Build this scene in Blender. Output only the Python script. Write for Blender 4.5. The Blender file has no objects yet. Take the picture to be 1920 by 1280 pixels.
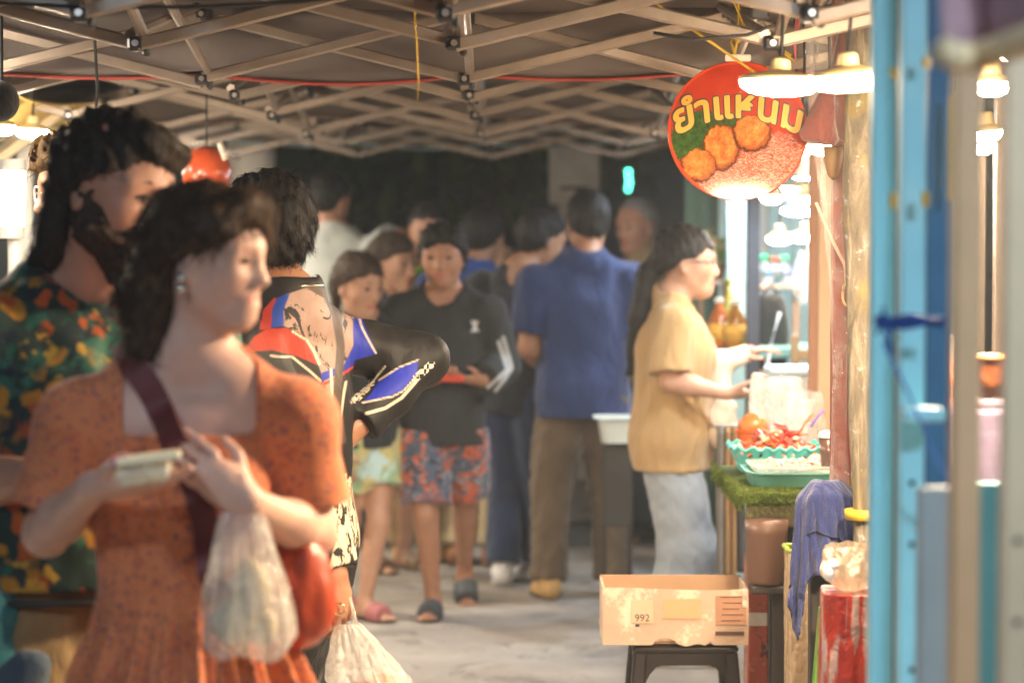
import bpy, math, random
import numpy as np
from mathutils import Matrix, Vector

random.seed(7)
RNG = np.random.default_rng(7)
scene = bpy.context.scene
COL = scene.collection
PI = math.pi
rad = math.radians

# ---------------------------------------------------------------- camera, night sky, exposure
CAM_H = 1.45
PITCH = math.atan(180 / 4533.0)
cam_data = bpy.data.cameras.new('camera')
cam = bpy.data.objects.new('camera', cam_data)
COL.objects.link(cam)
cam.location = (0, 0, CAM_H)
cam.rotation_euler = (PI / 2 - PITCH, 0, 0)
cam_data.lens = 85
cam_data.sensor_width = 36
cam_data.clip_end = 500
cam_data.dof.use_dof = True
cam_data.dof.focus_distance = 5.5
cam_data.dof.aperture_fstop = 2.8
cam_data.dof.aperture_blades = 0
scene.camera = cam

world = bpy.data.worlds.new('World')
scene.world = world
world.use_nodes = True
_nt = world.node_tree
_bg = _nt.nodes['Background']
_sky = _nt.nodes.new('ShaderNodeTexSky')
_sky.sky_type = 'NISHITA'
_sky.sun_disc = False
_sky.sun_elevation = rad(-2.2)
_sky.sun_rotation = rad(180)
_nt.links.new(_sky.outputs[0], _bg.inputs[0])
_bg.inputs[1].default_value = 0.12

scene.view_settings.view_transform = 'Standard'
scene.view_settings.look = 'None'
scene.view_settings.exposure = 1.12
scene.view_settings.gamma = 1.0
scene.cycles.use_denoising = True
scene.cycles.sample_clamp_indirect = 4.0
scene.cycles.max_bounces = 6
scene.cycles.transparent_max_bounces = 12
scene.cycles.volume_bounces = 0
scene.cycles.use_light_tree = True


def P(px, py, Y):
    """the point at depth Y (metres in front of the camera) seen at that photo pixel"""
    u = (px - 960) / 4533.0
    v = (640 - py) / 4533.0
    c, s = math.cos(PITCH), math.sin(PITCH)
    t = Y / (c + v * s)
    return np.array([t * u, Y, CAM_H + t * (-s + v * c)])


# ---------------------------------------------------------------- materials
_MATS = {}


def _new(name):
    m = bpy.data.materials.new(name)
    m.use_nodes = True
    nt = m.node_tree
    b = nt.nodes['Principled BSDF']
    return m, nt, b


def N(nt, typ, **kw):
    n = nt.nodes.new(typ)
    for k, v in kw.items():
        if k.startswith('i_'):
            n.inputs[k[2:].replace('_', ' ')].default_value = v
        else:
            setattr(n, k, v)
    return n


def ramp(nt, fac, stops, interp='LINEAR'):
    r = nt.nodes.new('ShaderNodeValToRGB')
    r.color_ramp.interpolation = interp
    e = r.color_ramp.elements
    while len(e) < len(stops):
        e.new(0.5)
    for el, (p, c) in zip(e, stops):
        el.position = p
        el.color = (c[0], c[1], c[2], 1) if hasattr(c, '__len__') else (c, c, c, 1)
    nt.links.new(fac, r.inputs[0])
    return r.outputs[0]


def mixc(nt, fac, a, b, mode='MIX'):
    m = nt.nodes.new('ShaderNodeMix')
    m.data_type = 'RGBA'
    m.blend_type = mode
    for sock, v in ((m.inputs[0], fac), (m.inputs[6], a), (m.inputs[7], b)):
        if hasattr(v, 'node'):
            nt.links.new(v, sock)
        elif hasattr(v, '__len__'):
            sock.default_value = (v[0], v[1], v[2], 1)
        else:
            sock.default_value = v
    return m.outputs[2]


def math_n(nt, op, a, b=0.0, c=None):
    m = nt.nodes.new('ShaderNodeMath')
    m.operation = op
    for i, v in enumerate((a, b) if c is None else (a, b, c)):
        if hasattr(v, 'node'):
            nt.links.new(v, m.inputs[i])
        else:
            m.inputs[i].default_value = v
    return m.outputs[0]


def coords(nt, scale=(1, 1, 1), kind='Object'):
    tc = nt.nodes.new('ShaderNodeTexCoord')
    mp = nt.nodes.new('ShaderNodeMapping')
    mp.inputs['Scale'].default_value = scale
    nt.links.new(tc.outputs[kind], mp.inputs[0])
    return mp.outputs[0]


def noise(nt, vec, scale, detail=4, rough=0.55, dist=0.0):
    n = nt.nodes.new('ShaderNodeTexNoise')
    n.inputs['Scale'].default_value = scale
    n.inputs['Detail'].default_value = detail
    n.inputs['Roughness'].default_value = rough
    n.inputs['Distortion'].default_value = dist
    nt.links.new(vec, n.inputs['Vector'])
    return n.outputs['Fac']


def voro(nt, vec, scale, feature='F1', out='Distance', rand=1.0):
    n = nt.nodes.new('ShaderNodeTexVoronoi')
    n.feature = feature
    n.inputs['Scale'].default_value = scale
    n.inputs['Randomness'].default_value = rand
    nt.links.new(vec, n.inputs['Vector'])
    return n.outputs[out]


def bump(nt, b, height, strength=0.3, dist=0.01):
    bn = nt.nodes.new('ShaderNodeBump')
    bn.inputs['Strength'].default_value = strength
    bn.inputs['Distance'].default_value = dist
    nt.links.new(height, bn.inputs['Height'])
    nt.links.new(bn.outputs[0], b.inputs['Normal'])


def attr(nt, name):
    a = nt.nodes.new('ShaderNodeAttribute')
    a.attribute_name = name
    return a.outputs['Fac']


def mat(name, col, rough=0.6, var=0.25, scale=12.0, bmp=0.0, bscale=60.0, metal=0.0, spec=0.4, stretch=(1, 1, 1), coat=0.0, alpha=1.0, sheen=0.0, wear=None):
    """plain surface: base colour, noisy variation, fine bump; wear = (colour, amount) adds scuffs"""
    if name in _MATS:
        return _MATS[name]
    m, nt, b = _new(name)
    v = coords(nt, stretch)
    f = noise(nt, v, scale, 5, 0.6)
    lo = [c * (1 - var) for c in col]
    hi = [min(1, c * (1 + var)) for c in col]
    c = ramp(nt, f, [(0.25, lo), (0.75, hi)])
    if wear:
        w = noise(nt, v, scale * 2.3, 6, 0.7)
        c = mixc(nt, ramp(nt, w, [(1 - wear[1] - 0.04, 0.0), (1 - wear[1] + 0.04, 1.0)]), c, wear[0])
    nt.links.new(c, b.inputs['Base Color'])
    b.inputs['Roughness'].default_value = rough
    b.inputs['Metallic'].default_value = metal
    b.inputs['Specular IOR Level'].default_value = spec
    b.inputs['Coat Weight'].default_value = coat
    b.inputs['Alpha'].default_value = alpha
    b.inputs['Sheen Weight'].default_value = sheen
    if bmp:
        bump(nt, b, noise(nt, v, bscale, 4, 0.6), bmp, 0.01)
    _MATS[name] = m
    return m


def glow(name, col, strength):
    if name in _MATS:
        return _MATS[name]
    m, nt, b = _new(name)
    b.inputs['Base Color'].default_value = (0.9, 0.9, 0.88, 1)
    b.inputs['Emission Color'].default_value = (*col, 1)
    b.inputs['Emission Strength'].default_value = strength
    _MATS[name] = m
    return m


def film(name, col=(0.9, 0.9, 0.9), opaque=0.35, rough=0.2, trans=0.5):
    """thin plastic film: part clear, part milky, with glossy creases"""
    if name in _MATS:
        return _MATS[name]
    m, nt, b = _new(name)
    v = coords(nt)
    f = noise(nt, v, 14, 5, 0.65, 0.8)
    b.inputs['Base Color'].default_value = (*col, 1)
    b.inputs['Roughness'].default_value = rough
    b.inputs['Specular IOR Level'].default_value = 0.7
    cr = voro(nt, coords(nt, (1, 1, .7)), 38, 'DISTANCE_TO_EDGE')
    bump(nt, b, math_n(nt, 'ADD', f, math_n(nt, 'MULTIPLY', ramp(nt, cr, [(0, 0.0), (.25, 1.0)]), .5)), 0.8, 0.012)
    tr = N(nt, 'ShaderNodeBsdfTranslucent')
    tr.inputs['Color'].default_value = (*col, 1)
    mx = N(nt, 'ShaderNodeMixShader')
    mx.inputs[0].default_value = trans
    nt.links.new(b.outputs[0], mx.inputs[1])
    nt.links.new(tr.outputs[0], mx.inputs[2])
    tp = N(nt, 'ShaderNodeBsdfTransparent')
    mx2 = N(nt, 'ShaderNodeMixShader')
    a = ramp(nt, f, [(0.3, max(0.0, opaque - 0.18)), (0.7, min(1.0, opaque + 0.18))])
    nt.links.new(a, mx2.inputs[0])
    nt.links.new(tp.outputs[0], mx2.inputs[1])
    nt.links.new(mx.outputs[0], mx2.inputs[2])
    nt.links.new(mx2.outputs[0], nt.nodes['Material Output'].inputs['Surface'])
    _MATS[name] = m
    return m


# ---------------------------------------------------------------- object helpers
def tag(o, label=None, cat=None, group=None, kind=None):
    if label: o['label'] = label
    if cat: o['category'] = cat
    if group: o['group'] = group
    if kind: o['kind'] = kind
    return o


def thing(name, label, cat, loc=(0, 0, 0), group=None):
    o = bpy.data.objects.new(name, None)
    COL.objects.link(o)
    o.empty_display_size = 0.05
    o.location = loc
    return tag(o, label, cat, group)


def world_loc(o):
    p = Vector((0, 0, 0))
    while o is not None:
        p += o.location
        o = o.parent
    return np.array(p)


def mesh_obj(name, verts, faces, material, parent=None, origin=None, smooth=True, attrs=None, mats_idx=None):
    """verts are world coordinates; they are stored relative to the parent thing (or to origin)"""
    base = world_loc(parent) if parent is not None else (np.array(origin) if origin is not None else np.zeros(3))
    verts = np.asarray(verts, dtype=np.float32) - base.astype(np.float32)
    me = bpy.data.meshes.new(name)
    if isinstance(faces, np.ndarray):
        nf, k = faces.shape
        me.vertices.add(len(verts))
        me.vertices.foreach_set('co', verts.ravel())
        me.loops.add(nf * k)
        me.loops.foreach_set('vertex_index', faces.astype(np.int32).ravel())
        me.polygons.add(nf)
        me.polygons.foreach_set('loop_start', np.arange(0, nf * k, k, dtype=np.int32))
        me.polygons.foreach_set('loop_total', np.full(nf, k, dtype=np.int32))
    else:
        me.from_pydata(verts.tolist(), [], faces)
    if smooth:
        me.polygons.foreach_set('use_smooth', np.ones(len(me.polygons), dtype=bool))
    for m in (material if isinstance(material, (list, tuple)) else [material]):
        me.materials.append(m)
    if mats_idx is not None:
        me.polygons.foreach_set('material_index', np.asarray(mats_idx, dtype=np.int32))
    if attrs:
        for k, v in attrs.items():
            a = me.attributes.new(k, 'FLOAT', 'POINT')
            a.data.foreach_set('value', np.asarray(v, dtype=np.float32))
    me.update()
    me.validate()
    o = bpy.data.objects.new(name, me)
    COL.objects.link(o)
    if parent is not None:
        o.parent = parent
    elif origin is not None:
        o.location = origin
    return o


def rotm(rx=0, ry=0, rz=0):
    return np.array(Matrix.Rotation(rz, 3, 'Z') @ Matrix.Rotation(ry, 3, 'Y') @ Matrix.Rotation(rx, 3, 'X'))


def unit(v):
    v = np.asarray(v, float)
    return v / (np.linalg.norm(v) + 1e-12)


def frame(d, hint=(0, 0, 1)):
    d = unit(d)
    h = np.asarray(hint, float)
    if abs(np.dot(d, unit(h))) > 0.97:
        h = np.array([1.0, 0, 0]) if abs(d[0]) < 0.9 else np.array([0, 1.0, 0])
    s = unit(np.cross(h, d))
    return s, np.cross(d, s), d


class MB:
    """collects shapes, then links them as ONE mesh object"""
    def __init__(self):
        self.v, self.f, self.mi = [], [], []

    def _add(self, v, f, mi=0):
        n = len(self.v)
        self.v += [tuple(map(float, p)) for p in v]
        self.f += [tuple(i + n for i in q) for q in f]
        self.mi += [mi] * len(f)
        return self

    def box(self, c, s, R=None, bev=0.0, taper=1.0, mi=0):
        """bevelled box: size s about centre c; taper scales the bottom"""
        c = np.asarray(c, float)
        hx, hy, hz = np.asarray(s, float) / 2
        R = np.eye(3) if R is None else R
        b = min(bev, hx * 0.9, hy * 0.9, hz * 0.9)
        if b <= 0:
            pts = [(sx * hx * (taper if sz < 0 else 1), sy * hy * (taper if sz < 0 else 1), sz * hz) for sx in (-1, 1) for sy in (-1, 1) for sz in (-1, 1)]
            f = [(0, 1, 3, 2), (4, 6, 7, 5), (0, 4, 5, 1), (2, 3, 7, 6), (0, 2, 6, 4), (1, 5, 7, 3)]
        else:
            pts, f = [], []
            idx = {}
            for sx in (-1, 1):
                for sy in (-1, 1):
                    for sz in (-1, 1):
                        t = taper if sz < 0 else 1
                        for ax in range(3):
                            o = [hx - b, hy - b, hz - b]
                            o[ax] += b
                            idx[(sx, sy, sz, ax)] = len(pts)
                            pts.append((sx * o[0] * t, sy * o[1] * t, sz * o[2]))
            for ax in range(3):
                u, w = (ax + 1) % 3, (ax + 2) % 3
                for s_ in (-1, 1):
                    q = []
                    for a_, b_ in ((-1, -1), (1, -1), (1, 1), (-1, 1)):
                        k = [0, 0, 0]
                        k[ax], k[u], k[w] = s_, a_, b_
                        q.append(idx[(*k, ax)])
                    f.append(tuple(q if s_ > 0 else q[::-1]))
            for ax in range(3):
                u, w = (ax + 1) % 3, (ax + 2) % 3
                for a_ in (-1, 1):
                    for b_ in (-1, 1):
                        k0, k1 = [0, 0, 0], [0, 0, 0]
                        k0[ax], k1[ax] = -1, 1
                        k0[u] = k1[u] = a_
                        k0[w] = k1[w] = b_
                        q = (idx[(*k0, u)], idx[(*k1, u)], idx[(*k1, w)], idx[(*k0, w)])
                        f.append(q if a_ * b_ > 0 else q[::-1])
            for sx in (-1, 1):
                for sy in (-1, 1):
                    for sz in (-1, 1):
                        q = tuple(idx[(sx, sy, sz, a)] for a in range(3))
                        f.append(q if sx * sy * sz > 0 else q[::-1])
        return self._add([c + R @ np.array(p) for p in pts], f, mi)

    def tube(self, pts, r, n=8, caps=True, squash=1.0, hint=(0, 0, 1), mi=0):
        pts = [np.asarray(p, float) for p in pts]
        rs = r if hasattr(r, '__len__') else [r] * len(pts)
        v, f = [], []
        for i, p in enumerate(pts):
            d = (pts[min(i + 1, len(pts) - 1)] - pts[max(i - 1, 0)])
            s, u, _ = frame(d, hint)
            for k in range(n):
                a = 2 * PI * k / n
                v.append(p + rs[i] * (math.cos(a) * s + squash * math.sin(a) * u))
        for i in range(len(pts) - 1):
            for k in range(n):
                f.append((i * n + k, i * n + (k + 1) % n, (i + 1) * n + (k + 1) % n, (i + 1) * n + k))
        if caps:
            f.append(tuple(range(n))[::-1])
            f.append(tuple((len(pts) - 1) * n + k for k in range(n)))
        return self._add(v, f, mi)

    def bar(self, a, b, w, h, bev=0.003, hint=(0, 0, 1), mi=0):
        a, b = np.asarray(a, float), np.asarray(b, float)
        s, u, d = frame(b - a, hint)
        return self.box((a + b) / 2, (w, h, np.linalg.norm(b - a)), np.stack([s, u, d], 1), bev, mi=mi)

    def lathe(self, prof, c=(0, 0, 0), n=24, R=None, sx=1.0, sy=1.0, mi=0, wob=0.0):
        """prof: list of (radius, height)"""
        R = np.eye(3) if R is None else R
        c = np.asarray(c, float)
        v, f = [], []
        for (r, z) in prof:
            for k in range(n):
                a = 2 * PI * k / n
                rr = r * (1 + wob * math.sin(5 * a + 31 * z))
                v.append(c + R @ np.array([rr * math.cos(a) * sx, rr * math.sin(a) * sy, z]))
        for i in range(len(prof) - 1):
            for k in range(n):
                f.append((i * n + k, i * n + (k + 1) % n, (i + 1) * n + (k + 1) % n, (i + 1) * n + k))
        if prof[0][0] > 1e-4: f.append(tuple(range(n))[::-1])
        if prof[-1][0] > 1e-4: f.append(tuple((len(prof) - 1) * n + k for k in range(n)))
        return self._add(v, f, mi)

    def ball(self, c, r, n=14, R=None, mi=0):
        r = np.asarray(r if hasattr(r, '__len__') else (r, r, r), float)
        prof = [(math.sin(PI * i / n), -math.cos(PI * i / n)) for i in range(n + 1)]
        R = np.eye(3) if R is None else R
        return self.lathe(prof, c, n * 2, R @ np.diag(r), mi=mi)

    def sheet(self, fn, nu, nv, thick=0.0, mi=0):
        """fn(u, v) -> point; a sheet, given thickness when thick > 0"""
        g = np.array([[fn(i / nu, j / nv) for j in range(nv + 1)] for i in range(nu + 1)], float)
        def quads(off, flip):
            q = []
            for i in range(nu):
                for j in range(nv):
                    a = off + i * (nv + 1) + j
                    k = (a, a + nv + 1, a + nv + 2, a + 1)
                    q.append(k[::-1] if flip else k)
            return q
        V = g.reshape(-1, 3)
        if thick <= 0:
            return self._add(V, quads(0, False), mi)
        du = np.gradient(g, axis=0)
        dv = np.gradient(g, axis=1)
        nn = np.cross(du, dv)
        nn /= np.linalg.norm(nn, axis=2, keepdims=True) + 1e-9
        W = (g - nn * thick).reshape(-1, 3)
        n = len(V)
        f = quads(0, False) + quads(n, True)
        rim = [i * (nv + 1) for i in range(nu + 1)] + [nu * (nv + 1) + j for j in range(1, nv + 1)] + [i * (nv + 1) + nv for i in range(nu - 1, -1, -1)] + [j for j in range(nv - 1, 0, -1)]
        for a, b in zip(rim, rim[1:] + rim[:1]):
            f.append((b, a, a + n, b + n))
        return self._add(np.concatenate([V, W]), f, mi)

    def build(self, name, material, parent=None, origin=None, smooth=False):
        o = mesh_obj(name, np.array(self.v), self.f, material, parent, origin, smooth, mats_idx=self.mi if max(self.mi, default=0) else None)
        if not smooth:
            auto_smooth(o)
        return o


def auto_smooth(o, ang=0.7):
    me = o.data
    me.polygons.foreach_set('use_smooth', np.ones(len(me.polygons), dtype=bool))
    try:
        me.set_sharp_from_angle(angle=ang)
    except Exception:
        pass
# ---------------------------------------------------------------- signed-distance modelling of bodies, hair and clothing
class Prim:
    __slots__ = ('fn', 'lo', 'hi', 'k', 'op')

    def __init__(s, fn, lo, hi, k, op=1):
        s.fn, s.lo, s.hi, s.k, s.op = fn, np.asarray(lo, float), np.asarray(hi, float), k, op


def cone(a, b, ra, rb, k=0.02, flat=None, op=1):
    """tapered capsule from a to b; flat = (axis, ratio) squashes it along that axis"""
    a, b = np.asarray(a, float), np.asarray(b, float)
    M_ = np.eye(3)
    f = 1.0
    if flat is not None:
        n = unit(flat[0])
        f = flat[1]
        M_ = np.eye(3) + (1 / f - 1) * np.outer(n, n)
    A, Bv = M_ @ a, M_ @ b
    d = Bv - A
    L2 = float(d @ d) + 1e-12

    def fn(x, y, z):
        if flat is not None:
            px = M_[0, 0] * x + M_[0, 1] * y + M_[0, 2] * z - A[0]
            py = M_[1, 0] * x + M_[1, 1] * y + M_[1, 2] * z - A[1]
            pz = M_[2, 0] * x + M_[2, 1] * y + M_[2, 2] * z - A[2]
        else:
            px, py, pz = x - A[0], y - A[1], z - A[2]
        t = np.clip((px * d[0] + py * d[1] + pz * d[2]) / L2, 0, 1)
        q = np.sqrt((px - t * d[0]) ** 2 + (py - t * d[1]) ** 2 + (pz - t * d[2]) ** 2)
        return (q - (ra + (rb - ra) * t)) * (min(1.0, f) ** 0.6)
    r = max(ra, rb) * max(1.0, f)
    return Prim(fn, np.minimum(a, b) - r, np.maximum(a, b) + r, k, op)


def ell(c, r, R=None, k=0.02, op=1):
    """ellipsoid; the columns of R are its axes"""
    c = np.asarray(c, float)
    r = np.asarray(r, float)
    R = np.eye(3) if R is None else R

    def fn(x, y, z):
        x, y, z = x - c[0], y - c[1], z - c[2]
        u = (R[0, 0] * x + R[1, 0] * y + R[2, 0] * z) / r[0]
        v = (R[0, 1] * x + R[1, 1] * y + R[2, 1] * z) / r[1]
        w = (R[0, 2] * x + R[1, 2] * y + R[2, 2] * z) / r[2]
        k0 = np.sqrt(u * u + v * v + w * w)
        k1 = np.sqrt((u / r[0]) ** 2 + (v / r[1]) ** 2 + (w / r[2]) ** 2) + 1e-9
        return k0 * (k0 - 1) / k1
    e = np.abs(R) @ r
    return Prim(fn, c - e, c + e, k, op)


def rbox(c, s, R=None, rr=0.01, k=0.01, op=1):
    """rounded box of full size s"""
    c = np.asarray(c, float)
    h = np.asarray(s, float) / 2 - rr
    R = np.eye(3) if R is None else R

    def fn(x, y, z):
        x, y, z = x - c[0], y - c[1], z - c[2]
        u = np.abs(R[0, 0] * x + R[1, 0] * y + R[2, 0] * z) - h[0]
        v = np.abs(R[0, 1] * x + R[1, 1] * y + R[2, 1] * z) - h[1]
        w = np.abs(R[0, 2] * x + R[1, 2] * y + R[2, 2] * z) - h[2]
        return np.sqrt(np.maximum(u, 0) ** 2 + np.maximum(v, 0) ** 2 + np.maximum(w, 0) ** 2) + np.minimum(np.maximum(u, np.maximum(v, w)), 0) - rr
    e = np.abs(R) @ (h + rr)
    return Prim(fn, c - e, c + e, k, op)


def smin(a, b, k):
    if k <= 0: return np.minimum(a, b)
    h = np.clip(0.5 + 0.5 * (b - a) / k, 0, 1)
    return b + (a - b) * h - k * h * (1 - h)


def field(prims, h, infl=0.0, post=(), kmul=1.0, pad=0.03, lo=None, hi=None):
    adds = [p for p in prims if p.op == 1]
    l = np.min([p.lo for p in adds], 0) - infl - pad
    u = np.max([p.hi for p in adds], 0) + infl + pad
    if lo is not None: l = np.maximum(l, lo)
    if hi is not None: u = np.minimum(u, hi)
    n = np.maximum(np.ceil((u - l) / h).astype(int) + 1, 3)
    ax = [(l[i] + h * np.arange(n[i])).astype(np.float32) for i in range(3)]
    BIG = 0.12
    D = np.full(n, BIG, dtype=np.float32)
    m = BIG
    for p in prims:
        i0 = np.maximum(np.floor((p.lo - infl - m - l) / h).astype(int), 0)
        i1 = np.minimum(np.ceil((p.hi + infl + m - l) / h).astype(int) + 1, n)
        if np.any(i1 <= i0): continue
        sl = tuple(slice(a, b) for a, b in zip(i0, i1))
        x, y, z = ax[0][sl[0]][:, None, None], ax[1][sl[1]][None, :, None], ax[2][sl[2]][None, None, :]
        d = p.fn(x, y, z).astype(np.float32)
        if p.op == 1:
            D[sl] = smin(D[sl], d - infl, p.k * kmul)
        else:
            D[sl] = -smin(-D[sl], d, p.k)
    X, Y, Z = ax[0][:, None, None], ax[1][None, :, None], ax[2][None, None, :]
    for f in post:
        D = f(D, X, Y, Z).astype(np.float32)
    # close the surface at the edges of the grid
    for s in (np.s_[0], np.s_[-1]):
        D[s] = np.maximum(D[s], h * .5); D[:, s] = np.maximum(D[:, s], h * .5); D[:, :, s] = np.maximum(D[:, :, s], h * .5)
    return D, l, h


def surface(D, lo, h):
    """naive surface nets -> vertices, quads"""
    S = D < 0
    nx, ny, nz = D.shape
    c = [D[i:nx - 1 + i, j:ny - 1 + j, k:nz - 1 + k] for i in (0, 1) for j in (0, 1) for k in (0, 1)]
    cs = np.zeros((nx - 1, ny - 1, nz - 1), dtype=np.int8)
    for q in c: cs += (q < 0)
    act = (cs > 0) & (cs < 8)
    ii = np.argwhere(act)
    if len(ii) == 0: return np.zeros((0, 3)), np.zeros((0, 4), int)
    V = np.stack([q[act] for q in c], 1).astype(np.float64)
    off = np.array([(i, j, k) for i in (0, 1) for j in (0, 1) for k in (0, 1)], float)
    acc = np.zeros((len(ii), 3)); cnt = np.zeros(len(ii))
    for a in range(8):
        for b in range(a + 1, 8):
            if np.abs(off[a] - off[b]).sum() != 1: continue
            da, db = V[:, a], V[:, b]
            m = (da < 0) != (db < 0)
            t = np.where(m, da / np.where(m, da - db, 1), 0)
            pt = off[a] + t[:, None] * (off[b] - off[a])
            acc[m] += pt[m]; cnt[m] += 1
    vert = lo + h * (ii + acc / np.maximum(cnt, 1)[:, None])
    idx = np.full(act.shape, -1, dtype=np.int64)
    idx[act] = np.arange(len(ii))
    Q = []
    for axis in range(3):
        s0 = [slice(None)] * 3; s1 = [slice(None)] * 3
        s0[axis] = slice(0, -1); s1[axis] = slice(1, None)
        a, b = S[tuple(s0)], S[tuple(s1)]
        e = np.argwhere(a != b)
        u, w = (axis + 1) % 3, (axis + 2) % 3
        ok = (e[:, u] > 0) & (e[:, w] > 0) & (e[:, u] < D.shape[u] - 1) & (e[:, w] < D.shape[w] - 1)
        e = e[ok]
        fl = a[tuple(e.T)]
        def cell(du, dw):
            q = e.copy(); q[:, u] -= du; q[:, w] -= dw
            return idx[tuple(q.T)]
        quad = np.stack([cell(1, 1), cell(0, 1), cell(0, 0), cell(1, 0)], 1)
        quad[~fl] = quad[~fl][:, ::-1]
        Q.append(quad)
    Q = np.concatenate(Q)
    Q = Q[(Q >= 0).all(1)]
    return vert, Q


def sdf_mesh(name, prims, h, material, parent, infl=0.0, post=(), attrs=None, kmul=1.0, base=None, relax=1, lo=None, hi=None, **kw):
    """prims are in person space (metres from the person's base point)"""
    D, l, hh = field(prims, h, infl, post, kmul, lo=lo, hi=hi)
    v, q = surface(D, l, hh)
    if relax and len(q):
        e = np.concatenate([q[:, [0, 1]], q[:, [1, 2]], q[:, [2, 3]], q[:, [3, 0]]])
        for _ in range(relax):
            s = np.zeros_like(v); n = np.zeros(len(v))
            for k in range(3):
                s[:, k] = np.bincount(e[:, 0], v[e[:, 1], k], len(v)) + np.bincount(e[:, 1], v[e[:, 0], k], len(v))
            n = np.bincount(e[:, 0], minlength=len(v)) + np.bincount(e[:, 1], minlength=len(v))
            v = v * 0.5 + 0.5 * s / np.maximum(n, 1)[:, None]
    base = world_loc(parent) if base is None else base
    at = {k: f(v) for k, f in attrs.items()} if attrs else None
    return mesh_obj(name, v + base, q, material, parent, smooth=True, attrs=at, **kw)


def wob(scale, amp, seed, stretch=(1, 1, 1), n=7):
    """cheap smooth noise added to a field (folds, lumps, curls)"""
    r = np.random.default_rng(seed)
    ks = r.normal(size=(n, 3)) * scale / np.asarray(stretch)
    ph = r.uniform(0, 6.28, n)
    def f(D, X, Y, Z):
        s = 0
        for k, p in zip(ks, ph):
            s = s + np.sin(k[0] * X + k[1] * Y + k[2] * Z + p)
        return D + amp * s / math.sqrt(n)
    return f


def cut(pt, nrm):
    """keep the side of the plane opposite to nrm"""
    pt = np.asarray(pt, float); nrm = unit(nrm)
    def f(D, X, Y, Z):
        return np.maximum(D, (X - pt[0]) * nrm[0] + (Y - pt[1]) * nrm[1] + (Z - pt[2]) * nrm[2])
    return f


def minus(prim, k=0.004):
    def f(D, X, Y, Z):
        return -smin(-D, prim.fn(X, Y, Z), k)
    return f
# ---------------------------------------------------------------- people
def ss(x, a, b):
    t = np.clip((x - a) / (b - a), 0, 1)
    return t * t * (3 - 2 * t)


def skin(name, col, lip=(0.42, 0.10, 0.09)):
    if name in _MATS: return _MATS[name]
    m, nt, b = _new(name)
    v = coords(nt)
    f = noise(nt, v, 18, 4, 0.6)
    c = ramp(nt, f, [(0.3, [x * k for x, k in zip(col, (0.92, 0.84, 0.82))]), (0.7, [x * 1.06 for x in col])])
    c = mixc(nt, attr(nt, 'lip'), c, lip)
    c = mixc(nt, attr(nt, 'stubble'), c, (0.02, 0.015, 0.012))
    nt.links.new(c, b.inputs['Base Color'])
    nt.links.new(ramp(nt, noise(nt, v, 40, 4, .6), [(.3, .38), (.7, .6)]), b.inputs['Roughness'])
    b.inputs['Specular IOR Level'].default_value = 0.5
    b.inputs['Subsurface Weight'].default_value = 0.12
    b.inputs['Subsurface Radius'].default_value = (1.0, 0.35, 0.2)
    b.inputs['Subsurface Scale'].default_value = 0.012
    bump(nt, b, noise(nt, v, 240, 3, 0.6), 0.12, 0.004)
    _MATS[name] = m
    return m


def hair_mat(name, col, tip=None):
    if name in _MATS: return _MATS[name]
    m, nt, b = _new(name)
    v = coords(nt, (1, 1, 0.12))
    f = noise(nt, v, 260, 3, 0.6)
    tip = tip or [c * 1.8 for c in col]
    nt.links.new(ramp(nt, f, [(0.35, col), (0.75, tip)]), b.inputs['Base Color'])
    b.inputs['Roughness'].default_value = 0.55
    b.inputs['Specular IOR Level'].default_value = 0.22
    bump(nt, b, f, 0.5, 0.008)
    _MATS[name] = m
    return m


def cloth(name, col, rough=0.85, var=0.12, bmp=0.25, sheen=0.25, weave=420, col2=None):
    if name in _MATS: return _MATS[name]
    m, nt, b = _new(name)
    v = coords(nt)
    f = noise(nt, v, 7, 5, 0.6)
    c = ramp(nt, f, [(0.3, [x * (1 - var) for x in col]), (0.7, [min(1, x * (1 + var)) for x in (col2 or col)])])
    nt.links.new(c, b.inputs['Base Color'])
    b.inputs['Roughness'].default_value = rough
    b.inputs['Specular IOR Level'].default_value = 0.25
    b.inputs['Sheen Weight'].default_value = sheen
    w = noise(nt, v, weave, 2, 0.5)
    w2 = noise(nt, coords(nt, (1, 1, 0.35)), 26, 3, 0.5, 0.6)
    w3 = noise(nt, coords(nt, (1, 1, 0.5)), 11, 4, 0.55, 1.4)
    bump(nt, b, math_n(nt, 'ADD', math_n(nt, 'MULTIPLY', w, 0.2), math_n(nt, 'ADD', math_n(nt, 'MULTIPLY', w2, 0.5), math_n(nt, 'MULTIPLY', w3, 1.6))), min(1.0, bmp * 1.8), 0.018)
    _MATS[name] = m
    return m


EYE_WHITE = mat('eye_white', (0.40, 0.36, 0.34), 0.15, 0.05)
EYE_DARK = mat('eye_iris', (0.02, 0.012, 0.008), 0.1, 0.1)


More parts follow.
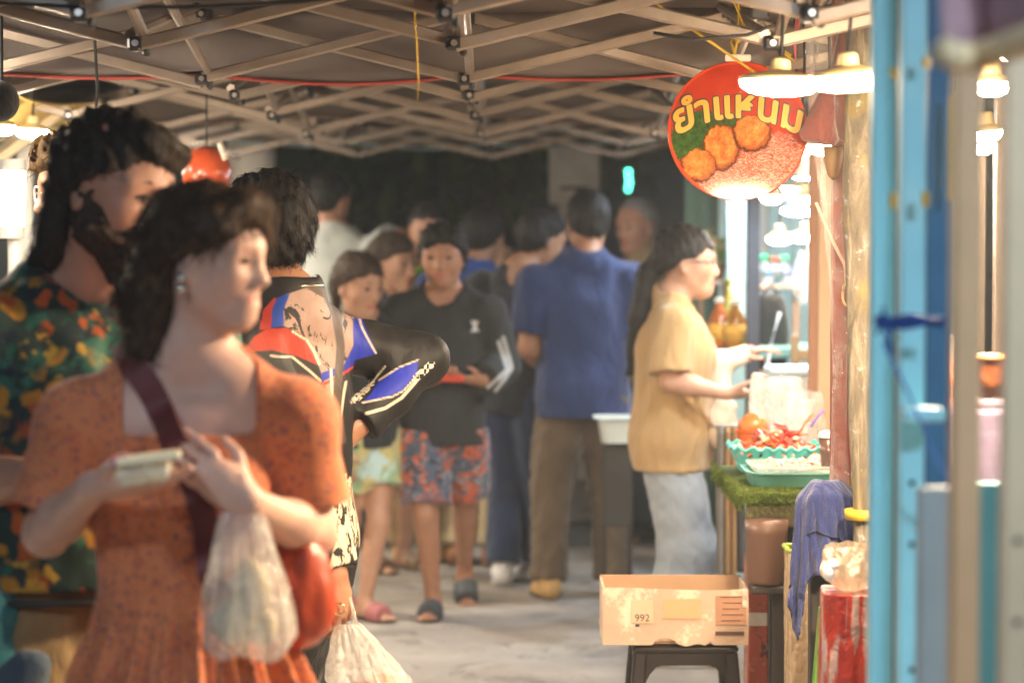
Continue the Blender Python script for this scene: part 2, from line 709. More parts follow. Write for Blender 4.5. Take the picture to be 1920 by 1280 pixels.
class Figure:
    def __init__(s, label, px, Y, H, yaw, head=None, pitch=0, roll=0, hh=None, g=1.0, female=False, lean=(0, 0), twist=0, skin_m=None,
                 h=0.009, shw=None, group=None, arms=None, legs=None, face=True, dx=0, nose=1.0, belly=0.0, fw=1.0, squint=1.0, bust=1.0, neckx=(0, 0, 0)):
        x0 = P(px, 640, Y)[0] + dx
        s.root = thing('person', label, 'person', (x0, Y, 0), group)
        s.base = np.array([x0, Y, 0.0])
        s.H, s.yaw, s.h, s.g, s.female = H, rad(yaw), h, g, female
        s.lean = (rad(lean[0]), rad(lean[1]))
        s.twist = rad(twist)
        s.hh = hh or H / 7.2
        s.Rh = rotm(0, 0, rad(yaw if head is None else head)) @ rotm(rad(pitch), 0, 0) @ rotm(0, rad(roll), 0)
        s.neckx = np.array(neckx, float)
        s.skin = skin_m
        s.shw = shw or (0.100 if female else 0.112)
        s.face = face
        s.nose = nose
        s.belly = belly
        s.jaw = .295 if female else .25
        s.fw, s.squint, s.bust = fw, squint, bust
        s.G = {}
        s._torso()
        s._head()
        s.joints = {}
        arms = arms or {}
        legs = legs or {}
        for sd in (1, -1):
            s._arm(sd, arms.get(sd, {}))
            s._leg(sd, legs.get(sd, {}))

    # -- frames
    def R(s, z=1.0):
        t = float(ss(np.array(z), 0.55, 0.72)) * s.twist
        R = rotm(0, 0, s.yaw + t)
        if z > 0.53: R = R @ rotm(s.lean[0], 0, 0) @ rotm(0, s.lean[1], 0)
        return R

    def U(s, x, y, z):
        piv = np.array([0, 0, 0.53 * s.H])
        p = np.array([x, y, z]) * s.H
        return piv + s.R(z) @ (p - piv)

    def Hd(s, x, y, z):
        piv = s.U(0, 0.0, 1 - 0.82 * s.hh / s.H) + s.neckx
        return piv + s.Rh @ ((np.array([x, y, z]) - np.array([0, 0.10, 0.18])) * s.hh)

    def W(s, px, py, Y):
        return P(px, py, Y) - s.base

    def add(s, grp, *prims):
        s.G.setdefault(grp, []).extend(prims)

    # -- anatomy
    def _torso(s):
        H, g = s.H, s.g
        U, R = s.U, s.R
        gx = g
        s.add('torso',
              ell(U(0, 0.004, 0.515), np.array([0.098 * gx * (1.05 if s.female else 1), 0.072 * g, 0.07]) * H, R(.5), .04),
              ell(U(0, -0.002 - s.belly * .4, 0.605), np.array([(0.078 if s.female else 0.086) * gx, 0.06 * g + s.belly, 0.09]) * H, R(.6), .05),
              ell(U(0, 0.004, 0.70), np.array([(0.086 if s.female else 0.098) * gx, 0.064 * g, 0.10]) * H, R(.7), .05),
              cone(U(-s.shw * .74, 0.008, 0.772), U(s.shw * .74, 0.008, 0.772), .038 * H, .038 * H, .045),
              cone(U(-s.shw * .72, .012, .785), U(0, .012, .842), .020 * H, .030 * H, .04), cone(U(s.shw * .72, .012, .785), U(0, .012, .842), .020 * H, .030 * H, .04),
              cone(U(-.04, .012, .80), U(0, .010, .845), .036 * H, .03 * H, .03), cone(U(.04, .012, .80), U(0, .010, .845), .036 * H, .03 * H, .03))
        if s.female:
            for q in (1, -1):
                s.add('torso', ell(U(q * 0.040, -0.046 + .016 * (1 - s.bust), 0.705), np.array([.037, .031, .04]) * H * (0.6 + 0.4 * g) * (.7 + .3 * s.bust), R(.7), .03))
        nt_ = s.Hd(0, .10, .22)
        s.add('neck', cone(U(0, .012, .80), nt_, .037 * H * (.84 if s.female else 1.05), .030 * H * (.84 if s.female else 1.08), .016))

    def _head(s):
        hh, Hd, Rh = s.hh, s.Hd, s.Rh
        A = lambda *r: np.array(r) * hh
        c = 'head'
        s.add(c, ell(Hd(0, .05, .64), A(.335, .41, .36), Rh, .03),
              ell(Hd(0, -.10, .42), A(.265 * s.fw, .27, .36), Rh, .05),
              cone(Hd(0, -.14, .22), Hd(0, -.25, .085), .18 * hh, .085 * hh, .04),
              cone(Hd(.18 * s.fw, .0, s.jaw), Hd(.045 * s.fw, -.25, .075), .075 * hh, .055 * hh, .035), cone(Hd(-.18 * s.fw, .0, s.jaw), Hd(-.045 * s.fw, -.25, .075), .075 * hh, .055 * hh, .035))
        if s.face:
            k = .012
            for q in (1, -1):
                s.add(c, ell(Hd(q * .18 * s.fw, -.215, .385), A(.095, .105, .10), Rh, .03),
                      cone(Hd(q * .05, -.345, .575), Hd(q * .22, -.28, .575), .042 * hh, .04 * hh, .022),
                      ell(Hd(q * .15, -.425, .49), A(.085, .085, .062), Rh, .014, op=-1),
                      ell(Hd(q * .15, -.305, .49), A(.062, .06, .055), Rh, .004),
                      cone(Hd(q * .095, -.355, .522), Hd(q * .20, -.325, .516), .016 * hh, .014 * hh, .006),
                      ell(Hd(q * .05, -.40, .325), A(.042, .05, .036), Rh, .010))
            n = s.nose
            s.add(c, cone(Hd(0, -.345, .54), Hd(0, -.355 - .105 * n, .352), .033 * hh, .045 * hh, .018),
                  cone(Hd(-.085, -.345, .214), Hd(.085, -.345, .214), .03 * hh, .03 * hh, .018),
                  cone(Hd(-.05, -.374, .232), Hd(.05, -.374, .232), .026 * hh, .026 * hh, .012),
                  cone(Hd(-.045, -.366, .177), Hd(.045, -.366, .177), .032 * hh, .032 * hh, .012),
                  cone(Hd(-.095, -.424, .210), Hd(.095, -.424, .210), .021 * hh, .021 * hh, .005, op=-1),
                  ell(Hd(-.034, -.462, .318), A(.018, .022, .016), Rh, .004, op=-1), ell(Hd(.034, -.462, .318), A(.018, .022, .016), Rh, .004, op=-1),
                  ell(Hd(0, -.315, .09), A(.075, .06, .055), Rh, .03))
        for q in (1, -1):
            Re = Rh @ rotm(0, 0, q * .35)
            s.add(c, ell(Hd(q * .345, .045, .455), A(.030, .085, .135), Re, .008),
                  cone(Hd(q * .335, .02, .34), Hd(q * .335, .03, .36), .03 * hh, .035 * hh, .01),
                  ell(Hd(q * .385, .02, .45), A(.03, .045, .08), Re, .008, op=-1))
        s.lipline = (Hd(-.075, -.375, .205), Hd(.075, -.375, .205), .050 * hh)

    def _limb(s, a, b, ra, rb, k=.02):
        return cone(a, b, ra, rb, k)

    def _arm(s, sd, A):
        H = s.H
        S = s.U(sd * s.shw * 1.03, .008, .774)
        L1, L2 = .172 * H, .148 * H
        w = A.get('wrist')
        if w is None:
            o = A.get('rel', (0.02, -0.02, -0.995))
            w = S + s.R(.8) @ (np.array([sd * o[0], o[1], o[2]]) * (L1 + L2) * .985)
        w = np.asarray(w, float)
        E = A.get('elbow')
        if E is None:
            d = w - S
            D = np.linalg.norm(d)
            if D > (L1 + L2) * .985:
                w = S + d * (L1 + L2) * .985 / D
                d = w - S; D = np.linalg.norm(d)
            a = (L1 ** 2 - L2 ** 2 + D ** 2) / (2 * D)
            hgt = math.sqrt(max(L1 ** 2 - a ** 2, 0))
            pole = np.asarray(A.get('pole', s.R(.8) @ np.array([sd * .35, 1, -.15])), float)
            u = d / D
            pole = unit(pole - np.dot(pole, u) * u)
            E = S + u * a + pole * hgt
        E = np.asarray(E, float)
        g = .5 + .5 * s.g
        f = .86 if s.female else 1.0
        s.add('armu%d' % sd, cone(S, E, .0335 * H * g * f, .026 * H * g * f, .03), ell(S, np.array([.036, .036, .036]) * H * g * f, None, .03))
        s.add('armf%d' % sd, cone(E, E + (w - E) * .35, .026 * H * g * f, .0265 * H * g * f, .02), cone(E + (w - E) * .3, w, .0265 * H * g * f, .0165 * H * f, .02))
        s.joints[sd] = (S, E, w)
        d = unit(A.get('hdir', w - E))
        n = np.asarray(A.get('palm', s.R(.8) @ np.array([-sd, 0, 0])), float)
        s._hand(sd, w, d, n, A.get('curl', .35), A.get('spread', .12), A.get('thumb', .5), A.get('hs', 1.0))

    def _hand(s, sd, w, d, n, curl, spread, thumb, hs):
        L = .106 * s.H * hs
        n = unit(n - np.dot(n, d) * d)
        side = np.cross(n, d) * sd      # towards the thumb
        side = unit(side)
        R = np.stack([side, n, d], 1)
        G = 'hand%d' % sd
        kc = .003
        s.add(G, ell(w + d * L * .26, np.array([.205, .105, .30]) * L, R, .012),
              cone(w, w + d * L * .2, .0175 * s.H * (.86 if s.female else 1), .115 * L, .015, flat=(n, .75)))
        for i, (o, ln, r) in enumerate(((.165, .43, .046), (.055, .48, .048), (-.058, .44, .046), (-.165, .34, .041))):
            p = w + d * L * (.50 if i in (1, 2) else .47) + side * o * L
            a = curl * (.55 + .13 * i)
            fd = unit(d + side * o * spread * 3)
            for j, fr in enumerate((.44, .31, .25)):
                c, sn = math.cos(a), math.sin(a)
                q = p + (fd * c + n * sn) * L * ln * fr
                s.add(G, cone(p, q, r * L * (1 - .1 * j), r * L * (.92 - .1 * j), kc))
                p = q
                a += curl * (.9 if j == 0 else .75)
        p = w + d * L * .12 + side * .13 * L + n * .04 * L
        q = p + (side * .55 + d * .65 + n * thumb * .5) * L * .30
        r_ = q + (side * .18 + d * .85 + n * thumb * .7) * L * .21
        s.add(G, cone(p, q, .075 * L, .06 * L, .01), cone(q, r_, .057 * L, .045 * L, kc))

    def _leg(s, sd, A):
        H = s.H
        hip = s.U(sd * .05, .004, .495)
        R0 = rotm(0, 0, s.yaw)
        fo = A.get('foot', (0.055, 0.0, 0.0))       # left/right, back, lift in units of H
        ank = R0 @ (np.array([sd * fo[0], fo[1], .042 + fo[2]]) * H)
        if 'at' in A:
            ank = np.asarray(A['at'], float) + np.array([0, 0, .042 * H])
        L1, L2 = .236 * H, .225 * H
        d = ank - hip
        D = min(np.linalg.norm(d), (L1 + L2) * .998)
        u = unit(d)
        a = (L1 ** 2 - L2 ** 2 + D ** 2) / (2 * D)
        hg = math.sqrt(max(L1 ** 2 - a ** 2, 0))
        pole = R0 @ np.array([sd * .12, -1, 0])
        pole = unit(pole - np.dot(pole, u) * u)
        K = hip + u * a + pole * hg
        g = .45 + .55 * s.g
        s.add('thigh%d' % sd, cone(hip, K, .054 * H * g, .034 * H * g, .04))
        s.add('calf%d' % sd, cone(K, ank, .0325 * H * g, .0205 * H * g, .02),
              cone(K + (ank - K) * .12 + R0 @ np.array([0, .010 * H, 0]), K + (ank - K) * .48 + R0 @ np.array([0, .012 * H, 0]), .027 * H * g, .022 * H * g, .03))
        fy = s.yaw + rad(A.get('toe', 8 * sd))
        Rf = rotm(0, 0, fy) @ rotm(rad(A.get('fpitch', 0)), 0, 0)
        s.joints['leg%d' % sd] = (hip, K, ank, Rf)
        F = lambda x, y, z: ank + Rf @ (np.array([x, y, z]) * H)
        s.add('foot%d' % sd, cone(F(0, .012, -.022), F(0, -.055, -.028), .022 * H, .019 * H, .015), cone(F(0, -.03, -.026), F(0, -.088, -.033), .024 * H, .014 * H, .015, flat=(Rf[:, 2], .6)),
              cone(F(0, 0, 0), F(0, -.02, -.012), .021 * H, .02 * H, .02))
        for i in range(5):
            s.add('foot%d' % sd, cone(F((i - 2) * .0095 * -sd, -.088, -.034), F((i - 2) * .0105 * -sd, -.104 + abs(i - 1) * .004, -.036), .0065 * H, .006 * H, .004))

    # -- meshes
    def prims(s, *grps):
        out = []
        for g_ in grps:
            for k in ([g_ + '1', g_ + '-1'] if g_ in ('armu', 'armf', 'hand', 'thigh', 'calf', 'foot') else [g_]):
                out += s.G.get(k, [])
        return out

    def body(s, stubble=None, h=None):
        a, b, r = s.lipline
        ab = b - a
        def lip(v):
            t = np.clip(((v - a) @ ab) / (ab @ ab), 0, 1)
            d = np.linalg.norm(v - a - t[:, None] * ab, axis=1)
            return (1 - ss(d, r * .7, r * 1.05)) * .8
        at = {'lip': lip if s.face else (lambda v: np.zeros(len(v)))}
        if stubble is not None: at['stubble'] = stubble
        s.bodyobj = sdf_mesh('body', s.prims('torso', 'neck', 'head', 'armu', 'armf', 'hand', 'thigh', 'calf', 'foot'), h or s.h, s.skin, s.root, attrs=at, relax=1)
        if s.face:
            for q in (1, -1):
                c = s.base + s.Hd(q * .15, -.346, .486)
                Ry = s.Rh @ rotm(0, 0, q * .30)
                m = MB()
                m.ball(c, np.array([.058, .026, .022 * s.squint]) * s.hh, 8, Ry)
                m.ball(c + Ry @ np.array([0, -.010 * s.hh, 0]), np.array([.030, .020, .022 * s.squint]) * s.hh, 6, Ry, mi=1)
                m.tube([c + Ry @ (np.array([x * q, y, z * s.squint]) * s.hh) for x, y, z in ((-.058, -.010, .004), (-.03, -.024, .020), (.01, -.026, .024), (.045, -.016, .014), (.066, -.002, .002))], [.005 * s.hh, .013 * s.hh, .015 * s.hh, .012 * s.hh, .005 * s.hh], 6, mi=1)
                m.build('eye', [EYE_WHITE, EYE_DARK], s.root, smooth=True)
                m = MB()
                m.tube([s.base + s.Hd(q * x, y, z) for x, y, z in ((.065, -.388, .583), (.13, -.372, .607), (.19, -.335, .603), (.235, -.285, .585))], [.014 * s.hh, .022 * s.hh, .018 * s.hh, .007 * s.hh], 6, squash=.6)
                m.build('eyebrow', s.brow if hasattr(s, 'brow') else hair_mat('hair_black', (.008, .007, .007)), s.root, smooth=True)
        return s.bodyobj

    def limb_to(s, pts, t, radii, k=.02):
        """loose sleeve or trouser leg along pts up to parameter t, cut square at its end"""
        out = []
        n = len(pts) - 1
        for i in range(n):
            if t <= i: break
            f = min(1.0, t - i)
            a, b = pts[i], pts[i + 1]
            e = a + (b - a) * f
            ra, rb = radii[i], radii[i] + (radii[i + 1] - radii[i]) * f
            p = cone(a, e + (unit(b - a) * .02 if f < 1 or i == n - 1 else 0), ra, rb, k)
            if f < 1 or i == n - 1:
                d = unit(b - a)
                f0 = p.fn
                p = Prim(lambda x, y, z, f0=f0, e=e, d=d: np.maximum(f0(x, y, z), (x - e[0]) * d[0] + (y - e[1]) * d[1] + (z - e[2]) * d[2]), p.lo, p.hi, k)
            out.append(p)
        return out

    def top(s, material, name='shirt', sleeve=.55, hem=.47, infl=.010, neck=.047, neckz=.815, sr=(.041, .040, .034), loose=.0, fold=.004, h=None, attrs=None, extra=(), post=(), seed=1, hr=None, collar=False, necky=-.01, sl=None):
        H, g = s.H, s.g
        U = s.U
        pr = s.prims('torso')[:]
        hx = (hr or .094) * H * g
        pr.append(cone(U(0, 0, .69), U(0, 0, hem - .02), (.088 + loose) * H * g, hx + loose * H, .05, flat=(s.R(.6)[:, 1], .74)))
        for sd in (1, -1):
            S, E, w = s.joints[sd]
            pr += s.limb_to([S, E, w], (sl or {}).get(sd, sleeve), [q * H * (.9 if s.female else 1) for q in sr], .025)
        if collar:
            pr += [cone(U(0, .012, .825), U(0, .006, .862), .049 * H, .043 * H, .01)]
            neckz = .87
        pr += list(extra)
        po = [wob(26, fold, seed, (1, 1, 2.2)), wob(60, fold * .45, seed + 5, (1, 1, 2)), cut(U(0, 0, hem), s.R(.5) @ np.array([0, 0, -1]))]
        if neck: po.append(minus(cone(U(0, .012, neckz), U(0, necky, neckz + .12), neck * H, neck * H * 1.15), .010))
        po += list(post)
        return sdf_mesh(name, pr, h or s.h, material, s.root, infl=infl, post=po, attrs=attrs)

    def pants(s, material, name='trousers', length=1.93, infl=.008, waist=.57, r=(.062, .05, .043), fold=.004, h=None, seed=2, attrs=None, hipr=1.0):
        H = s.H
        pr = s.prims('torso')[:2]
        for sd in (1, -1):
            hip, K, A, _ = s.joints['leg%d' % sd]
            pr += s.limb_to([hip, K, A], length, [q * H * (.5 + .5 * s.g) for q in r], .02)
        po = [wob(24, fold, seed, (1, 1, 1.6)), wob(70, fold * .5, seed + 3, (1, 1, .8)), cut(s.U(0, 0, waist), (0, 0, 1))]
        return sdf_mesh(name, pr, h or s.h, material, s.root, infl=infl, post=po, attrs=attrs)

    def shoes(s, material, kind='sneaker', sole=None, h=None):
        H = s.H
        for sd in (1, -1):
            A, Rf = s.joints['leg%d' % sd][2:]
            F = lambda x, y, z: A + Rf @ (np.array([x, y, z]) * H)
            if kind == 'sneaker':
                o = sdf_mesh('shoe', [cone(F(0, .02, -.018), F(0, -.06, -.026), .028 * H, .024 * H, .02), cone(F(0, -.05, -.026), F(0, -.10, -.03), .027 * H, .019 * H, .02), cone(F(0, .008, 0), F(0, .002, .02), .029 * H, .026 * H, .02)],
                             h or .007, material, s.root, post=[cut(F(0, 0, -.040), -Rf[:, 2]), cut(F(0, 0, .022), Rf[:, 2])])
            else:
                m = MB()
                m.tube([s.base + F(0, y, .022) for y in (-.036, -.05, -.064)], [.029 * H, .031 * H, .029 * H], 12, squash=.0)
                o = sdf_mesh('sandal', [cone(F(0, -.035, -.026), F(0, -.07, -.03), .033 * H, .031 * H, .01)], h or .006, material, s.root, post=[cut(F(0, -.03, 0), Rf[:, 1]), cut(F(0, -.078, 0), -Rf[:, 1]), cut(F(0, 0, -.044), -Rf[:, 2])])
            if sole:
                m = MB()
                n = 22
                pts = []
                for i in range(n):
                    a = 2 * PI * i / n
                    w_ = .031 + .006 * math.cos(a)
                    pts.append((math.sin(a) * w_, -.037 - math.cos(a) * .075))
                v = [s.base + F(x, y, -.040) for x, y in pts] + [s.base + F(x, y, -.052 if kind == 'sneaker' else -.054) for x, y in pts]
                v = [np.array([q[0], q[1], max(q[2], .002)]) for q in v]
                m._add(v, [tuple(range(n)), tuple(range(n, 2 * n))[::-1]] + [(i, n + i, n + (i + 1) % n, (i + 1) % n) for i in range(n)])
                m.build('sole', sole, o)

    def hair(s, material, style='short', vol=.03, h=None, lump=.003, freq=90, seed=3, front=.45, tilt=.55, extra=(), post=(), brow=True, cutplane=True, locks=420):
        hh, Hd, Rh = s.hh, s.Hd, s.Rh
        A = lambda *r: np.array(r) * hh
        pr = [ell(Hd(0, .055, .65), A(.335, .405, .36) + vol * hh, Rh, .03), ell(Hd(0, .13, .44), A(.27 + vol * .5, .29 + vol * .9, .31), Rh, .05)]
        po = [wob(freq, lump, seed), wob(freq * 2.2, lump * .5, seed + 9)]
        if cutplane:
            pc, pn = Hd(0, 0, front), Rh @ unit([0, -tilt, -.8])
            jag = wob(95, .006, seed + 40)
            po.append(lambda D, X, Y, Z: -smin(-D, -jag((X - pc[0]) * pn[0] + (Y - pc[1]) * pn[1] + (Z - pc[2]) * pn[2], X, Y, Z), .012))
        D_ = s.hair_surface = None
        # extra long masses are joined after the hairline cut
        def joined(D, X, Y, Z):
            for p in extra:
                D = smin(D, p.fn(X, Y, Z), p.k)
            for f in post: D = f(D, X, Y, Z)
            return wob(freq, lump * .7, seed + 20)(D, X, Y, Z) if extra else D
        lo = np.min([p.lo for p in pr + list(extra)], 0) - .03
        hi = np.max([p.hi for p in pr + list(extra)], 0) + .03
        bound = Prim(lambda x, y, z: 0 * (x + y + z) + .12, lo, hi, 0)
        o = sdf_mesh('hair', pr + [bound], h or s.h * .8, material, s.root, post=po + [joined])
        if locks:
            fl = s.Rh @ np.array([.12, -.55, -.6])
            strands(s, o, material, locks, .034, .0016, seed + 77, flow=fl, curl=.55, lift=.24)
        return o

    def glasses(s, material):
        m = MB()
        hh = s.hh
        for q in (1, -1):
            ring = [s.base + s.Hd(q * .15 + .105 * math.cos(a), -.40 + .02 * abs(math.cos(a)), .48 + .085 * math.sin(a)) for a in np.linspace(0, 2 * PI, 19)]
            m.tube(ring, .010 * hh, 5, caps=False)
            m.tube([s.base + s.Hd(q * .25, -.38, .50), s.base + s.Hd(q * .335, -.2, .50), s.base + s.Hd(q * .35, .06, .50)], .010 * hh, 5)
        m.tube([s.base + s.Hd(-.05, -.41, .50), s.base + s.Hd(0, -.42, .51), s.base + s.Hd(.05, -.41, .50)], .010 * hh, 5)
        return m.build('glasses', material, s.root)


def strands(fig, hair_obj, material, n, length, r, seed, flow=(0, 0, -1), curl=.25, lift=.3, zmin=-9, name='strands', parent=None):
    """fine locks that break the outline of a head of hair; one mesh"""
    me = hair_obj.data
    nv = len(me.vertices)
    co = np.empty(nv * 3, np.float32); me.vertices.foreach_get('co', co); co = co.reshape(-1, 3)
    no = np.empty(nv * 3, np.float32); me.vertices.foreach_get('normal', no); no = no.reshape(-1, 3)
    rg = np.random.default_rng(seed)
    pick = rg.integers(0, nv, n)
    V, F = [], []
    k = 7
    for i in pick:
        p, nn = co[i].astype(float), no[i].astype(float)
        f = np.array(flow, float) + rg.normal(size=3) * curl
        t = unit(f - np.dot(f, nn) * nn)
        b = np.cross(t, nn)
        ph = rg.uniform(0, 6.28)
        L = length * rg.uniform(.6, 1.3)
        amp = L * curl * .35
        base = len(V)
        pts = []
        for j in range(k):
            u = j / (k - 1)
            pts.append(p + t * L * u * (1 - .25 * u) + nn * (lift * L * u * (1 - .6 * u) - .002) + b * amp * math.sin(ph + u * 7) * u + np.array([0, 0, -.25 * L * u * u]))
        for j, q in enumerate(pts):
            rr = r * (1 - .85 * (j / (k - 1)))
            for a in range(3):
                an = 2 * PI * a / 3
                V.append(q + rr * (math.cos(an) * nn + math.sin(an) * b))
        for j in range(k - 1):
            for a in range(3):
                F.append((base + j * 3 + a, base + j * 3 + (a + 1) % 3, base + (j + 1) * 3 + (a + 1) % 3, base + (j + 1) * 3 + a))
    par = parent or hair_obj
    return mesh_obj(name, np.array(V) + world_loc(par), np.array(F), material, par)


def print_mat(name, base, layers, rough=.8, bmp=.2, vec_scale=(1, 1, 1), sheen=.2):
    """printed cloth: layers = (kind, scale, threshold, softness, colour, warp)"""
    m, nt, b = _new(name)
    v = coords(nt, vec_scale)
    c = ramp(nt, noise(nt, v, 6, 4, .6), [(.3, [k * .85 for k in base]), (.7, [min(1, k * 1.12) for k in base])])
    for i, (kind, sc, th, so, col, warp) in enumerate(layers):
        mp = N(nt, 'ShaderNodeMapping')
        mp.inputs['Location'].default_value = (3.1 * i, 1.7 * i, 5.3 * i)
        nt.links.new(v, mp.inputs[0])
        vv = mp.outputs[0]
        if warp:
            nn = N(nt, 'ShaderNodeTexNoise')
            nn.inputs['Scale'].default_value = sc * 1.4
            nt.links.new(vv, nn.inputs['Vector'])
            vv = mixc(nt, warp, vv, nn.outputs['Color'], 'ADD')
        if kind == 'noise':
            f = noise(nt, vv, sc, 3, .55, .4)
            fac = ramp(nt, f, [(th - so, 0.0), (th + so, 1.0)])
        elif kind == 'dots':
            f = voro(nt, vv, sc)
            fac = ramp(nt, f, [(max(0, th - so), 1.0), (th + so, 0.0)])
        else:
            f = voro(nt, vv, sc)
            ng = noise(nt, vv, sc * .35, 2, .5)
            fac = math_n(nt, 'MULTIPLY', ramp(nt, f, [(max(0, th - so), 1.0), (th + so, 0.0)]), ramp(nt, ng, [(.5, 0.0), (.56, 1.0)]))
        c = mixc(nt, fac, c, col)
    nt.links.new(c, b.inputs['Base Color'])
    b.inputs['Roughness'].default_value = rough
    b.inputs['Specular IOR Level'].default_value = .25
    b.inputs['Sheen Weight'].default_value = sheen
    w2 = noise(nt, coords(nt, (1, 1, .35)), 26, 3, .5, .6)
    bump(nt, b, w2, bmp, .012)
    return m




BLACKCLOTH = cloth('cloth_black', (.013, .013, .014), .8)
# ---------------------------------------------------------------- ground
def ground_mat():
    m, nt, b = _new('concrete_ground')
    v = coords(nt)
    big = noise(nt, v, .55, 4, .6)
    mid = noise(nt, v, 4.5, 6, .65)
    fine = noise(nt, v, 90, 4, .6)
    c = ramp(nt, big, [(.32, (.27, .24, .21)), (.7, (.47, .43, .385))])
    c = mixc(nt, ramp(nt, mid, [(.35, .0), (.7, .55)]), c, (.27, .235, .20))
    c = mixc(nt, ramp(nt, fine, [(.4, 0.0), (.75, .35)]), c, (.16, .15, .14))
    st = noise(nt, v, 2.1, 5, .7, 1.5)
    c = mixc(nt, ramp(nt, st, [(.54, 0.0), (.64, .7)]), c, (.10, .085, .07))
    nt.links.new(c, b.inputs['Base Color'])
    nt.links.new(ramp(nt, mid, [(.3, .55), (.7, .85)]), b.inputs['Roughness'])
    bump(nt, b, math_n(nt, 'ADD', fine, mid), .25, .01)
    return m


m = MB()
def gfn(u, v):
    x, y = -45 + 90 * u, -15 + 115 * v
    return (x, y, .006 * math.sin(1.3 * x) * math.sin(.9 * y) - .004)
m.sheet(gfn, 90, 110)
tag(m.build('ground', ground_mat(), smooth=True), kind='structure')

# ---------------------------------------------------------------- pop-up market canopies
ALU = mat('tent_tube', (.29, .235, .19), .36, .15, 18, metal=.55, spec=.5, wear=((.13, .10, .08), .30))
JOINT = mat('tent_joint', (.018, .018, .02), .45, .2)
STEEL = mat('tent_bolt', (.6, .55, .5), .3, .1, metal=.9)


def canvas_mat(name, col):
    m, nt, b = _new(name)
    v = coords(nt, (1, .45, 1))
    f = noise(nt, v, 3.2, 3, .5, .3)
    c = ramp(nt, f, [(.3, [k * .85 for k in col]), (.7, [k * 1.12 for k in col])])
    nt.links.new(c, b.inputs['Base Color'])
    b.inputs['Roughness'].default_value = .7
    bump(nt, b, f, .5, .06)
    tr = N(nt, 'ShaderNodeBsdfTranslucent')
    nt.links.new(c, tr.inputs['Color'])
    mx = N(nt, 'ShaderNodeMixShader')
    mx.inputs[0].default_value = .15
    nt.links.new(b.outputs[0], mx.inputs[1]); nt.links.new(tr.outputs[0], mx.inputs[2])
    nt.links.new(mx.outputs[0], nt.nodes['Material Output'].inputs['Surface'])
    return m


NODES = [-2.10, -1.44, -.78, -.12, .54, 1.20]


def tent(label, y0, y1, rows, zl, zh, canvas, edge, drop, group='pop-up canopies over the aisle', jit=0.006, valance=True):
    rg = np.random.default_rng(int(y0 * 10))
    x0, x1 = NODES[0], NODES[-1]
    t = thing('market_canopy', label, 'canopy', ((x0 + x1) / 2, (y0 + y1) / 2, 0), group)
    ym = (y0 + y1) / 2
    # cover: a shallow hipped roof with sagging folds
    m = MB()
    def roof(u, v):
        x, y = x0 - .1 + (x1 - x0 + .2) * u, y0 + (y1 - y0) * v
        e = min(2 * min(u, 1 - u) * 1.6, 2 * min(v, 1 - v))
        z = zh + .02 + .55 * min(1, e) + .012 * math.sin(23 * x + 3 * math.sin(7 * y)) * min(1, 6 * e) + .01 * math.sin(31 * y + 5 * x) - .05 * math.sin(PI * min(1, e * 1.0)) * .5
        return (x, y, z)
    m.sheet(roof, 56, 44, .004)
    m.build('cover', canvas, t, smooth=True)
    if valance:
        for yv in (y1 - .02,):
            m = MB()
            def val(u, v, yv=yv):
                x = x0 - .1 + (x1 - x0 + .2) * u
                sag = .018 * math.sin(PI * ((u * 5) % 1)) + .012 * math.sin(9 * u + y0)
                return (x, yv + .012 * math.sin(40 * u) * v + .03 * v, zh + .03 - (drop + sag) * v)
            m.sheet(val, 90, 6, .003)
            va = m.build('valance', canvas, t, smooth=True)
            m = MB()
            m.tube([np.array(val(i / 90, 1)) + (0, -.006, 0) for i in range(91)], .0085, 6, squash=.6)
            m.build('piping', edge, va, smooth=True)
    w_, h_ = .020, .028
    def tubepart(a, b, mt=ALU):
        m = MB()
        m.bar(a, b, w_, h_, .004)
        return m.build('tube', mt, t)
    for yr in rows:
        for i in range(len(NODES) - 1):
            for s, dy in ((0, -.012), (1, .012)):
                za, zb = (zl, zh) if s == 0 else (zh, zl)
                a = np.array([NODES[i], yr + dy, za + rg.normal() * jit]); b = np.array([NODES[i + 1], yr + dy, zb + rg.normal() * jit])
                tubepart(a, b)
        for i, x in enumerate(NODES):
            for z in (zl, zh):
                mj = MB()
                mj.box((x, yr, z), (.036, .046, .030), None, .006)
                mj.box((x + .019, yr, z - .006), (.015, .030, .040), None, .005)
                jo = mj.build('joint', JOINT, t)
                m = MB()
                m.lathe([(.007, -.004), (.007, .004)], (x, yr - .028, z), 8, rotm(PI / 2))
                m.build('bolt', STEEL, jo)
    # scissors along the aisle, seen nearly end on
    for x in (NODES[2], NODES[3], NODES[4]):
        for ya, yb in zip(rows[:-1], rows[1:]):
            if yb - ya > 1.5: continue
            for s, dx in ((0, -.014), (1, .014)):
                za, zb = (zl, zh) if s == 0 else (zh, zl)
                m = MB()
                m.tube([(x + dx, ya, za + .02), (x + dx, yb, zb + .02)], .012, 8)
                m.build('strut', ALU, t)
    for x in (x0, x1 + .05):
        for y in (y0 + .04, y1 - .06):
            m = MB()
            m.box((x, y, zh / 2), (.035, .035, zh), None, .003)
            lg = m.build('leg', ALU, t)
            m = MB()
            m.box((x, y, .008), (.09, .09, .012), None, .003)
            m.build('foot_plate', STEEL, lg)
    return t


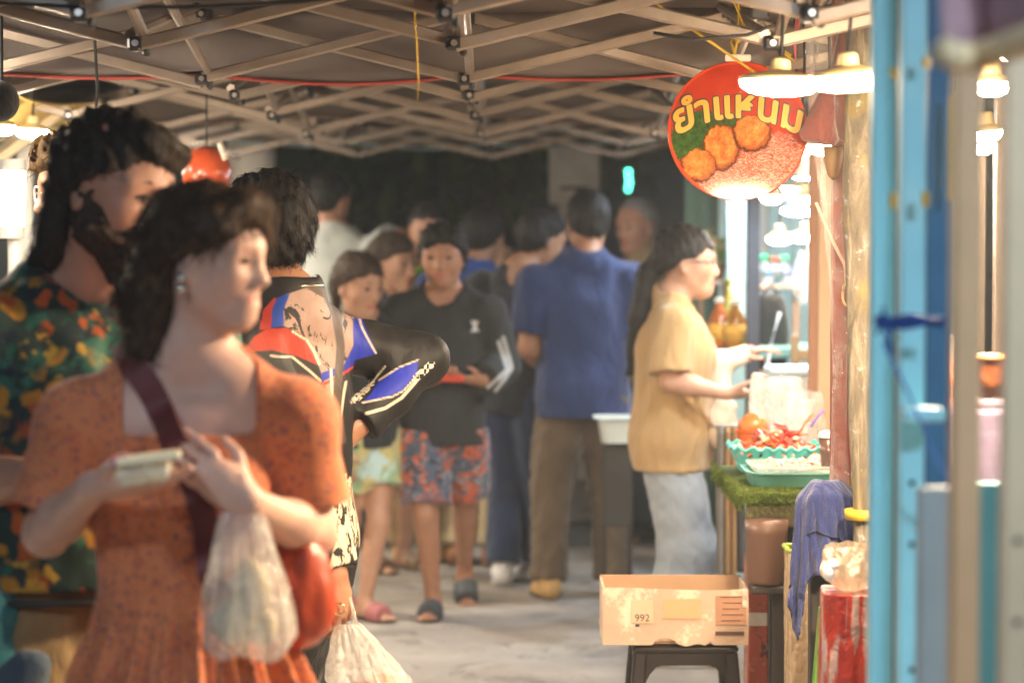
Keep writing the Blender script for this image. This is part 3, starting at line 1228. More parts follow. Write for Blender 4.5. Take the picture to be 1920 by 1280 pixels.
CAN_BROWN = canvas_mat('canvas_brown_grey', (.125, .102, .09))
CAN_GREY = canvas_mat('canvas_grey', (.13, .105, .088))
CAN_PALE = canvas_mat('canvas_pale_blue', (.42, .55, .60))
RED_EDGE = mat('piping_red', (.28, .04, .025), .7, .15)
PALE_EDGE = mat('piping_pale_blue', (.40, .56, .60), .7, .15)
tent('nearest brown canopy whose tubes cross the top of the picture, red edged valance', 3.2, 6.25, [3.75, 4.40, 5.05, 6.12], 1.868, 2.03, CAN_BROWN, RED_EDGE, .165)
tent('middle grey brown canopy beyond the red edged valance', 6.45, 9.3, [6.85, 7.9, 9.2], 1.872, 2.03, CAN_GREY, mat('piping_brown', (.2, .12, .08), .7), .12)
tent('farthest canopy with a pale blue hem over the dark opening', 9.45, 12.7, [9.75, 11.2, 12.55], 1.92, 2.07, CAN_GREY, PALE_EDGE, .115)

# ---------------------------------------------------------------- beyond the market: night trees, pole, wall
def leaf_mat(name, a, b_):
    m, nt, b = _new(name)
    f = noise(nt, coords(nt), 3, 4, .6)
    nt.links.new(ramp(nt, f, [(.3, a), (.7, b_)]), b.inputs['Base Color'])
    b.inputs['Roughness'].default_value = .55
    return m


LEAF = leaf_mat('leaf_green', (.05, .10, .025), (.13, .20, .04))
BARK = mat('bark', (.10, .075, .05), .9, .3, 9, .6, 25)


def tree(label, x, y, h, r, seed, n=2600, dense=1.6):
    rg = np.random.default_rng(seed)
    t = thing('tree', label, 'tree', (x, y, 0), 'trees behind the market')
    m = MB()
    top = np.array([x + .2, y, h * .6])
    m.tube([(x, y, 0), (x + .05, y, h * .25), (x + .1, y + .05, h * .45), top], [.16, .13, .11, .07], 9)
    tips = []
    for k in range(7):
        a = 2 * PI * k / 7 + rg.uniform(-.3, .3)
        b = np.array([x + .1, y, h * rg.uniform(.3, .5)])
        e = b + np.array([math.cos(a) * r * .6, math.sin(a) * r * .6, h * rg.uniform(.1, .35)])
        m.tube([b, (b + e) / 2 + (0, 0, .12), e], [.06, .045, .02], 6)
        tips.append(e)
    m.build('trunk', BARK, t, smooth=True)
    V, F = [], []
    n = int(n * dense)
    cl = [np.array([x, y, h * .68]) + rg.normal(size=3) * np.array([r * .5, r * .5, h * .14]) for _ in range(16)] + tips
    for i in range(n):
        c = cl[rg.integers(len(cl))] + rg.normal(size=3) * r * .24
        d, u = unit(rg.normal(size=3)), unit(rg.normal(size=3))
        s = unit(np.cross(d, u)); L = rg.uniform(.10, .2)
        k = len(V)
        V += [c - d * L, c + s * L * .4, c + d * L, c - s * L * .4]
        F.append((k, k + 1, k + 2, k + 3))
    mesh_obj('crown', np.array(V), np.array(F), LEAF, t, smooth=False)
    return t


tree('broad dark tree right of the middle, its leaves caught by the market light', -.15, 19.5, 5.2, 1.7, 1, 4200)
tree('dark tree behind the pale concrete pole', 2.2, 22.5, 6.5, 2.2, 2)
tree('shadowy tree in the dark gap behind the man in the pale tee', -3.4, 26, 6.5, 2.4, 3)
tree('far dark tree between the shadowy tree and the broad one', -1.6, 32, 7.0, 2.8, 4)
tree('wide dark tree filling the gap left of the middle', -.9, 24, 6.5, 2.6, 6, 4200)
tree('dark tree behind the tall man in the pale tee', -2.4, 20.5, 5.5, 1.9, 7, 3600)
tree('dark tree behind the green stall wall', 5.2, 21, 6, 2.2, 5)

m = MB()
c = P(1076, 640, 15.0)
t = thing('concrete_pole', 'pale concrete pole with a wide boxed upper half behind the crowd', 'pole', (c[0], 15.0, 0))
CONC = mat('concrete_pale', (.60, .55, .48), .9, .2, 6, .4, 40, wear=((.2, .18, .16), .3))
m.box((c[0], 15.0, .85), (.20, .2, 1.70), None, .01)
m.build('shaft', CONC, t)
m = MB()
m.box((c[0], 15.0, 2.55), (.31, .3, 1.70), None, .012)
m.build('cladding', CONC, t)
m = MB()
for z in (1.8, 2.6, 3.2):
    m.tube([(c[0] + .17 * math.cos(a), 15 + .17 * math.sin(a), z) for a in np.linspace(0, 2 * PI, 20)], .012, 5, caps=False)
m.build('strap', JOINT, t)

m = MB()
c = P(465, 640, 12.9)
tag(m.lathe([(.16, 0), (.16, .02), (.13, .05), (.13, 2.3), (.15, 2.32)], (c[0], 13.1, 0), 20).build('pillar', CONC, None, (c[0], 13.1, 0)), 'grey pillar with flaking paint behind the red lantern', 'pillar')

# low plastered wall and its kerb across the far end
m = MB()
m.box((0, 0, .30), (7.6, .18, .60), None, .01)
m.box((0, -.02, .62), (7.7, .26, .05), None, .008)
o = m.build('low_wall', mat('plaster_beige', (.34, .28, .21), .9, .25, 3, .3, 30, wear=((.15, .12, .1), .3)), None)
o.location = (.4, 16.4, 0)
tag(o, 'low beige plastered wall across the far end behind the crowd', 'wall')

# string of turquoise lights hanging in the dark
t = thing('string_light', 'turquoise string light hanging vertically in the dark left of the round sign', 'light', tuple(P(1182, 640, 21)[:2]) + (0,))
GTURQ = glow('light_turquoise', (.08, .92, .55), 9)
m = MB()
top, bot = P(1181, 268, 21), P(1177, 398, 21)
m.tube([top + (0, 0, .9), top, bot], .006, 5)
m.build('wire', JOINT, t)
for i in range(13):
    q = top + (bot - top) * (i / 12)
    m = MB()
    m.ball(q + np.array([.006 * math.sin(i * 2.1), 0, 0]), .017, 6)
    m.build('bulb', GTURQ, t, smooth=True)
t = thing('lamp_post', 'single tiny teal light left of the boy in the dark', 'light', (P(766, 458, 22)[0], 22, 0))
q = P(766, 458, 22)
m = MB()
m.tube([(q[0], 22, 0), q - (0, 0, .03)], .015, 6)
m.build('post', JOINT, t)
m = MB()
m.ball(q, .02, 6)
m.build('bulb', glow('light_teal_dim', (.12, .75, .55), 4), t, smooth=True)
# ---------------------------------------------------------------- lamps
WARMW = (1.0, .745, .48)
MIDW = (1.0, .85, .67)
COOLW = (.62, .80, 1.0)
LAMP_K = 1.0
CAP = mat('lamp_cap', (.70, .55, .28), .45, .1)
CORD = mat('cord_black', (.015, .015, .015), .6, .1)


def lamp(px, py, Y, dia_px, col, power, label, tilt=0.0, group='disc lamps hung over the right hand stalls', cord=.45, pos=None, dia=None):
    c = np.array(pos, float) if pos is not None else P(px, py, Y)
    r = (dia if dia else dia_px * Y / 4533) / 2
    t = thing('hanging_lamp', label, 'lamp', tuple(c + (0, 0, .03)), group)
    R = rotm(0, tilt, 0)
    m = MB()
    m.lathe([(r * 1.0, .004), (r * 1.02, .010), (r * .90, .015), (r * .55, .021), (.020, .026), (.018, .046), (.012, .05)], c, 28, R)
    m.build('cap', CAP, t)
    m = MB()
    m.lathe([(.001, -.022), (r * .4, -.021), (r * .75, -.016), (r * .96, -.006), (r * .985, .004)], c, 28, R)
    key = 'bulb_%d_%d' % (round(col[2] * 100), round(power))
    m.build('diffuser', glow(key, col, power * LAMP_K), t, smooth=True)
    m = MB()
    m.tube([c + R @ np.array([0, 0, .048]), c + (0.01, .01, .2), c + (0.0, .0, cord)], .004, 6)
    m.build('cord', CORD, t)
    return t


PW = 170
lamp(1462, 158, 4.6, 152, WARMW, PW, 'biggest glowing disc lamp, its left rim in front of the round sign', .04)
lamp(1592, 150, 4.45, 150, WARMW, PW, 'big glowing disc lamp touching the pale blue tent leg, right of the biggest one', -.05)
lamp(1502, 258, 5.95, 74, WARMW, PW, 'small disc lamp at the right rim of the sign, above the doubled pair', .03)
lamp(1486, 284, 6.1, 72, WARMW, PW, 'left disc lamp of the close pair under the folded umbrella', -.03)
lamp(1548, 276, 5.8, 72, WARMW, PW, 'right disc lamp of the close pair under the folded umbrella', .03)
lamp(1447, 370, 8.6, 44, MIDW, PW * .36, 'small warm disc lamp just under the lower rim of the sign', .05)
lamp(1500, 356, 8.3, 70, MIDW, PW * .36, 'upper one of the two stacked warm discs right below the sign', .1)
lamp(1510, 372, 8.0, 66, MIDW, PW * .36, 'lower one of the two stacked warm discs right below the sign', .0)
lamp(1502, 394, 8.9, 78, COOLW, PW * .36, 'wide bluish white disc lamp, fourth down from the sign', .0)
lamp(1462, 447, 8.5, 50, MIDW, PW * .24, 'left half of the lowest warm lamp pair, right of the woman with glasses', -.04)
lamp(1512, 443, 8.2, 62, MIDW, PW * .28, 'right half of the lowest warm lamp pair, beside the wooden post', -.06)
lamp(1858, 160, 4.7, 70, WARMW, PW, 'warm disc lamp between the two beige tent legs, topmost there', .0)
lamp(1850, 250, 5.6, 60, WARMW, PW, 'warm disc lamp between the beige tent legs, middle one', -.1)
lamp(1842, 274, 6.2, 50, WARMW, PW, 'warm disc lamp between the beige tent legs, lowest one', -.05)
# bare cold bulb with a conical shade
c = P(1512, 318, 7.6)
t = thing('cone_lamp', 'cold blue white cone shaped lamp between the paired discs and the stacked discs', 'lamp', tuple(c))
m = MB(); m.lathe([(.018, .05), (.03, .035), (.050, -.022), (.050, -.026)], c, 20); m.build('shade', mat('shade_white', (.8, .8, .8), .4, .05), t, smooth=True)
m = MB(); m.lathe([(.001, -.032), (.03, -.030), (.047, -.024)], c, 20); m.build('diffuser', glow('bulb_cold', COOLW, 420), t, smooth=True)
m = MB(); m.tube([c + (0, 0, .05), c + (0, 0, .45)], .004, 6); m.build('cord', CORD, t)
# the same rows of lamps carry on along the stalls
for i_, (pos, col) in enumerate((((1.30, 7.1, 1.85), MIDW), ((1.25, 9.6, 1.8), MIDW))):
    lamp(0, 0, 0, 0, col, PW, 'disc lamp farther along the right hand row', pos=pos, dia=.165, group='disc lamps hung over the right hand stalls')
# left hand stalls
LG = 'lamps of the left hand stalls'
lamp(60, 247, 7.6, 62, MIDW, PW, 'white hot disc lamp left of the bearded man', .05, LG)
lamp(2, 240, 7.2, 52, MIDW, PW, 'disc lamp cut by the left edge of the picture', .0, LG)
for i_, (pos, col) in enumerate((((-1.75, 9.4, 1.82), MIDW), ((-1.95, 11.2, 1.85), MIDW), ((-1.7, 5.2, 1.95), MIDW))):
    lamp(0, 0, 0, 0, col, PW * 2.4, 'disc lamp farther along the left hand row', pos=pos, dia=.165, group=LG)
lamp(0, 0, 0, 0, COOLW, 200, 'cool disc lamp of the nearest right hand stall', pos=(.98, 1.75, 2.10), dia=.165)
lamp(0, 0, 0, 0, WARMW, 820, 'warm disc lamp just outside the right edge', pos=(.88, 3.98, 1.76), dia=.165)
lamp(0, 0, 0, 0, COOLW, 140, 'cool disc lamp of the nearest left hand stall', pos=(-.95, 1.95, 2.15), dia=.165, group=LG)
lamp(0, 0, 0, 0, COOLW, 150, 'cool disc lamp behind the round sign', pos=(.96, 10.0, 1.90), dia=.165)
lamp(0, 0, 0, 0, MIDW, 330, 'fill lamp added for the crowd, unseen behind the head of the bearded man', pos=(-1.02, 5.9, 1.63), dia=.15, group=LG)  # added fill light for the fronts of the crowd, not a stall's own lamp
a, b = P(24, 322, 6.9), P(20, 424, 6.9)
t = thing('tube_lamp', 'upright fluorescent tube glowing white at the left edge', 'lamp', tuple(b))
m = MB(); m.tube([a, b], .036, 14); m.build('tube', glow('tube_glow', (1.0, .80, .52), 60), t, smooth=True)
m = MB(); m.tube([a, a + (0, 0, .035)], .038, 14); m.tube([b, b - (0, 0, .035)], .038, 14); m.tube([b - (.0, -.05, .02), np.array([b[0], b[1] + .05, .0])], .02, 8); m.build('holder', mat('plastic_white', (.72, .72, .70), .4, .08), t)

# ---------------------------------------------------------------- the round sign
SY = 5.45
sc_ = P(1383, 246, SY)
rS = 131 * SY / 4533
sign = thing('round_sign', 'round red hanging sign with yellow Thai lettering over a picture of fried food', 'sign', tuple(sc_))
RS = rotm(rad(-6.3), 0, rad(-3))


def sign_mat():
    m, nt, b = _new('sign_print')
    v = coords(nt, (1 / rS, 1, 1 / rS))
    sx = N(nt, 'ShaderNodeSeparateXYZ'); nt.links.new(v, sx.inputs[0])
    x, z = sx.outputs[0], sx.outputs[2]
    n1 = noise(nt, v, 3.2, 4, .6)
    n2 = noise(nt, v, 11, 5, .65)
    red = ramp(nt, n1, [(.3, (.36, .032, .014)), (.7, (.42, .045, .018))])
    def edge(val, w=25.0):
        return ramp(nt, math_n(nt, 'MULTIPLY_ADD', val, w, .5), [(0, 0.0), (1, 1.0)])
    def disc(cx, cz, rx, rz, wob_=.25):
        dx = math_n(nt, 'DIVIDE', math_n(nt, 'SUBTRACT', x, cx), rx)
        dz = math_n(nt, 'DIVIDE', math_n(nt, 'SUBTRACT', z, cz), rz)
        d = math_n(nt, 'SQRT', math_n(nt, 'ADD', math_n(nt, 'MULTIPLY', dx, dx), math_n(nt, 'MULTIPLY', dz, dz)))
        d = math_n(nt, 'ADD', d, math_n(nt, 'MULTIPLY', math_n(nt, 'SUBTRACT', n2, .5), wob_ * 2))
        return edge(math_n(nt, 'SUBTRACT', 1.0, d), 8.0)
    leaf = ramp(nt, n2, [(.3, (.012, .035, .008)), (.6, (.045, .10, .02)), (.8, (.10, .17, .04))])
    nug = ramp(nt, noise(nt, v, 6, 6, .75), [(.3, (.20, .045, .008)), (.48, (.45, .14, .03)), (.62, (.60, .24, .06)), (.8, (.72, .38, .14))])
    shred = ramp(nt, noise(nt, coords(nt, (1 / rS, 1, 2.2 / rS)), 8, 5, .7, 3.0), [(.36, (.16, .025, .012)), (.47, (.42, .10, .06)), (.56, (.56, .22, .16)), (.68, (.70, .42, .32))])
    c = red
    c = mixc(nt, disc(-.52, -.12, .44, .42), c, leaf)
    c = mixc(nt, disc(-.10, .02, .42, .22), c, leaf)
    c = mixc(nt, disc(.12, -.62, .74, .42, .3), c, shred)
    c = mixc(nt, disc(.52, -.32, .40, .30, .3), c, shred)
    for q in ((-.24, -.24, .27, .34), (.20, -.04, .28, .27), (-.56, -.50, .26, .24)):
        c = mixc(nt, disc(*q, .22), c, (.07, .015, .006))
        c = mixc(nt, disc(q[0], q[1] + .02, q[2] * .90, q[3] * .90, .30), c, (.30, .08, .015))
        c = mixc(nt, disc(q[0] - .01, q[1] + .04, q[2] * .80, q[3] * .80, .35), c, nug)
    rr = math_n(nt, 'SQRT', math_n(nt, 'ADD', math_n(nt, 'MULTIPLY', x, x), math_n(nt, 'MULTIPLY', z, z)))
    c = mixc(nt, edge(math_n(nt, 'SUBTRACT', rr, .955), 60.0), c, (.55, .06, .02))
    nt.links.new(c, b.inputs['Base Color'])
    b.inputs['Roughness'].default_value = .10
    b.inputs['Specular IOR Level'].default_value = .3
    return m


m = MB()
m.lathe([(rS * .99, -.006), (rS, -.004), (rS, .004), (rS * .99, .006)], sc_, 72, RS @ rotm(PI / 2))
m.build('board', sign_mat(), sign)


def text_mesh(body, size, bold, ext):
    cu = bpy.data.curves.new('lettering', 'FONT')
    cu.body = body
    cu.size = size
    cu.offset = bold
    cu.extrude = ext
    cu.align_x = 'CENTER'
    o = bpy.data.objects.new('lettering', cu)
    COL.objects.link(o)
    bpy.context.view_layer.update()
    me = bpy.data.meshes.new_from_object(o.evaluated_get(bpy.context.evaluated_depsgraph_get()))
    v = np.empty(len(me.vertices) * 3, np.float32); me.vertices.foreach_get('co', v); v = v.reshape(-1, 3)
    f = [tuple(p.vertices) for p in me.polygons]
    bpy.data.objects.remove(o); bpy.data.meshes.remove(me); bpy.data.curves.remove(cu)
    return v.astype(float), f


def arch(v, w, rise, z0, off):
    """bend flat lettering into the sign's arch"""
    out = []
    x0, x1 = v[:, 0].min(), v[:, 0].max()
    k = w / (x1 - x0)
    for x, y, z in v:
        u = (x - (x0 + x1) / 2) * k
        n = u / (w / 2)
        zz = z0 + y * k * 1.06 - rise * n * n
        out.append(sc_ + RS @ np.array([u + y * k * .22 * n - y * k * 0.0, -.0075 - off - z, zz]))
    return np.array(out)


THAI = '\u0e22\u0e33\u0e41\u0e2b\u0e19\u0e21'
for nm_, bold, off, col_ in (('lettering_outline', .058, .0, (.05, .018, .008)), ('lettering', .026, .0015, (.60, .32, .02))):
    v0, f0 = text_mesh(THAI, 1.0, 0.0, .0)
    v_, f_ = [], []
    for k_ in range(10):
        a_ = 2 * PI * k_ / 10
        f_ += [tuple(i + len(v_) * len(v0) for i in q_) for q_ in f0]
        v_.append(v0 + np.array([bold * math.cos(a_), bold * math.sin(a_), k_ * 2e-5]))
    v_ = np.concatenate(v_)
    o = mesh_obj(nm_, arch(v_, rS * (1.80 if bold > .04 else 1.74), .040, .030, off), f_, mat('ink_' + nm_, col_, .4, .06), sign, smooth=False)
m = MB()
m.box(sc_ + (0.0, -.002, rS + .006), (.058, .012, .016), None, .003)
m.build('clip', mat('plastic_cream', (.70, .66, .58), .5, .1), sign)
YEL = mat('rope_yellow', (.50, .33, .03), .8, .2)
m = MB()
a = sc_ + (0, 0, rS + .012)
m.tube([a + (-.006, 0, 0), a + (-.016, .0, .03), a + (.004, 0, .055), a + (.05, .0, .062), a + (.085, .0, .02), a + (.12, .01, .0)], .0035, 6)
m.tube([a + (-.008, 0, .0), a + (.002, 0, .05), a + (.0, 0, .35)], .0032, 6)
m.ball(a + (.0, 0, .035), .008, 6)
m.build('cord', YEL, sign, smooth=True)

# yellow ropes and ribbon tied to the canopy tubes
def rope(label, pts, r=.0035, mt=YEL, name='rope', squash=1.0):
    m = MB()
    m.tube(pts, r, 6, squash=squash)
    o = m.build(name, mt, None, np.array(pts[0]), smooth=True)
    return tag(o, label, 'rope')


rope('yellow ribbon hanging straight down from a tube, left of the middle', [P(777, -40, 4.6), P(778, 40, 4.6), P(782, 100, 4.6), P(784, 150, 4.6), P(783, 192, 4.6)], [.007, .0075, .007, .006, .001], name='ribbon', squash=.25)
rope('long yellow cord slanting down behind the sign from the top', [P(1195, -20, 5.2), P(1290, 50, 5.2), P(1370, 105, 5.25), P(1420, 140, 5.3)], .003)
rope('short yellow cord slanting from the top edge above the sign', [P(1370, -10, 5.3), P(1392, 42, 5.35), P(1455, 90, 5.4), P(1490, 115, 5.4)], .0025)
rope('black cable sagging under the first tubes across the top', [P(-30, 5, 4.4), P(150, 14, 4.4), P(350, 14, 4.4), P(560, 4, 4.4), P(760, -14, 4.4)], .004, CORD, 'cable')
rope('black cable looping above the round sign', [P(1225, 62, 5.0), P(1300, 75, 5.0), P(1400, 66, 5.0), P(1500, 30, 5.0), P(1560, 10, 5.0)], .004, CORD, 'cable')

# ---------------------------------------------------------------- posts on the right
def post(name, label, px0, px1, Y, z0, z1, mt, cat='post', holes=None, depth=None, bev=.003, group=None, cap=False):
    a, b = P(px0, 640, Y), P(px1, 640, Y)
    w_ = b[0] - a[0]
    cx = (a[0] + b[0]) / 2
    t = thing(name, label, cat, (cx, Y, 0), group)
    d = depth or w_
    m = MB()
    m.box((cx, Y + d / 2, (z0 + z1) / 2), (w_, d, z1 - z0), None, bev)
    m.build('tube', mt, t)
    if holes:
        for hy in holes:
            m = MB()
            c = P((px0 + px1) / 2 - 2, hy, Y)
            m.lathe([(.0042, -.0006), (.0042, .0006)], (c[0], Y - .001, c[2]), 12, rotm(PI / 2))
            m.build('hole', mat('hole_dark', (.01, .01, .012), .8), t)
    return t


SKY = mat('paint_pale_blue', (.34, .77, .88), .42, .08, 9, spec=.45, wear=((.14, .36, .46), .22))
DEEP = mat('paint_deep_blue', (.045, .15, .30), .5, .15, 9, wear=((.02, .07, .15), .3))
BEIGE = mat('paint_beige', (.64, .49, .31), .5, .1, 7, wear=((.3, .24, .18), .25))
LGG = 'tent legs at the right edge'
post('tent_leg', 'pale blue tent leg farthest left, without holes, beside the rough grey post', 1634, 1677, 3.55, 0, 2.25, SKY, 'tent leg')
post('tent_leg', 'pale blue tent leg with three bolt holes, in front of the deep blue one', 1688, 1735, 3.2, 0, 2.25, SKY, 'tent leg', (905, 1020, 1255))
post('tent_leg', 'deep blue tent leg between the pale blue and the beige ones', 1737, 1780, 3.4, 0, 2.25, DEEP, 'tent leg')
post('tent_leg', 'darker beige tent leg, right of the deep blue one', 1788, 1841, 2.75, 0, 2.25, mat('paint_tan', (.50, .35, .20), .5, .1, 7, wear=((.22, .17, .12), .25)), 'tent leg')
post('tent_leg', 'light beige tent leg with two bolt holes at the right edge', 1884, 1935, 2.6, 0, 2.25, BEIGE, 'tent leg', (1013, 1165))
post('tent_leg', 'dark brown strip added to fill the gap between the two pale blue legs', 1675, 1691, 3.65, 0, 2.25, mat('gap_strip_brown', (.05, .035, .028), .5, .15), 'tent leg')  # added strip, no real leg: keeps the bright background out of the dark gap
# yellow bolts / sleeve clips on the blue legs
for px, y0, y1, lab in ((1676, 128, 148, 'upper yellow clip on the right side of the first pale blue leg'), (1675, 362, 392, 'lower yellow clip on the right side of the first pale blue leg'), (1736, 108, 128, 'upper yellow clip beside the deep blue leg'), (1735, 360, 388, 'lower yellow clip beside the deep blue leg')):
    m = MB(); a = P(px, y0, 3.16)
    m.tube([a, P(px, y1, 3.16)], .005, 8)
    tag(m.build('clip', mat('clip_yellow', (.62, .38, .03), .5), None, a), lab, 'clip', 'yellow clips on the tent legs')
m = MB(); a = P(1783, 180, 3.36)
m.tube([a, P(1781, 375, 3.36)], .0035, 8)
tag(m.build('cord', mat('clip_yellow', (.62, .38, .03), .5), None, a), 'thin yellow cord down the right edge of the deep blue leg', 'cord')
# blue twine knotted round the legs
TW = mat('twine_blue', (.012, .06, .26), .8, .2)
m = MB()
for k in range(5):
    pts = []
    for i in range(25):
        u = i / 24
        q = P(1640 + 130 * u, 603 + 3.5 * (k - 2) + 4 * math.sin(u * 9 + k), 3.12)
        pts.append(q + np.array([0, -.004 * (k % 2), 0]))
    m.tube(pts, .0032, 5)
for k, (dx, dy) in enumerate(((-14, 22), (-2, -26), (14, 60), (8, 44), (20, 20), (-12, -10))):
    m.tube([P(1658, 603, 3.11), P(1658 + dx * .6, 603 + dy * .5, 3.10), P(1658 + dx, 603 + dy, 3.11)], .003, 5)
m.ball(P(1657, 603, 3.11), .010, 6)
tag(m.build('twine', TW, None, P(1700, 603, 3.12), smooth=True), 'blue twine knotted round the blue tent legs', 'twine')
m = MB()
a = P(1682, 700, 3.05)
m.tube([P(1655, 640, 3.1), P(1705, 740, 3.1), P(1765, 880, 3.1), P(1790, 900, 3.1)], .005, 6, squash=.4)
tag(m.build('strap', mat('strap_blue', (.06, .20, .55), .7), None, a, smooth=True), 'bright blue strap slanting down across the deep blue leg', 'strap')
m = MB()
m.box(P(1728, 776, 3.15) + (0, 0, 0), (.055, .05, .017), None, .004)
tag(m.build('leg_bracket', SKY, None, P(1728, 776, 3.15)), 'pale blue bracket on the tent leg beside the deep blue one', 'bracket')

# rough weathered post, red post, wooden post
def rough_mat():
    m, nt, b = _new('weathered_post')
    v = coords(nt, (1, 1, .22))
    f = noise(nt, v, 26, 6, .7, .6)
    g = noise(nt, coords(nt), 9, 4, .6)
    c = ramp(nt, f, [(.3, (.05, .042, .032)), (.5, (.15, .125, .09)), (.68, (.33, .29, .22))])
    c = mixc(nt, ramp(nt, g, [(.52, 0.0), (.64, .6)]), c, (.26, .20, .06))
    c = mixc(nt, ramp(nt, noise(nt, coords(nt), 30, 3, .6), [(.62, 0.0), (.7, .8)]), c, (.45, .47, .46))
    nt.links.new(c, b.inputs['Base Color'])
    b.inputs['Roughness'].default_value = .8
    bump(nt, b, f, .8, .02)
    return m


m = MB()
c = P(1624, 640, 5.25)
pts, rs = [], []
for i in range(26):
    z = 2.5 * i / 25
    pts.append((c[0] + .012 * math.sin(z * 2.3), 5.3, z)); rs.append(.036 + .004 * math.sin(z * 5 + 1) + .003 * math.sin(z * 13))
m.tube(pts, rs, 16)
t = thing('rough_post', 'rough weathered grey timber post between the red post and the blue tent legs', 'post', (c[0], 5.3, 0))
m.build('trunk', rough_mat(), t, smooth=True)
m = MB()
q = P(1630, 968, 5.25)
m.lathe([(.0425, -.011), (.043, .011)], (c[0] + .005, 5.3, q[2]), 20)
m.build('tape_band', mat('tape_yellow', (.55, .38, .03), .5), t, smooth=True)

REDP = mat('paint_red_brown', (.26, .055, .035), .5, .25, 6, .3, 50, wear=((.40, .20, .16), .22))
post('red_post', 'chipped red brown square post wrapped in clear plastic, left of the rough post', 1561, 1597, 5.5, 0, 2.4, REDP, 'post', bev=.004)
WOODL = mat('wood_pale', (.52, .35, .24), .7, .2, 6, .3, 30, stretch=(1, 1, .08), wear=((.2, .10, .07), .18))
post('wooden_post', 'pale pinkish wooden post left of the red post', 1535, 1562, 7.06, 0, 2.2, WOODL, 'post')
post('wooden_post', 'thin brown wooden post behind the pale one', 1517, 1534, 7.12, 0, 2.1, mat('wood_brown', (.30, .16, .10), .7, .2, 6, stretch=(1, 1, .08)), 'post')
# clear plastic sheet gathered round the red post
CLEAR = film('film_clear', (.92, .90, .88), .20, .08, .3)
m = MB()
def drape(u, v):
    z = 2.35 - 1.75 * v
    w_ = .060 + .018 * math.sin(5 * v + 1) - .02 * abs(v - .35)
    a = -PI * .15 - u * PI * 1.0
    f = 1 + .13 * math.sin(9 * a + 14 * v) + .07 * math.sin(23 * a - 30 * v)
    q = P(1578, 640, 5.48)
    return (q[0] + w_ * f * math.cos(a) * (.75 + .3 * math.sin(7 * v)), 5.50 + w_ * f * math.sin(a) * .7, z)
m.sheet(drape, 40, 90)
tag(m.build('plastic_sheet', CLEAR, None, P(1578, 640, 5.48), smooth=True), 'crinkled clear plastic sheet hanging round the red post', 'plastic sheet')
# folded umbrella
c = P(1541, 225, 5.35)
t = thing('folded_umbrella', 'folded dark red umbrella hanging point down against the red post', 'umbrella', tuple(c))
m = MB()
a, b = P(1560, 130, 5.36), P(1532, 268, 5.36)
prof = [(.004, 0), (.010, .15), (.024, .55), (.040, .92), (.034, 1.0)]
R_ = np.stack(frame(b - a), 1)
L_ = np.linalg.norm(b - a)
m.lathe([(r_, z_ * L_) for r_, z_ in prof], a, 24, R_, wob=.18)
m.build('canopy', cloth('cloth_maroon', (.16, .045, .035), .7), t, smooth=True)
m = MB(); m.tube([a - unit(b - a) * .25, a], .005, 6); m.build('shaft', STEEL, t)
c2 = P(1562, 300, 5.4)
m = MB(); m.lathe([(.022, .03), (.021, 0), (.012, -.035), (.002, -.045)], c2, 18)
tag(m.build('ladle', mat('ladle_brown', (.20, .12, .06), .6), None, c2, smooth=True), 'small brown rounded scoop hanging on the red post under the lamps', 'scoop')
rope('thin pinkish cord tied down the red post', [P(1530, 380, 5.4), P(1555, 440, 5.4), P(1583, 495, 5.4), P(1588, 520, 5.4)], .004, mat('cord_pink', (.6, .4, .33), .6))
m = MB()
cc = P(1588, 552, 5.42)
m.tube([cc + (.010 * math.sin(a_), 0, .025 * math.cos(a_)) for a_ in np.linspace(0, 2 * PI, 20)], .003, 5)
m.tube([cc + (0, 0, .025), cc + (-.002, 0, .06)], .006, 6)
tag(m.build('cord_knot', mat('cord_straw', (.5, .38, .2), .6), None, cc, smooth=True), 'knotted loop of straw coloured cord on the red post', 'knot')
# red rag above, next to the sign
m = MB()
m.tube([P(1500, -20, 5.3), P(1496, 40, 5.3), P(1490, 80, 5.3), P(1492, 118, 5.3)], [.004, .012, .008, .002], 8, squash=.5)
tag(m.build('rag', cloth('cloth_rag', (.45, .10, .09), .7), None, P(1496, 40, 5.3), smooth=True), 'small twisted red and white rag hanging right of the sign', 'rag')
m = MB()
m.box(P(1424, 24, 4.9), (.036, .03, .026), None, .003)
m.tube([P(1424, 40, 4.9) + (.012 * math.sin(a_), 0, .012 * math.cos(a_) - .01) for a_ in np.linspace(0, 2 * PI, 14)], .0015, 5)
tag(m.build('junction_box', JOINT, None, P(1424, 24, 4.9)), 'black junction box under the canopy, above the sign', 'junction box')
# awning at the top right corner
m = MB()
def awn(u, v):
    q = P(1772 + 240 * u, 0, 2.42)
    return (q[0], 2.42 + .04 * math.sin(6 * u) + .1 * v, P(0, 82 - 42 * u * u + 6 * math.sin(7 * u), 2.42)[2] + .35 * v)
m.sheet(awn, 30, 12, .004)
t = thing('awning', 'mauve awning edge hanging in the top right corner', 'awning', tuple(P(1850, 40, 2.75)))
m.build('valance', cloth('cloth_mauve', (.34, .20, .21), .85), t, smooth=True)
m = MB()
m.tube([np.array(awn(i / 30, 0)) + (0, -.006, -.010) for i in range(31)], .016, 8)
m.build('hem_tube', mat('hem_cream', (.62, .46, .26), .6), t, smooth=True)

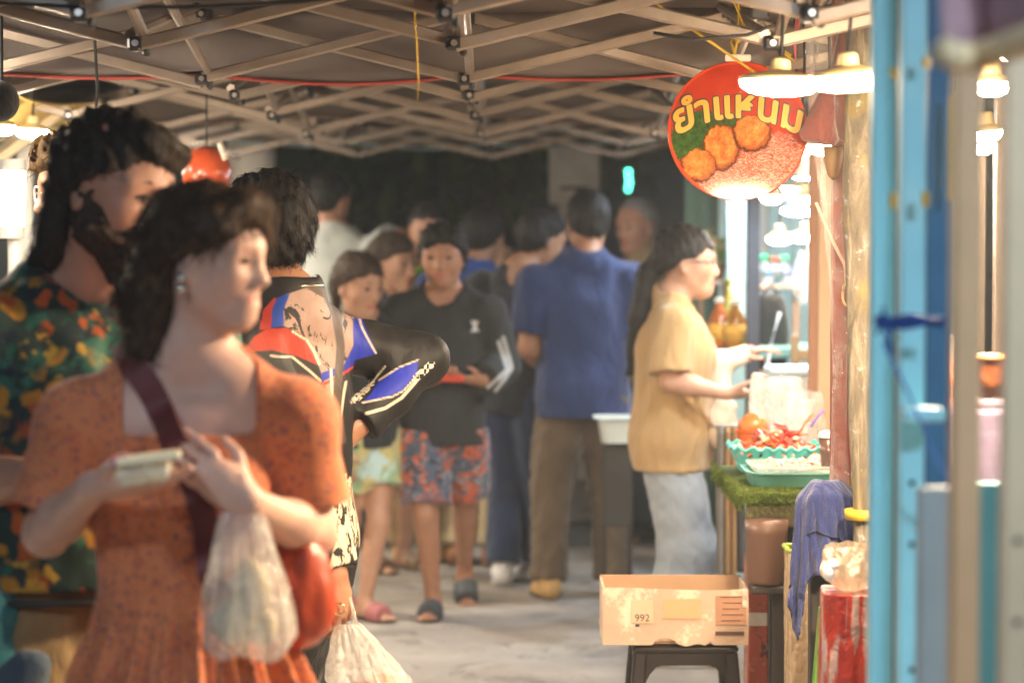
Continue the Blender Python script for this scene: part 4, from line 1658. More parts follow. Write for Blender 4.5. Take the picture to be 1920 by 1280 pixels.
# ---------------------------------------------------------------- the counter with the food
TZ = .815
TX0, TX1, TY0, TY1 = P(1393, 640, 6.25)[0], 1.75, 6.25, 6.98
t = thing('food_counter', 'long counter topped with artificial grass on dark legs, under the trays', 'table', ((TX0 + TX1) / 2, (TY0 + TY1) / 2, 0))
GRASS = mat('turf_green', (.085, .125, .014), .9, .45, 60, .9, 160)
m = MB()
m.box(((TX0 + TX1) / 2, (TY0 + TY1) / 2, TZ - .02), (TX1 - TX0, TY1 - TY0, .04), None, .008)
m.build('turf_top', GRASS, t)
# blades along the front edge of the mat
rg = np.random.default_rng(3)
V, F = [], []
for i in range(5200):
    if i % 3 == 0:
        p = np.array([TX0 + (TX1 - TX0) * rg.uniform(0, .55), TY0 - .002, TZ - .065 * rg.uniform(0, 1) ** 1.3]); nn = np.array([rg.normal() * .3, -1, -.4])
    elif i % 3 == 1:
        p = np.array([TX0 - .001, TY0 + .9 * rg.uniform(), TZ - .055 * rg.uniform()]); nn = np.array([-1, rg.normal() * .3, -.3])
    else:
        p = np.array([TX0 + (TX1 - TX0) * rg.uniform(0, .55), TY0 + .25 * rg.uniform() ** 2, TZ]); nn = np.array([rg.normal() * .4, rg.normal() * .4, 1])
    nn = unit(nn + rg.normal(size=3) * .35)
    s = unit(np.cross(nn, rg.normal(size=3))) * .0012
    L = rg.uniform(.008, .018)
    k = len(V)
    V += [p - s, p + s, p + nn * L]
    F.append((k, k + 1, k + 2))
mesh_obj('turf_blades', np.array(V), np.array(F), mat('turf_blade', (.105, .155, .017), .8, .4, 90), t, smooth=False)
m = MB()
def apron(u, v):
    return (TX0 + .01 + (TX1 - TX0 - .02) * u, TY0 + .012 + .006 * math.sin(30 * u), TZ - .04 - (.045 + .012 * math.sin(9 * u + 1)) * v)
m.sheet(apron, 60, 4, .004)
m.build('apron', mat('turf_backing', (.14, .11, .06), .9, .4, 20, .5), t, smooth=True)
LEGM = mat('leg_dark', (.03, .025, .022), .6, .2)
for px, Y in ((1457, 6.4), (1780, 6.4), (1440, 6.9)):
    q = P(px, 640, Y)
    m = MB(); m.box((q[0], Y, (TZ - .045) / 2), (.036, .036, TZ - .045), None, .003); m.build('leg', LEGM, t)
m = MB(); m.box(((TX0 + TX1) / 2, TY1 - .05, .42), (TX1 - TX0 - .25, .02, .7), None, .003); m.build('back_panel', mat('panel_dark', (.05, .045, .04), .8), t)


def basin(name, label, cat, c, rx, ry, h, mt, flare=1.2, rim=.008, R=None, sq=6, thick=.004, group=None, lip=True):
    """open tray or tub: superellipse outline, base at c"""
    m = MB()
    n = 40
    def ringp(k, z, inset=0):
        out = []
        for i in range(n):
            a = 2 * PI * i / n
            ca, sa = math.cos(a), math.sin(a)
            rr = (abs(ca) ** sq + abs(sa) ** sq) ** (-1 / sq)
            p = np.array([(rx * k - inset) * rr * ca, (ry * k - inset) * rr * sa, z])
            out.append(np.asarray(c) + (R @ p if R is not None else p))
        return out
    rings = [ringp(1, 0), ringp(1 + (flare - 1) * .5, h * .5), ringp(flare, h)]
    if lip: rings += [ringp(flare, h, -rim), ringp(flare, h + .004, -rim)]
    rings += [ringp(flare, h + .004, thick), ringp(1 + (flare - 1) * .5, h * .5, thick), ringp(1, thick, thick)]
    v = [p for r_ in rings for p in r_]
    f = [tuple(range(n))[::-1]]
    for j in range(len(rings) - 1):
        for i in range(n):
            f.append((j * n + i, j * n + (i + 1) % n, (j + 1) * n + (i + 1) % n, (j + 1) * n + i))
    f.append(tuple((len(rings) - 1) * n + i for i in range(n)))
    m._add(v, f)
    o = m.build(name, mt, None, np.array(c, float))
    return tag(o, label, cat, group)


def heap(name, label, cat, c, rx, ry, n, cols, seed, size=.018, zs=.03, group=None):
    """loose food: many small curled pieces in one dish, one mesh with several colours"""
    rg = np.random.default_rng(seed)
    m = MB()
    for i in range(n):
        a, q = rg.uniform(0, 6.28), math.sqrt(rg.uniform())
        p = np.array(c) + (rx * q * math.cos(a), ry * q * math.sin(a), zs * (1 - q * q) * rg.uniform(.3, 1))
        d = unit(rg.normal(size=3) * (1, 1, .5)) * size * rg.uniform(.5, 1.1)
        e = unit(rg.normal(size=3)) * size * .5
        m.tube([p - d, p + e, p + d], [size * .12, size * rg.uniform(.25, .45), size * .1], 5, squash=.5, mi=int(rg.integers(len(cols))))
    o = m.build(name, cols, None, np.array(c, float), smooth=True)
    return tag(o, label, cat, group)


TEAL = mat('plastic_teal', (.10, .30, .25), .4, .1)
TURQ = mat('plastic_turquoise', (.12, .58, .56), .35, .08)
q = P(1480, 915, 6.42)
basin('tray', 'long dark teal tray at the front of the turf', 'tray', (q[0] + .005, 6.42, TZ + .004), .112, .12, .034, TEAL, 1.08)
q = P(1480, 880, 6.45)
cl = basin('tray', 'pale clear lidded box lying on the teal tray', 'tray', (q[0] + .008, 6.42, TZ + .040), .110, .110, .013, film('film_milky', (.85, .90, .86), .6, .15, .4), 1.04)
heap('sliced_food', 'pale sliced food in the clear box on the teal tray', 'food', (q[0] + .008, 6.41, TZ + .046), .10, .09, 160, [mat('food_pale', (.72, .62, .5), .6), mat('food_pink', (.66, .42, .36), .5)], 4, .02, .02)
m = MB(); m.ball(P(1530, 868, 6.4), (.026, .03, .026), 10)
tag(m.build('wrap_roll', film('film_milky', (.85, .90, .86), .6, .15, .4), None, P(1530, 868, 6.4), smooth=True), 'crumpled ball of milky plastic on the trays by the red post', 'plastic wrap')

# lacy turquoise basket
q = P(1452, 878, 6.68)
LBX, LBY = q[0] + .01, 6.70
def lace_mat():
    m, nt, b = _new('plastic_lace')
    v = coords(nt)
    d = voro(nt, v, 34, rand=.25)
    hole = ramp(nt, d, [(.26, 1.0), (.30, 0.0)])
    b.inputs['Base Color'].default_value = (.12, .58, .56, 1)
    b.inputs['Roughness'].default_value = .35
    tp = N(nt, 'ShaderNodeBsdfTransparent')
    mx = N(nt, 'ShaderNodeMixShader')
    nt.links.new(hole, mx.inputs[0]); nt.links.new(b.outputs[0], mx.inputs[1]); nt.links.new(tp.outputs[0], mx.inputs[2])
    nt.links.new(mx.outputs[0], nt.nodes['Material Output'].inputs['Surface'])
    return m
t = thing('lace_basket', 'turquoise lacy plastic basket full of red snack packets', 'basket', (LBX, LBY, TZ))
m = MB()
n_ = 96
def lace(u, v):
    a = 2 * PI * u
    ca, sa = math.cos(a), math.sin(a)
    rr = (abs(ca) ** 5 + abs(sa) ** 5) ** (-1 / 5)
    k = 1 + .28 * v
    z = TZ + .012 + .068 * v + (.006 * math.sin(a * 26) if v > .9 else 0)
    return (LBX + .105 * k * rr * ca, LBY + .10 * k * rr * sa, z)
m.sheet(lace, n_, 8)
m.build('lace_wall', lace_mat(), t, smooth=True)
m = MB(); m.box((LBX, LBY, TZ + .009), (.19, .18, .012), None, .01); m.build('base', TURQ, t)
m = MB(); m.tube([np.array(lace(i / n_, 1)) for i in range(n_ + 1)], .004, 6, caps=False); m.build('rim', TURQ, t, smooth=True)
heap('snack_packets', 'red and orange glossy snack packets heaped in the lacy basket', 'snacks', (LBX + .0, LBY, TZ + .055), .10, .09, 230, [mat('food_red', (.55, .035, .02), .25, coat=.4), mat('food_orange', (.68, .20, .06), .3, coat=.3), mat('food_cream', (.70, .50, .34), .4), mat('food_redpink', (.62, .10, .08), .3, coat=.4)], 9, .034, .07)
# orange tub
q = P(1408, 806, 6.88)
t = thing('orange_tub', 'orange plastic tub with a green leaf sticker behind the lacy basket', 'tub', (q[0], 6.88, TZ))
m = MB(); m.lathe([(.040, 0), (.046, .10), (.050, .102), (.050, .108), (.045, .11), (.038, .03)], (q[0] + .012, 6.88, TZ + .002), 30, sx=1.15); m.build('tub', mat('plastic_orange', (.62, .12, .025), .35, .08), t)
m = MB(); m.lathe([(.016, 0), (.012, .002)], (q[0] + .03, 6.88 - .046, TZ + .07), 10, rotm(PI / 2)); m.build('sticker', mat('sticker_green', (.22, .24, .05), .6), t)
m = MB(); m.lathe([(.042, 0), (.040, .035), (.02, .055), (.001, .06)], (q[0] + .008, 6.88, TZ + .10), 24, sx=1.1, wob=.06)
tag(m.build('orange_bag', mat('food_orange', (.68, .20, .06), .3), None, (q[0], 6.88, TZ + .10), smooth=True), 'puffed orange snack bag standing in the orange tub', 'snack bag')


def crumple_bag(name, label, c, w_, d_, h_, mt, seed, top=.5, handles=False, cat='plastic bag', n=48, lean=0.0, parent=None):
    """soft plastic bag with creases, base at c"""
    rg = np.random.default_rng(seed)
    ph = rg.uniform(0, 6.28, 10)
    m = MB()
    def bag(u, v):
        a = 2 * PI * u
        k = math.sin(PI * min(1, v * 1.7 + .12) / 2) ** .7 * (1 - (1 - top) * max(0, (v - .3) / .7) ** 1.3)
        cr = 1 + .09 * math.sin(5 * a + ph[0] + 4 * v) + .07 * math.sin(9 * a + ph[1] - 7 * v) + .05 * math.sin(17 * a + ph[2] + 11 * v) + .03 * math.sin(31 * a + ph[3] - 19 * v)
        return (c[0] + w_ / 2 * k * cr * math.cos(a) + lean * v, c[1] + d_ / 2 * k * cr * math.sin(a), c[2] + h_ * v + .02 * h_ * math.sin(6 * a + ph[4]) * v)
    m.sheet(bag, 64, n)
    m._add([bag(i / 64, 0) for i in range(64)], [tuple(range(64))])
    if parent is not None:
        return m.build(name, mt, parent, smooth=True)
    t = thing(name, label, cat, tuple(c))
    m.build('bag', mt, t, smooth=True)
    return t


MILKY = film('film_white', (.88, .86, .82), .38, .12, .4)
CLEARB = film('film_bag', (.92, .9, .88), .34, .12, .35)
crumple_bag('plastic_bag', 'clear crumpled plastic bag standing behind the lacy basket', (P(1456, 808, 6.9)[0], 6.90, TZ + .02), .15, .12, .24, CLEARB, 3, .9)
crumple_bag('plastic_bag', 'clear plastic bag with frilly top beside the orange tub', (P(1492, 808, 6.86)[0] + .02, 6.86, TZ + .02), .12, .11, .20, CLEARB, 5, .8)
# lidded clear box
q = P(1492, 800, 7.6)
SZ = P(0, 812, 7.6)[2]
m = MB(); m.box((q[0] + .16, 7.75, SZ - .02), (.52, .5, .035), None, .005); m.box((q[0] + .18, 7.75, (SZ - .04) / 2), (.44, .4, SZ - .04), None, .005)
tag(m.build('side_counter', mat('counter_brown', (.22, .14, .08), .6, .2, 5), None, (q[0] + .16, 7.75, 0)), 'brown side counter under the lidded clear box', 'counter')
t = thing('lidded_box', 'clear plastic box with a pale blue lid beyond the front counter', 'box', (q[0], 7.7, SZ))
m = MB(); m.box((q[0], 7.7, SZ + .09), (.155, .15, .18), None, .012, .9); m.build('box', film('film_box', (.85, .75, .65), .5, .1, .4), t)
m = MB(); m.box((q[0], 7.7, SZ + .195), (.17, .165, .028), None, .008); m.build('lid', mat('lid_blue', (.50, .66, .78), .35, .06), t)
m = MB(); m.box((q[0] - .11, 7.72, SZ + .093), (.05, .06, .18), rotm(0, .1, 0), .008)
tag(m.build('wooden_block', WOODL, None, (q[0] - .11, 7.72, SZ)), 'pale brown wooden box left of the lidded clear box', 'box')
# brown cup with white lid
q = P(1551, 858, 6.15)
t = thing('drink_cup', 'dark brown iced drink cup with a white lid against the red post', 'cup', (q[0], 6.35, TZ))
m = MB(); m.lathe([(.020, 0), (.026, .085)], (q[0] + .03, 6.35, TZ + .045), 24); m.build('cup', mat('cup_brown', (.10, .055, .045), .25, .3, 30, coat=.4), t, smooth=True)
m = MB(); m.lathe([(.028, 0), (.028, .006), (.024, .014), (.010, .018), (.001, .018)], (q[0] + .03, 6.35, TZ + .131), 24); m.build('lid', mat('plastic_white', (.72, .72, .70), .4, .08), t)
m = MB(); m.lathe([(.04, 0), (.045, .042), (.04, .045)], (q[0] + .03, 6.35, TZ), 20); m.build('coaster', mat('plastic_white', (.72, .72, .70), .4, .08), t)
# spoons
for nm_, lab, a, b, col_ in (('spoon', 'purple spoon handle sticking up by the pale wooden post', (1520, 800), (1545, 768), (.22, .12, .55)), ('spoon', 'orange red spoon handle sticking up left of the purple one', (1498, 812), (1524, 775), (.62, .16, .06))):
    m = MB(); A_, B_ = P(*a, 6.6), P(*b, 6.6)
    m.tube([A_, (A_ + B_) / 2 + (.0, .004, .002), B_], [.006, .006, .007], 8, squash=.5)
    tag(m.build(nm_, mat('spoon_%d' % (col_[0] * 100), col_, .35), None, A_, smooth=True), lab, 'spoon')

# under and in front of the counter
q = P(1437, 1095, 6.2)
t = thing('brown_bucket', 'plain brown plastic bin standing on a stand under the counter corner', 'bin', (q[0], 6.16, 0))
zt, zb = P(0, 975, 6.16)[2], P(0, 1094, 6.16)[2]
m = MB(); m.lathe([(.044, 0), (.050, .012), (.054, (zt - zb) * .8), (.056, zt - zb)], (q[0] - .004, 6.165, zb), 30); m.build('bin', mat('plastic_brown', (.12, .065, .045), .42, .1), t, smooth=True)
m = MB(); m.box((q[0] + .03, 6.18, zb / 2), (.034, .034, zb), None, .003); m.box((q[0], 6.17, zb - .012), (.09, .09, .02), None, .004); m.build('stand', LEGM, t)
q = P(1425, 1280, 6.5)
t = thing('drink_crate', 'red and white printed drink carton stack under the counter, left of the dark leg', 'carton', (q[0], 6.62, 0))
m = MB(); m.box((q[0], 6.62, .30), (.055, .12, .60), None, .004); m.build('carton', print_mat('carton_red', (.42, .09, .055), [('noise', 14, .55, .03, (.10, .04, .03), .1), ('noise', 22, .62, .03, (.5, .22, .16), .1)], .5, .1), t)
m = MB(); m.box((q[0], 6.558, P(0, 1160, 6.56)[2]), (.050, .003, .036), None, .001); m.build('label', mat('paper_cream', (.62, .56, .50), .7), t)
# clear storage bag with green top and the blue jacket
q = P(1507, 1280, 5.9)
def clear_tub():
    t = thing('plastic_sack', 'tall clear plastic sack with rippled sides and a green rim under the blue jacket', 'sack', (q[0], 5.95, 0))
    zt = P(0, 1032, 5.9)[2]
    m = MB()
    def sack(u, v):
        a = 2 * PI * u
        ca, sa = math.cos(a), math.sin(a)
        rr = (abs(ca) ** 5 + abs(sa) ** 5) ** (-1 / 5)
        k = 1 + .04 * math.sin(6 * a + 5 * v) + .02 * math.sin(15 * a - 17 * v)
        return (q[0] + .01 + .048 * k * rr * ca, 5.95 + .07 * k * rr * sa, .002 + (zt - .002) * v)
    m.sheet(sack, 60, 40)
    f2 = film('film_tan', (.62, .47, .30), .72, .1, .3)
    m.build('sack', f2, t, smooth=True)
    m = MB(); m.tube([np.array(sack(i / 60, 1)) for i in range(61)], .006, 6, caps=False); m.build('rim', mat('rim_green', (.25, .36, .04), .4), t, smooth=True)
clear_tub()
m = MB()
jq = P(1550, 1000, 5.38)
def jacket(u, v):
    a = -.2 + 3.5 * u
    zt = P(0, 906, 5.38)[2]
    low = .24 + .05 * math.sin(3 * u * PI) + .05 * (u < .3)
    w_ = .064 + .012 * v + .010 * math.sin(7 * a + 3 * v) * v
    k = min(1, .25 + v * 4)
    zz = zt - .012 * (1 - k) * 0 - low * max(0, v - .06) * 1.05 - .02 * v * math.sin(5 * a)
    return (jq[0] + .006 - w_ * k * math.cos(a), 5.42 - .05 * k * math.sin(a) - .018 * math.sin(8 * a + 4 * v) * v - .008 * math.sin(19 * a - 9 * v) * v, zz)
m.sheet(jacket, 60, 40, .005)
t = thing('jacket', 'navy blue jacket draped over the end of the counter beside the red post', 'jacket', (jq[0], 5.42, .8))
m.build('cloth', cloth('cloth_jacket', (.022, .036, .15), .7, bmp=.5), t, smooth=True)
m = MB()
m.tube([np.array(jacket(.30 + .5 * i / 20, .52 + .16 * i / 20)) + (0, -.006, 0) for i in range(21)], .006, 6, squash=.3)
m.build('trim', mat('trim_dark', (.03, .035, .06), .7), t, smooth=True)
m = MB(); m.box((jq[0] + .004, 5.44, .39), (.07, .05, .78), None, .004)
tag(m.build('stand', LEGM, None, (jq[0], 5.84, 0)), 'dark stand hidden under the draped jacket', 'stand')

# bags at the lower right
q = P(1602, 1280, 4.7)
RZ = P(0, 1115, 4.7)[2]
t = thing('red_sack', 'red and white striped shopping sack standing by the pale blue tent leg', 'bag', (q[0], 4.75, 0))
m = MB()
def rsack(u, v):
    a = 2 * PI * u
    ca, sa = math.cos(a), math.sin(a)
    rr = (abs(ca) ** 4 + abs(sa) ** 4) ** (-1 / 4)
    k = 1 + .05 * math.sin(4 * a + 6 * v) + .03 * math.sin(13 * a - 9 * v)
    return (q[0] + .062 * k * rr * ca * (1 - .06 * v), 4.75 + .08 * k * rr * sa, .002 + RZ * v)
m.sheet(rsack, 60, 36)
m._add([rsack(i / 60, 1) for i in range(60)], [tuple(range(60))])
def redsack_mat():
    m_, nt, b = _new('sack_red_stripe')
    v = coords(nt, (1, 1, .25))
    f = noise(nt, v, 24, 3, .5, .6)
    c = mixc(nt, ramp(nt, f, [(.50, 0.0), (.56, .85)]), (.42, .035, .02), (.52, .40, .36))
    c = mixc(nt, ramp(nt, noise(nt, coords(nt), 12, 3, .5), [(.64, 0.0), (.68, 1.0)]), c, (.25, .30, .62))
    nt.links.new(c, b.inputs['Base Color'])
    b.inputs['Roughness'].default_value = .3
    bump(nt, b, noise(nt, coords(nt), 18, 4, .6, 1.0), .7, .02)
    return m_
m.build('sack', redsack_mat(), t, smooth=True)
zt = RZ
WB = film('film_cream', (.80, .68, .52), .9, .35, .3)
crumple_bag('plastic_bag', 'cream coloured crumpled bag lying on top of the red striped sack', (P(1608, 0, 4.7)[0], 4.75, RZ + .004), .115, .13, P(0, 1030, 4.7)[2] - RZ, WB, 8, .75)
m = MB(); m.ball(P(1554, 1072, 4.68), (.012, .02, .018), 8); m.ball(P(1561, 1058, 4.68), (.012, .02, .012), 8)
tag(m.build('tissue', mat('tissue_white', (.75, .8, .85), .9), None, P(1556, 1070, 4.68), smooth=True), 'scrap of bluish white tissue poking out left of the cream bag', 'tissue')
m = MB(); q = P(1535, 1280, 5.3)
m.box((q[0], 5.3, .33), (.05, .06, .66), rotm(0, .08, 0), .01)
tag(m.build('green_sack', mat('plastic_green', (.10, .30, .03), .4, .2), None, (q[0], 5.3, 0)), 'narrow green sack between the clear sack and the red one', 'sack')
# boards behind the tent legs
post('board', 'grey blue board leaning behind the deep blue and beige legs, low right', 1727, 1794, 3.0, 0, P(0, 915, 3.0)[2], mat('board_greyblue', (.30, .37, .38), .6, .15, 5), 'board', depth=.03)
post('board', 'turquoise board low between the two beige legs', 1826, 1880, 3.7, 0, P(0, 905, 3.7)[2], mat('board_turquoise', (.09, .26, .29), .5, .12, 5), 'board', depth=.03)
for k_, (px, py) in enumerate(((1732, 397), (1732, 440))):
    q = P(px, py, 4.9)
    t = thing('small_bulb', ('upper', 'lower')[k_] + ' one of two tiny white bulbs at the edge of the pale blue leg', 'bulb', tuple(q))
    m = MB(); m.ball(q, .0045, 8); m.build('bulb', glow('bulb_tiny', COOLW, 60), t, smooth=True)
    m = MB(); m.tube([q + (0, 0, .004), q + (0, 0, .03)], .0035, 6); m.build('socket', JOINT, t)
# goods at the stall keeper's stall
q = P(1780, 730, 4.45)
t = thing('fruit_bag', 'clear bag of orange fruit between the deep blue and beige legs', 'fruit', tuple(q))
m = MB()
rg = np.random.default_rng(2)
for i in range(12):
    m.ball(q + np.array([rg.uniform(-.03, .04), rg.uniform(-.03, .03), -.035 + .028 * (i // 3) + rg.uniform(-.005, .005)]), .022, 8)
m.build('fruit', mat('fruit_orange', (.62, .20, .05), .45, .12), t, smooth=True)
crumple_bag('bag', '', (q[0], q[1], q[2] - .06), .12, .09, .16, CLEARB, 14, .6, parent=t)
q = P(1856, 700, 4.3)
t = thing('copper_pot', 'shiny orange brown wrapped pot between the beige legs', 'pot', tuple(q))
m = MB(); m.lathe([(.03, -.04), (.038, -.01), (.040, .025), (.043, .030), (.040, .034), (.02, .036)], q, 24, wob=.05); m.build('pot', mat('wrap_copper', (.16, .05, .02), .3, .3, 20, .4, 30, coat=.2), t, smooth=True)
m = MB(); m.tube([q + (.041 * math.cos(a_), .041 * math.sin(a_), .03) for a_ in np.linspace(0, 2 * PI, 24)], .005, 6, caps=False); m.build('rim', mat('food_orange', (.68, .20, .06), .3), t, smooth=True)
m = MB(); q = P(1830, 745, 4.4); m.box((q[0], 4.42, q[2] / 2 - .006), (.30, .3, q[2] - .012), None, .01)
tag(m.build('display_stand', cloth('cloth_lilac2', (.10, .08, .13), .8), None, (q[0], 4.42, 0)), 'lilac cloth covered stand holding the fruit bag and pot behind the beige legs', 'stand')

# ---------------------------------------------------------------- the stool and carton
q = P(1287, 640, 6.2)
SX, SYY = q[0], 6.32
t = thing('plastic_stool', 'dark brown plastic stool carrying the carton in the aisle', 'stool', (SX, SYY, 0))
ZS = P(0, 1206, 6.2)[2]
STO = mat('plastic_dark_brown', (.022, .018, .018), .38, .15, spec=.5)
m = MB(); m.box((SX, SYY, ZS - .014), (.272, .272, .026), None, .010); m.build('seat', STO, t)
for a_ in range(4):
    # four aprons with an arched opening
    m = MB()
    R_ = rotm(0, 0, a_ * PI / 2)
    n = 14
    v, f = [], []
    for i in range(n + 1):
        u = -1 + 2 * i / n
        x = u * .108
        arch_ = .055 - .0 if abs(u) > .98 else 0
        zlo = ZS - .055 - .055 * max(0, (abs(u) - .55) / .45) ** 2.2
        for yy in (-.128, -.120):
            v += [np.array([SX, SYY, 0]) + R_ @ np.array([x, yy - (ZS - zlo) * .12 * 0, zlo]), np.array([SX, SYY, 0]) + R_ @ np.array([x, yy, ZS - .02])]
    for i in range(n):
        b = i * 4
        f += [(b, b + 4, b + 5, b + 1), (b + 2, b + 3, b + 7, b + 6), (b, b + 2, b + 6, b + 4), (b + 1, b + 5, b + 7, b + 3)]
    m._add(v, f)
    m.build('apron', STO, t)
for sx in (-1, 1):
    for sy in (-1, 1):
        m = MB()
        a, b = np.array([SX + sx * .116, SYY + sy * .116, ZS - .02]), np.array([SX + sx * .148, SYY + sy * .148, .0])
        s_, u_, d_ = frame(b - a)
        m.bar(a, b, .036, .036, .006, hint=(0, 1, 0))
        m.build('leg', STO, t)
# carton
CW, CD = 275 * 6.17 / 4533, .22
ZC = P(0, 1103, 6.17)[2] - ZS
t = thing('carton', 'worn torn cardboard carton printed 992, open on the brown stool', 'box', (SX - .02, SYY, ZS))
CARD = mat('cardboard', (.50, .37, .28), .85, .12, 5, .2, 30, wear=((.70, .58, .46), .42))
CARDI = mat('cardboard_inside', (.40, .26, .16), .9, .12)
cx, cy = P(1268, 640, 6.17)[0], 6.17 + CD / 2
th = .006
def ragged(u):
    return .010 * max(0, math.sin(17 * u + .6)) * (0.35 < u < .75) * 2.0 + .003 * math.sin(41 * u) * (0.35 < u < .75)
m = MB()
def front(u, v):
    return (cx - CW / 2 + CW * u, cy - CD / 2 - .004 * math.sin(PI * u) , ZS + .002 + ragged(u) * (1 - v) + (ZC - .002 + .003 * math.sin(5 * u + 1)) * v - ragged(u) * 0)
m.sheet(front, 50, 8, -th)
m.build('front_panel', CARD, t)
m = MB(); m.box((cx, cy + CD / 2 - th / 2, ZS + ZC / 2 + .006), (CW, th, ZC), None, .001); m.build('back_panel', CARDI, t)
for s_ in (-1, 1):
    m = MB(); m.box((cx + s_ * (CW / 2 - th / 2), cy, ZS + ZC / 2 + .002), (th, CD - 2 * th - .012, ZC), None, .001); m.build('side_panel', CARD, t)
m = MB(); m.box((cx, cy, ZS + .005), (CW - 2 * th - .002, CD - .03, .006), None, .001); m.build('bottom', CARDI, t)
yF = cy - CD / 2 - .0058
m = MB()
m.box(P(1246, 1145, 0) * 0 + np.array([P(1280, 640, 6.17)[0], yF, P(0, 1140, 6.17)[2]]), (.098, .0008, .050), None, 0)
m.build('pale_label', mat('label_orange', (.60, .36, .20), .8, .06), t)
m = MB(); m.box((P(1205, 640, 6.17)[0], yF, P(0, 1145, 6.17)[2]), (.055, .0008, .060), None, 0); m.build('paper_label', mat('label_tan', (.60, .44, .31), .8, .06), t)
m = MB(); m.box((P(1372, 640, 6.17)[0], yF, P(0, 1143, 6.17)[2]), (.078, .0008, .075), None, 0); m.build('printed_panel', mat('label_brown', (.40, .22, .14), .8, .1), t)
INK = mat('ink_dark', (.035, .03, .035), .7, .1)
m = MB(); m.box((P(1398, 640, 6.17)[0], yF - .0012, P(0, 1120, 6.17)[2]), (.012, .0006, .05), None, 0); m.build('tape', film('film_tape', (.9, .86, .78), .5, .06, .2), t)
m = MB(); m.box((P(1370, 640, 6.17)[0], yF - .0009, P(0, 1186, 6.17)[2]), (.074, .0006, .010), None, 0)
for k in range(5): m.box((P(1372, 640, 6.17)[0] + .004 * (k % 2), yF - .0009, P(0, 1118 + 11 * k, 6.17)[2]), (.055 - .006 * (k % 3), .0005, .0022), None, 0)
m.build('printed_bars', mat('ink_brown', (.10, .05, .04), .7), t)
v_, f_ = text_mesh('992', .026, .0, 0)
o = mesh_obj('print', np.stack([P(1205, 640, 6.17)[0] + v_[:, 0], np.full(len(v_), yF - .0012), P(0, 1163, 6.17)[2] + v_[:, 1]], 1), f_, INK, t, smooth=False)
m = MB(); m.box((P(1196, 640, 6.17)[0], yF - .0009, P(0, 1171, 6.17)[2]), (.010, .0005, .006), None, 0); m.build('stamp', INK, t)

# ---------------------------------------------------------------- farther right hand stalls
q = P(1325, 640, 11.4)
m = MB()
for k in range(4):
    m.box((-.075 + .062 * k, .004 * (k % 2), 1.2), (.060, .02, 2.4), None, .004)
o = m.build('green_wall', mat('paint_green', (.105, .21, .155), .7, .15, 3), None)
o.location = (q[0], 11.4, 0)
tag(o, 'dull green plank wall of the far stall behind the woman with glasses', 'wall')
post('stall_post', 'pale aqua stall post left of the dark one, under the sign', 1363, 1397, 10.2, 0, 2.3, mat('paint_aqua', (.42, .62, .62), .5, .1, 5), 'post')
post('stall_post', 'dark slate stall post below the sign, right of the aqua one', 1401, 1424, 9.2, 0, 2.3, mat('paint_slate', (.045, .05, .065), .6, .15), 'post')
q = P(1480, 640, 11.0)
m = MB()
for k in range(10):
    m.box((-.5 + .115 * k, .004 * (k % 2), 1.25), (.113, .02, 2.5), None, .004, mi=k % 3)
o = m.build('aqua_wall', [mat('paint_aqua', (.42, .62, .62), .5, .1, 5), mat('paint_palegrey', (.52, .56, .55), .6, .1, 5), mat('paint_aqua2', (.36, .58, .62), .5, .1, 5)], None)
o.location = (q[0] + .25, 11.2, 0)
tag(o, 'pale aqua and grey plank wall behind the far lamps', 'wall')
# shelf with plant
q = P(1338, 530, 10.4)
t = thing('wall_shelf', 'small pale shelf on the green wall under the flower pot', 'shelf', tuple(q))
m = MB(); m.box(q, (.17, .14, .018), None, .003); m.build('board', WOODL, t)
m = MB(); m.tube([q + (.05, .03, -.01), np.array([q[0] + .05, q[1] + .1, 0])], .012, 6); m.tube([q + (-.05, .03, -.01), np.array([q[0] - .05, q[1] + .1, 0])], .012, 6); m.build('leg', WOODL, t)
q = P(1338, 525, 10.4)
t = thing('potted_plant', 'leafy plant with pink red flowers in a brown pot on the shelf', 'plant', tuple(q))
m = MB(); m.lathe([(.042, 0.002), (.052, .065), (.056, .068), (.052, .074), (.03, .07)], q, 20); m.build('pot', mat('terracotta', (.28, .15, .07), .8), t, smooth=True)
rg = np.random.default_rng(5)
V, F, mi = [], [], []
for i in range(420):
    c = q + np.array([0, 0, .125]) + rg.normal(size=3) * (.045, .04, .032)
    d, s = unit(rg.normal(size=3)), None
    s = unit(np.cross(d, rg.normal(size=3))); L = rg.uniform(.010, .022); k = len(V)
    V += [c - d * L, c + s * L * .5, c + d * L, c - s * L * .5]; F.append((k, k + 1, k + 2, k + 3)); mi.append(1 if c[2] > q[2] + .14 and rg.uniform() < .5 else 0)
mesh_obj('foliage', np.array(V), np.array(F), [mat('plant_green', (.20, .30, .03), .6), mat('flower_red', (.60, .16, .12), .6)], t, smooth=False, mats_idx=mi)
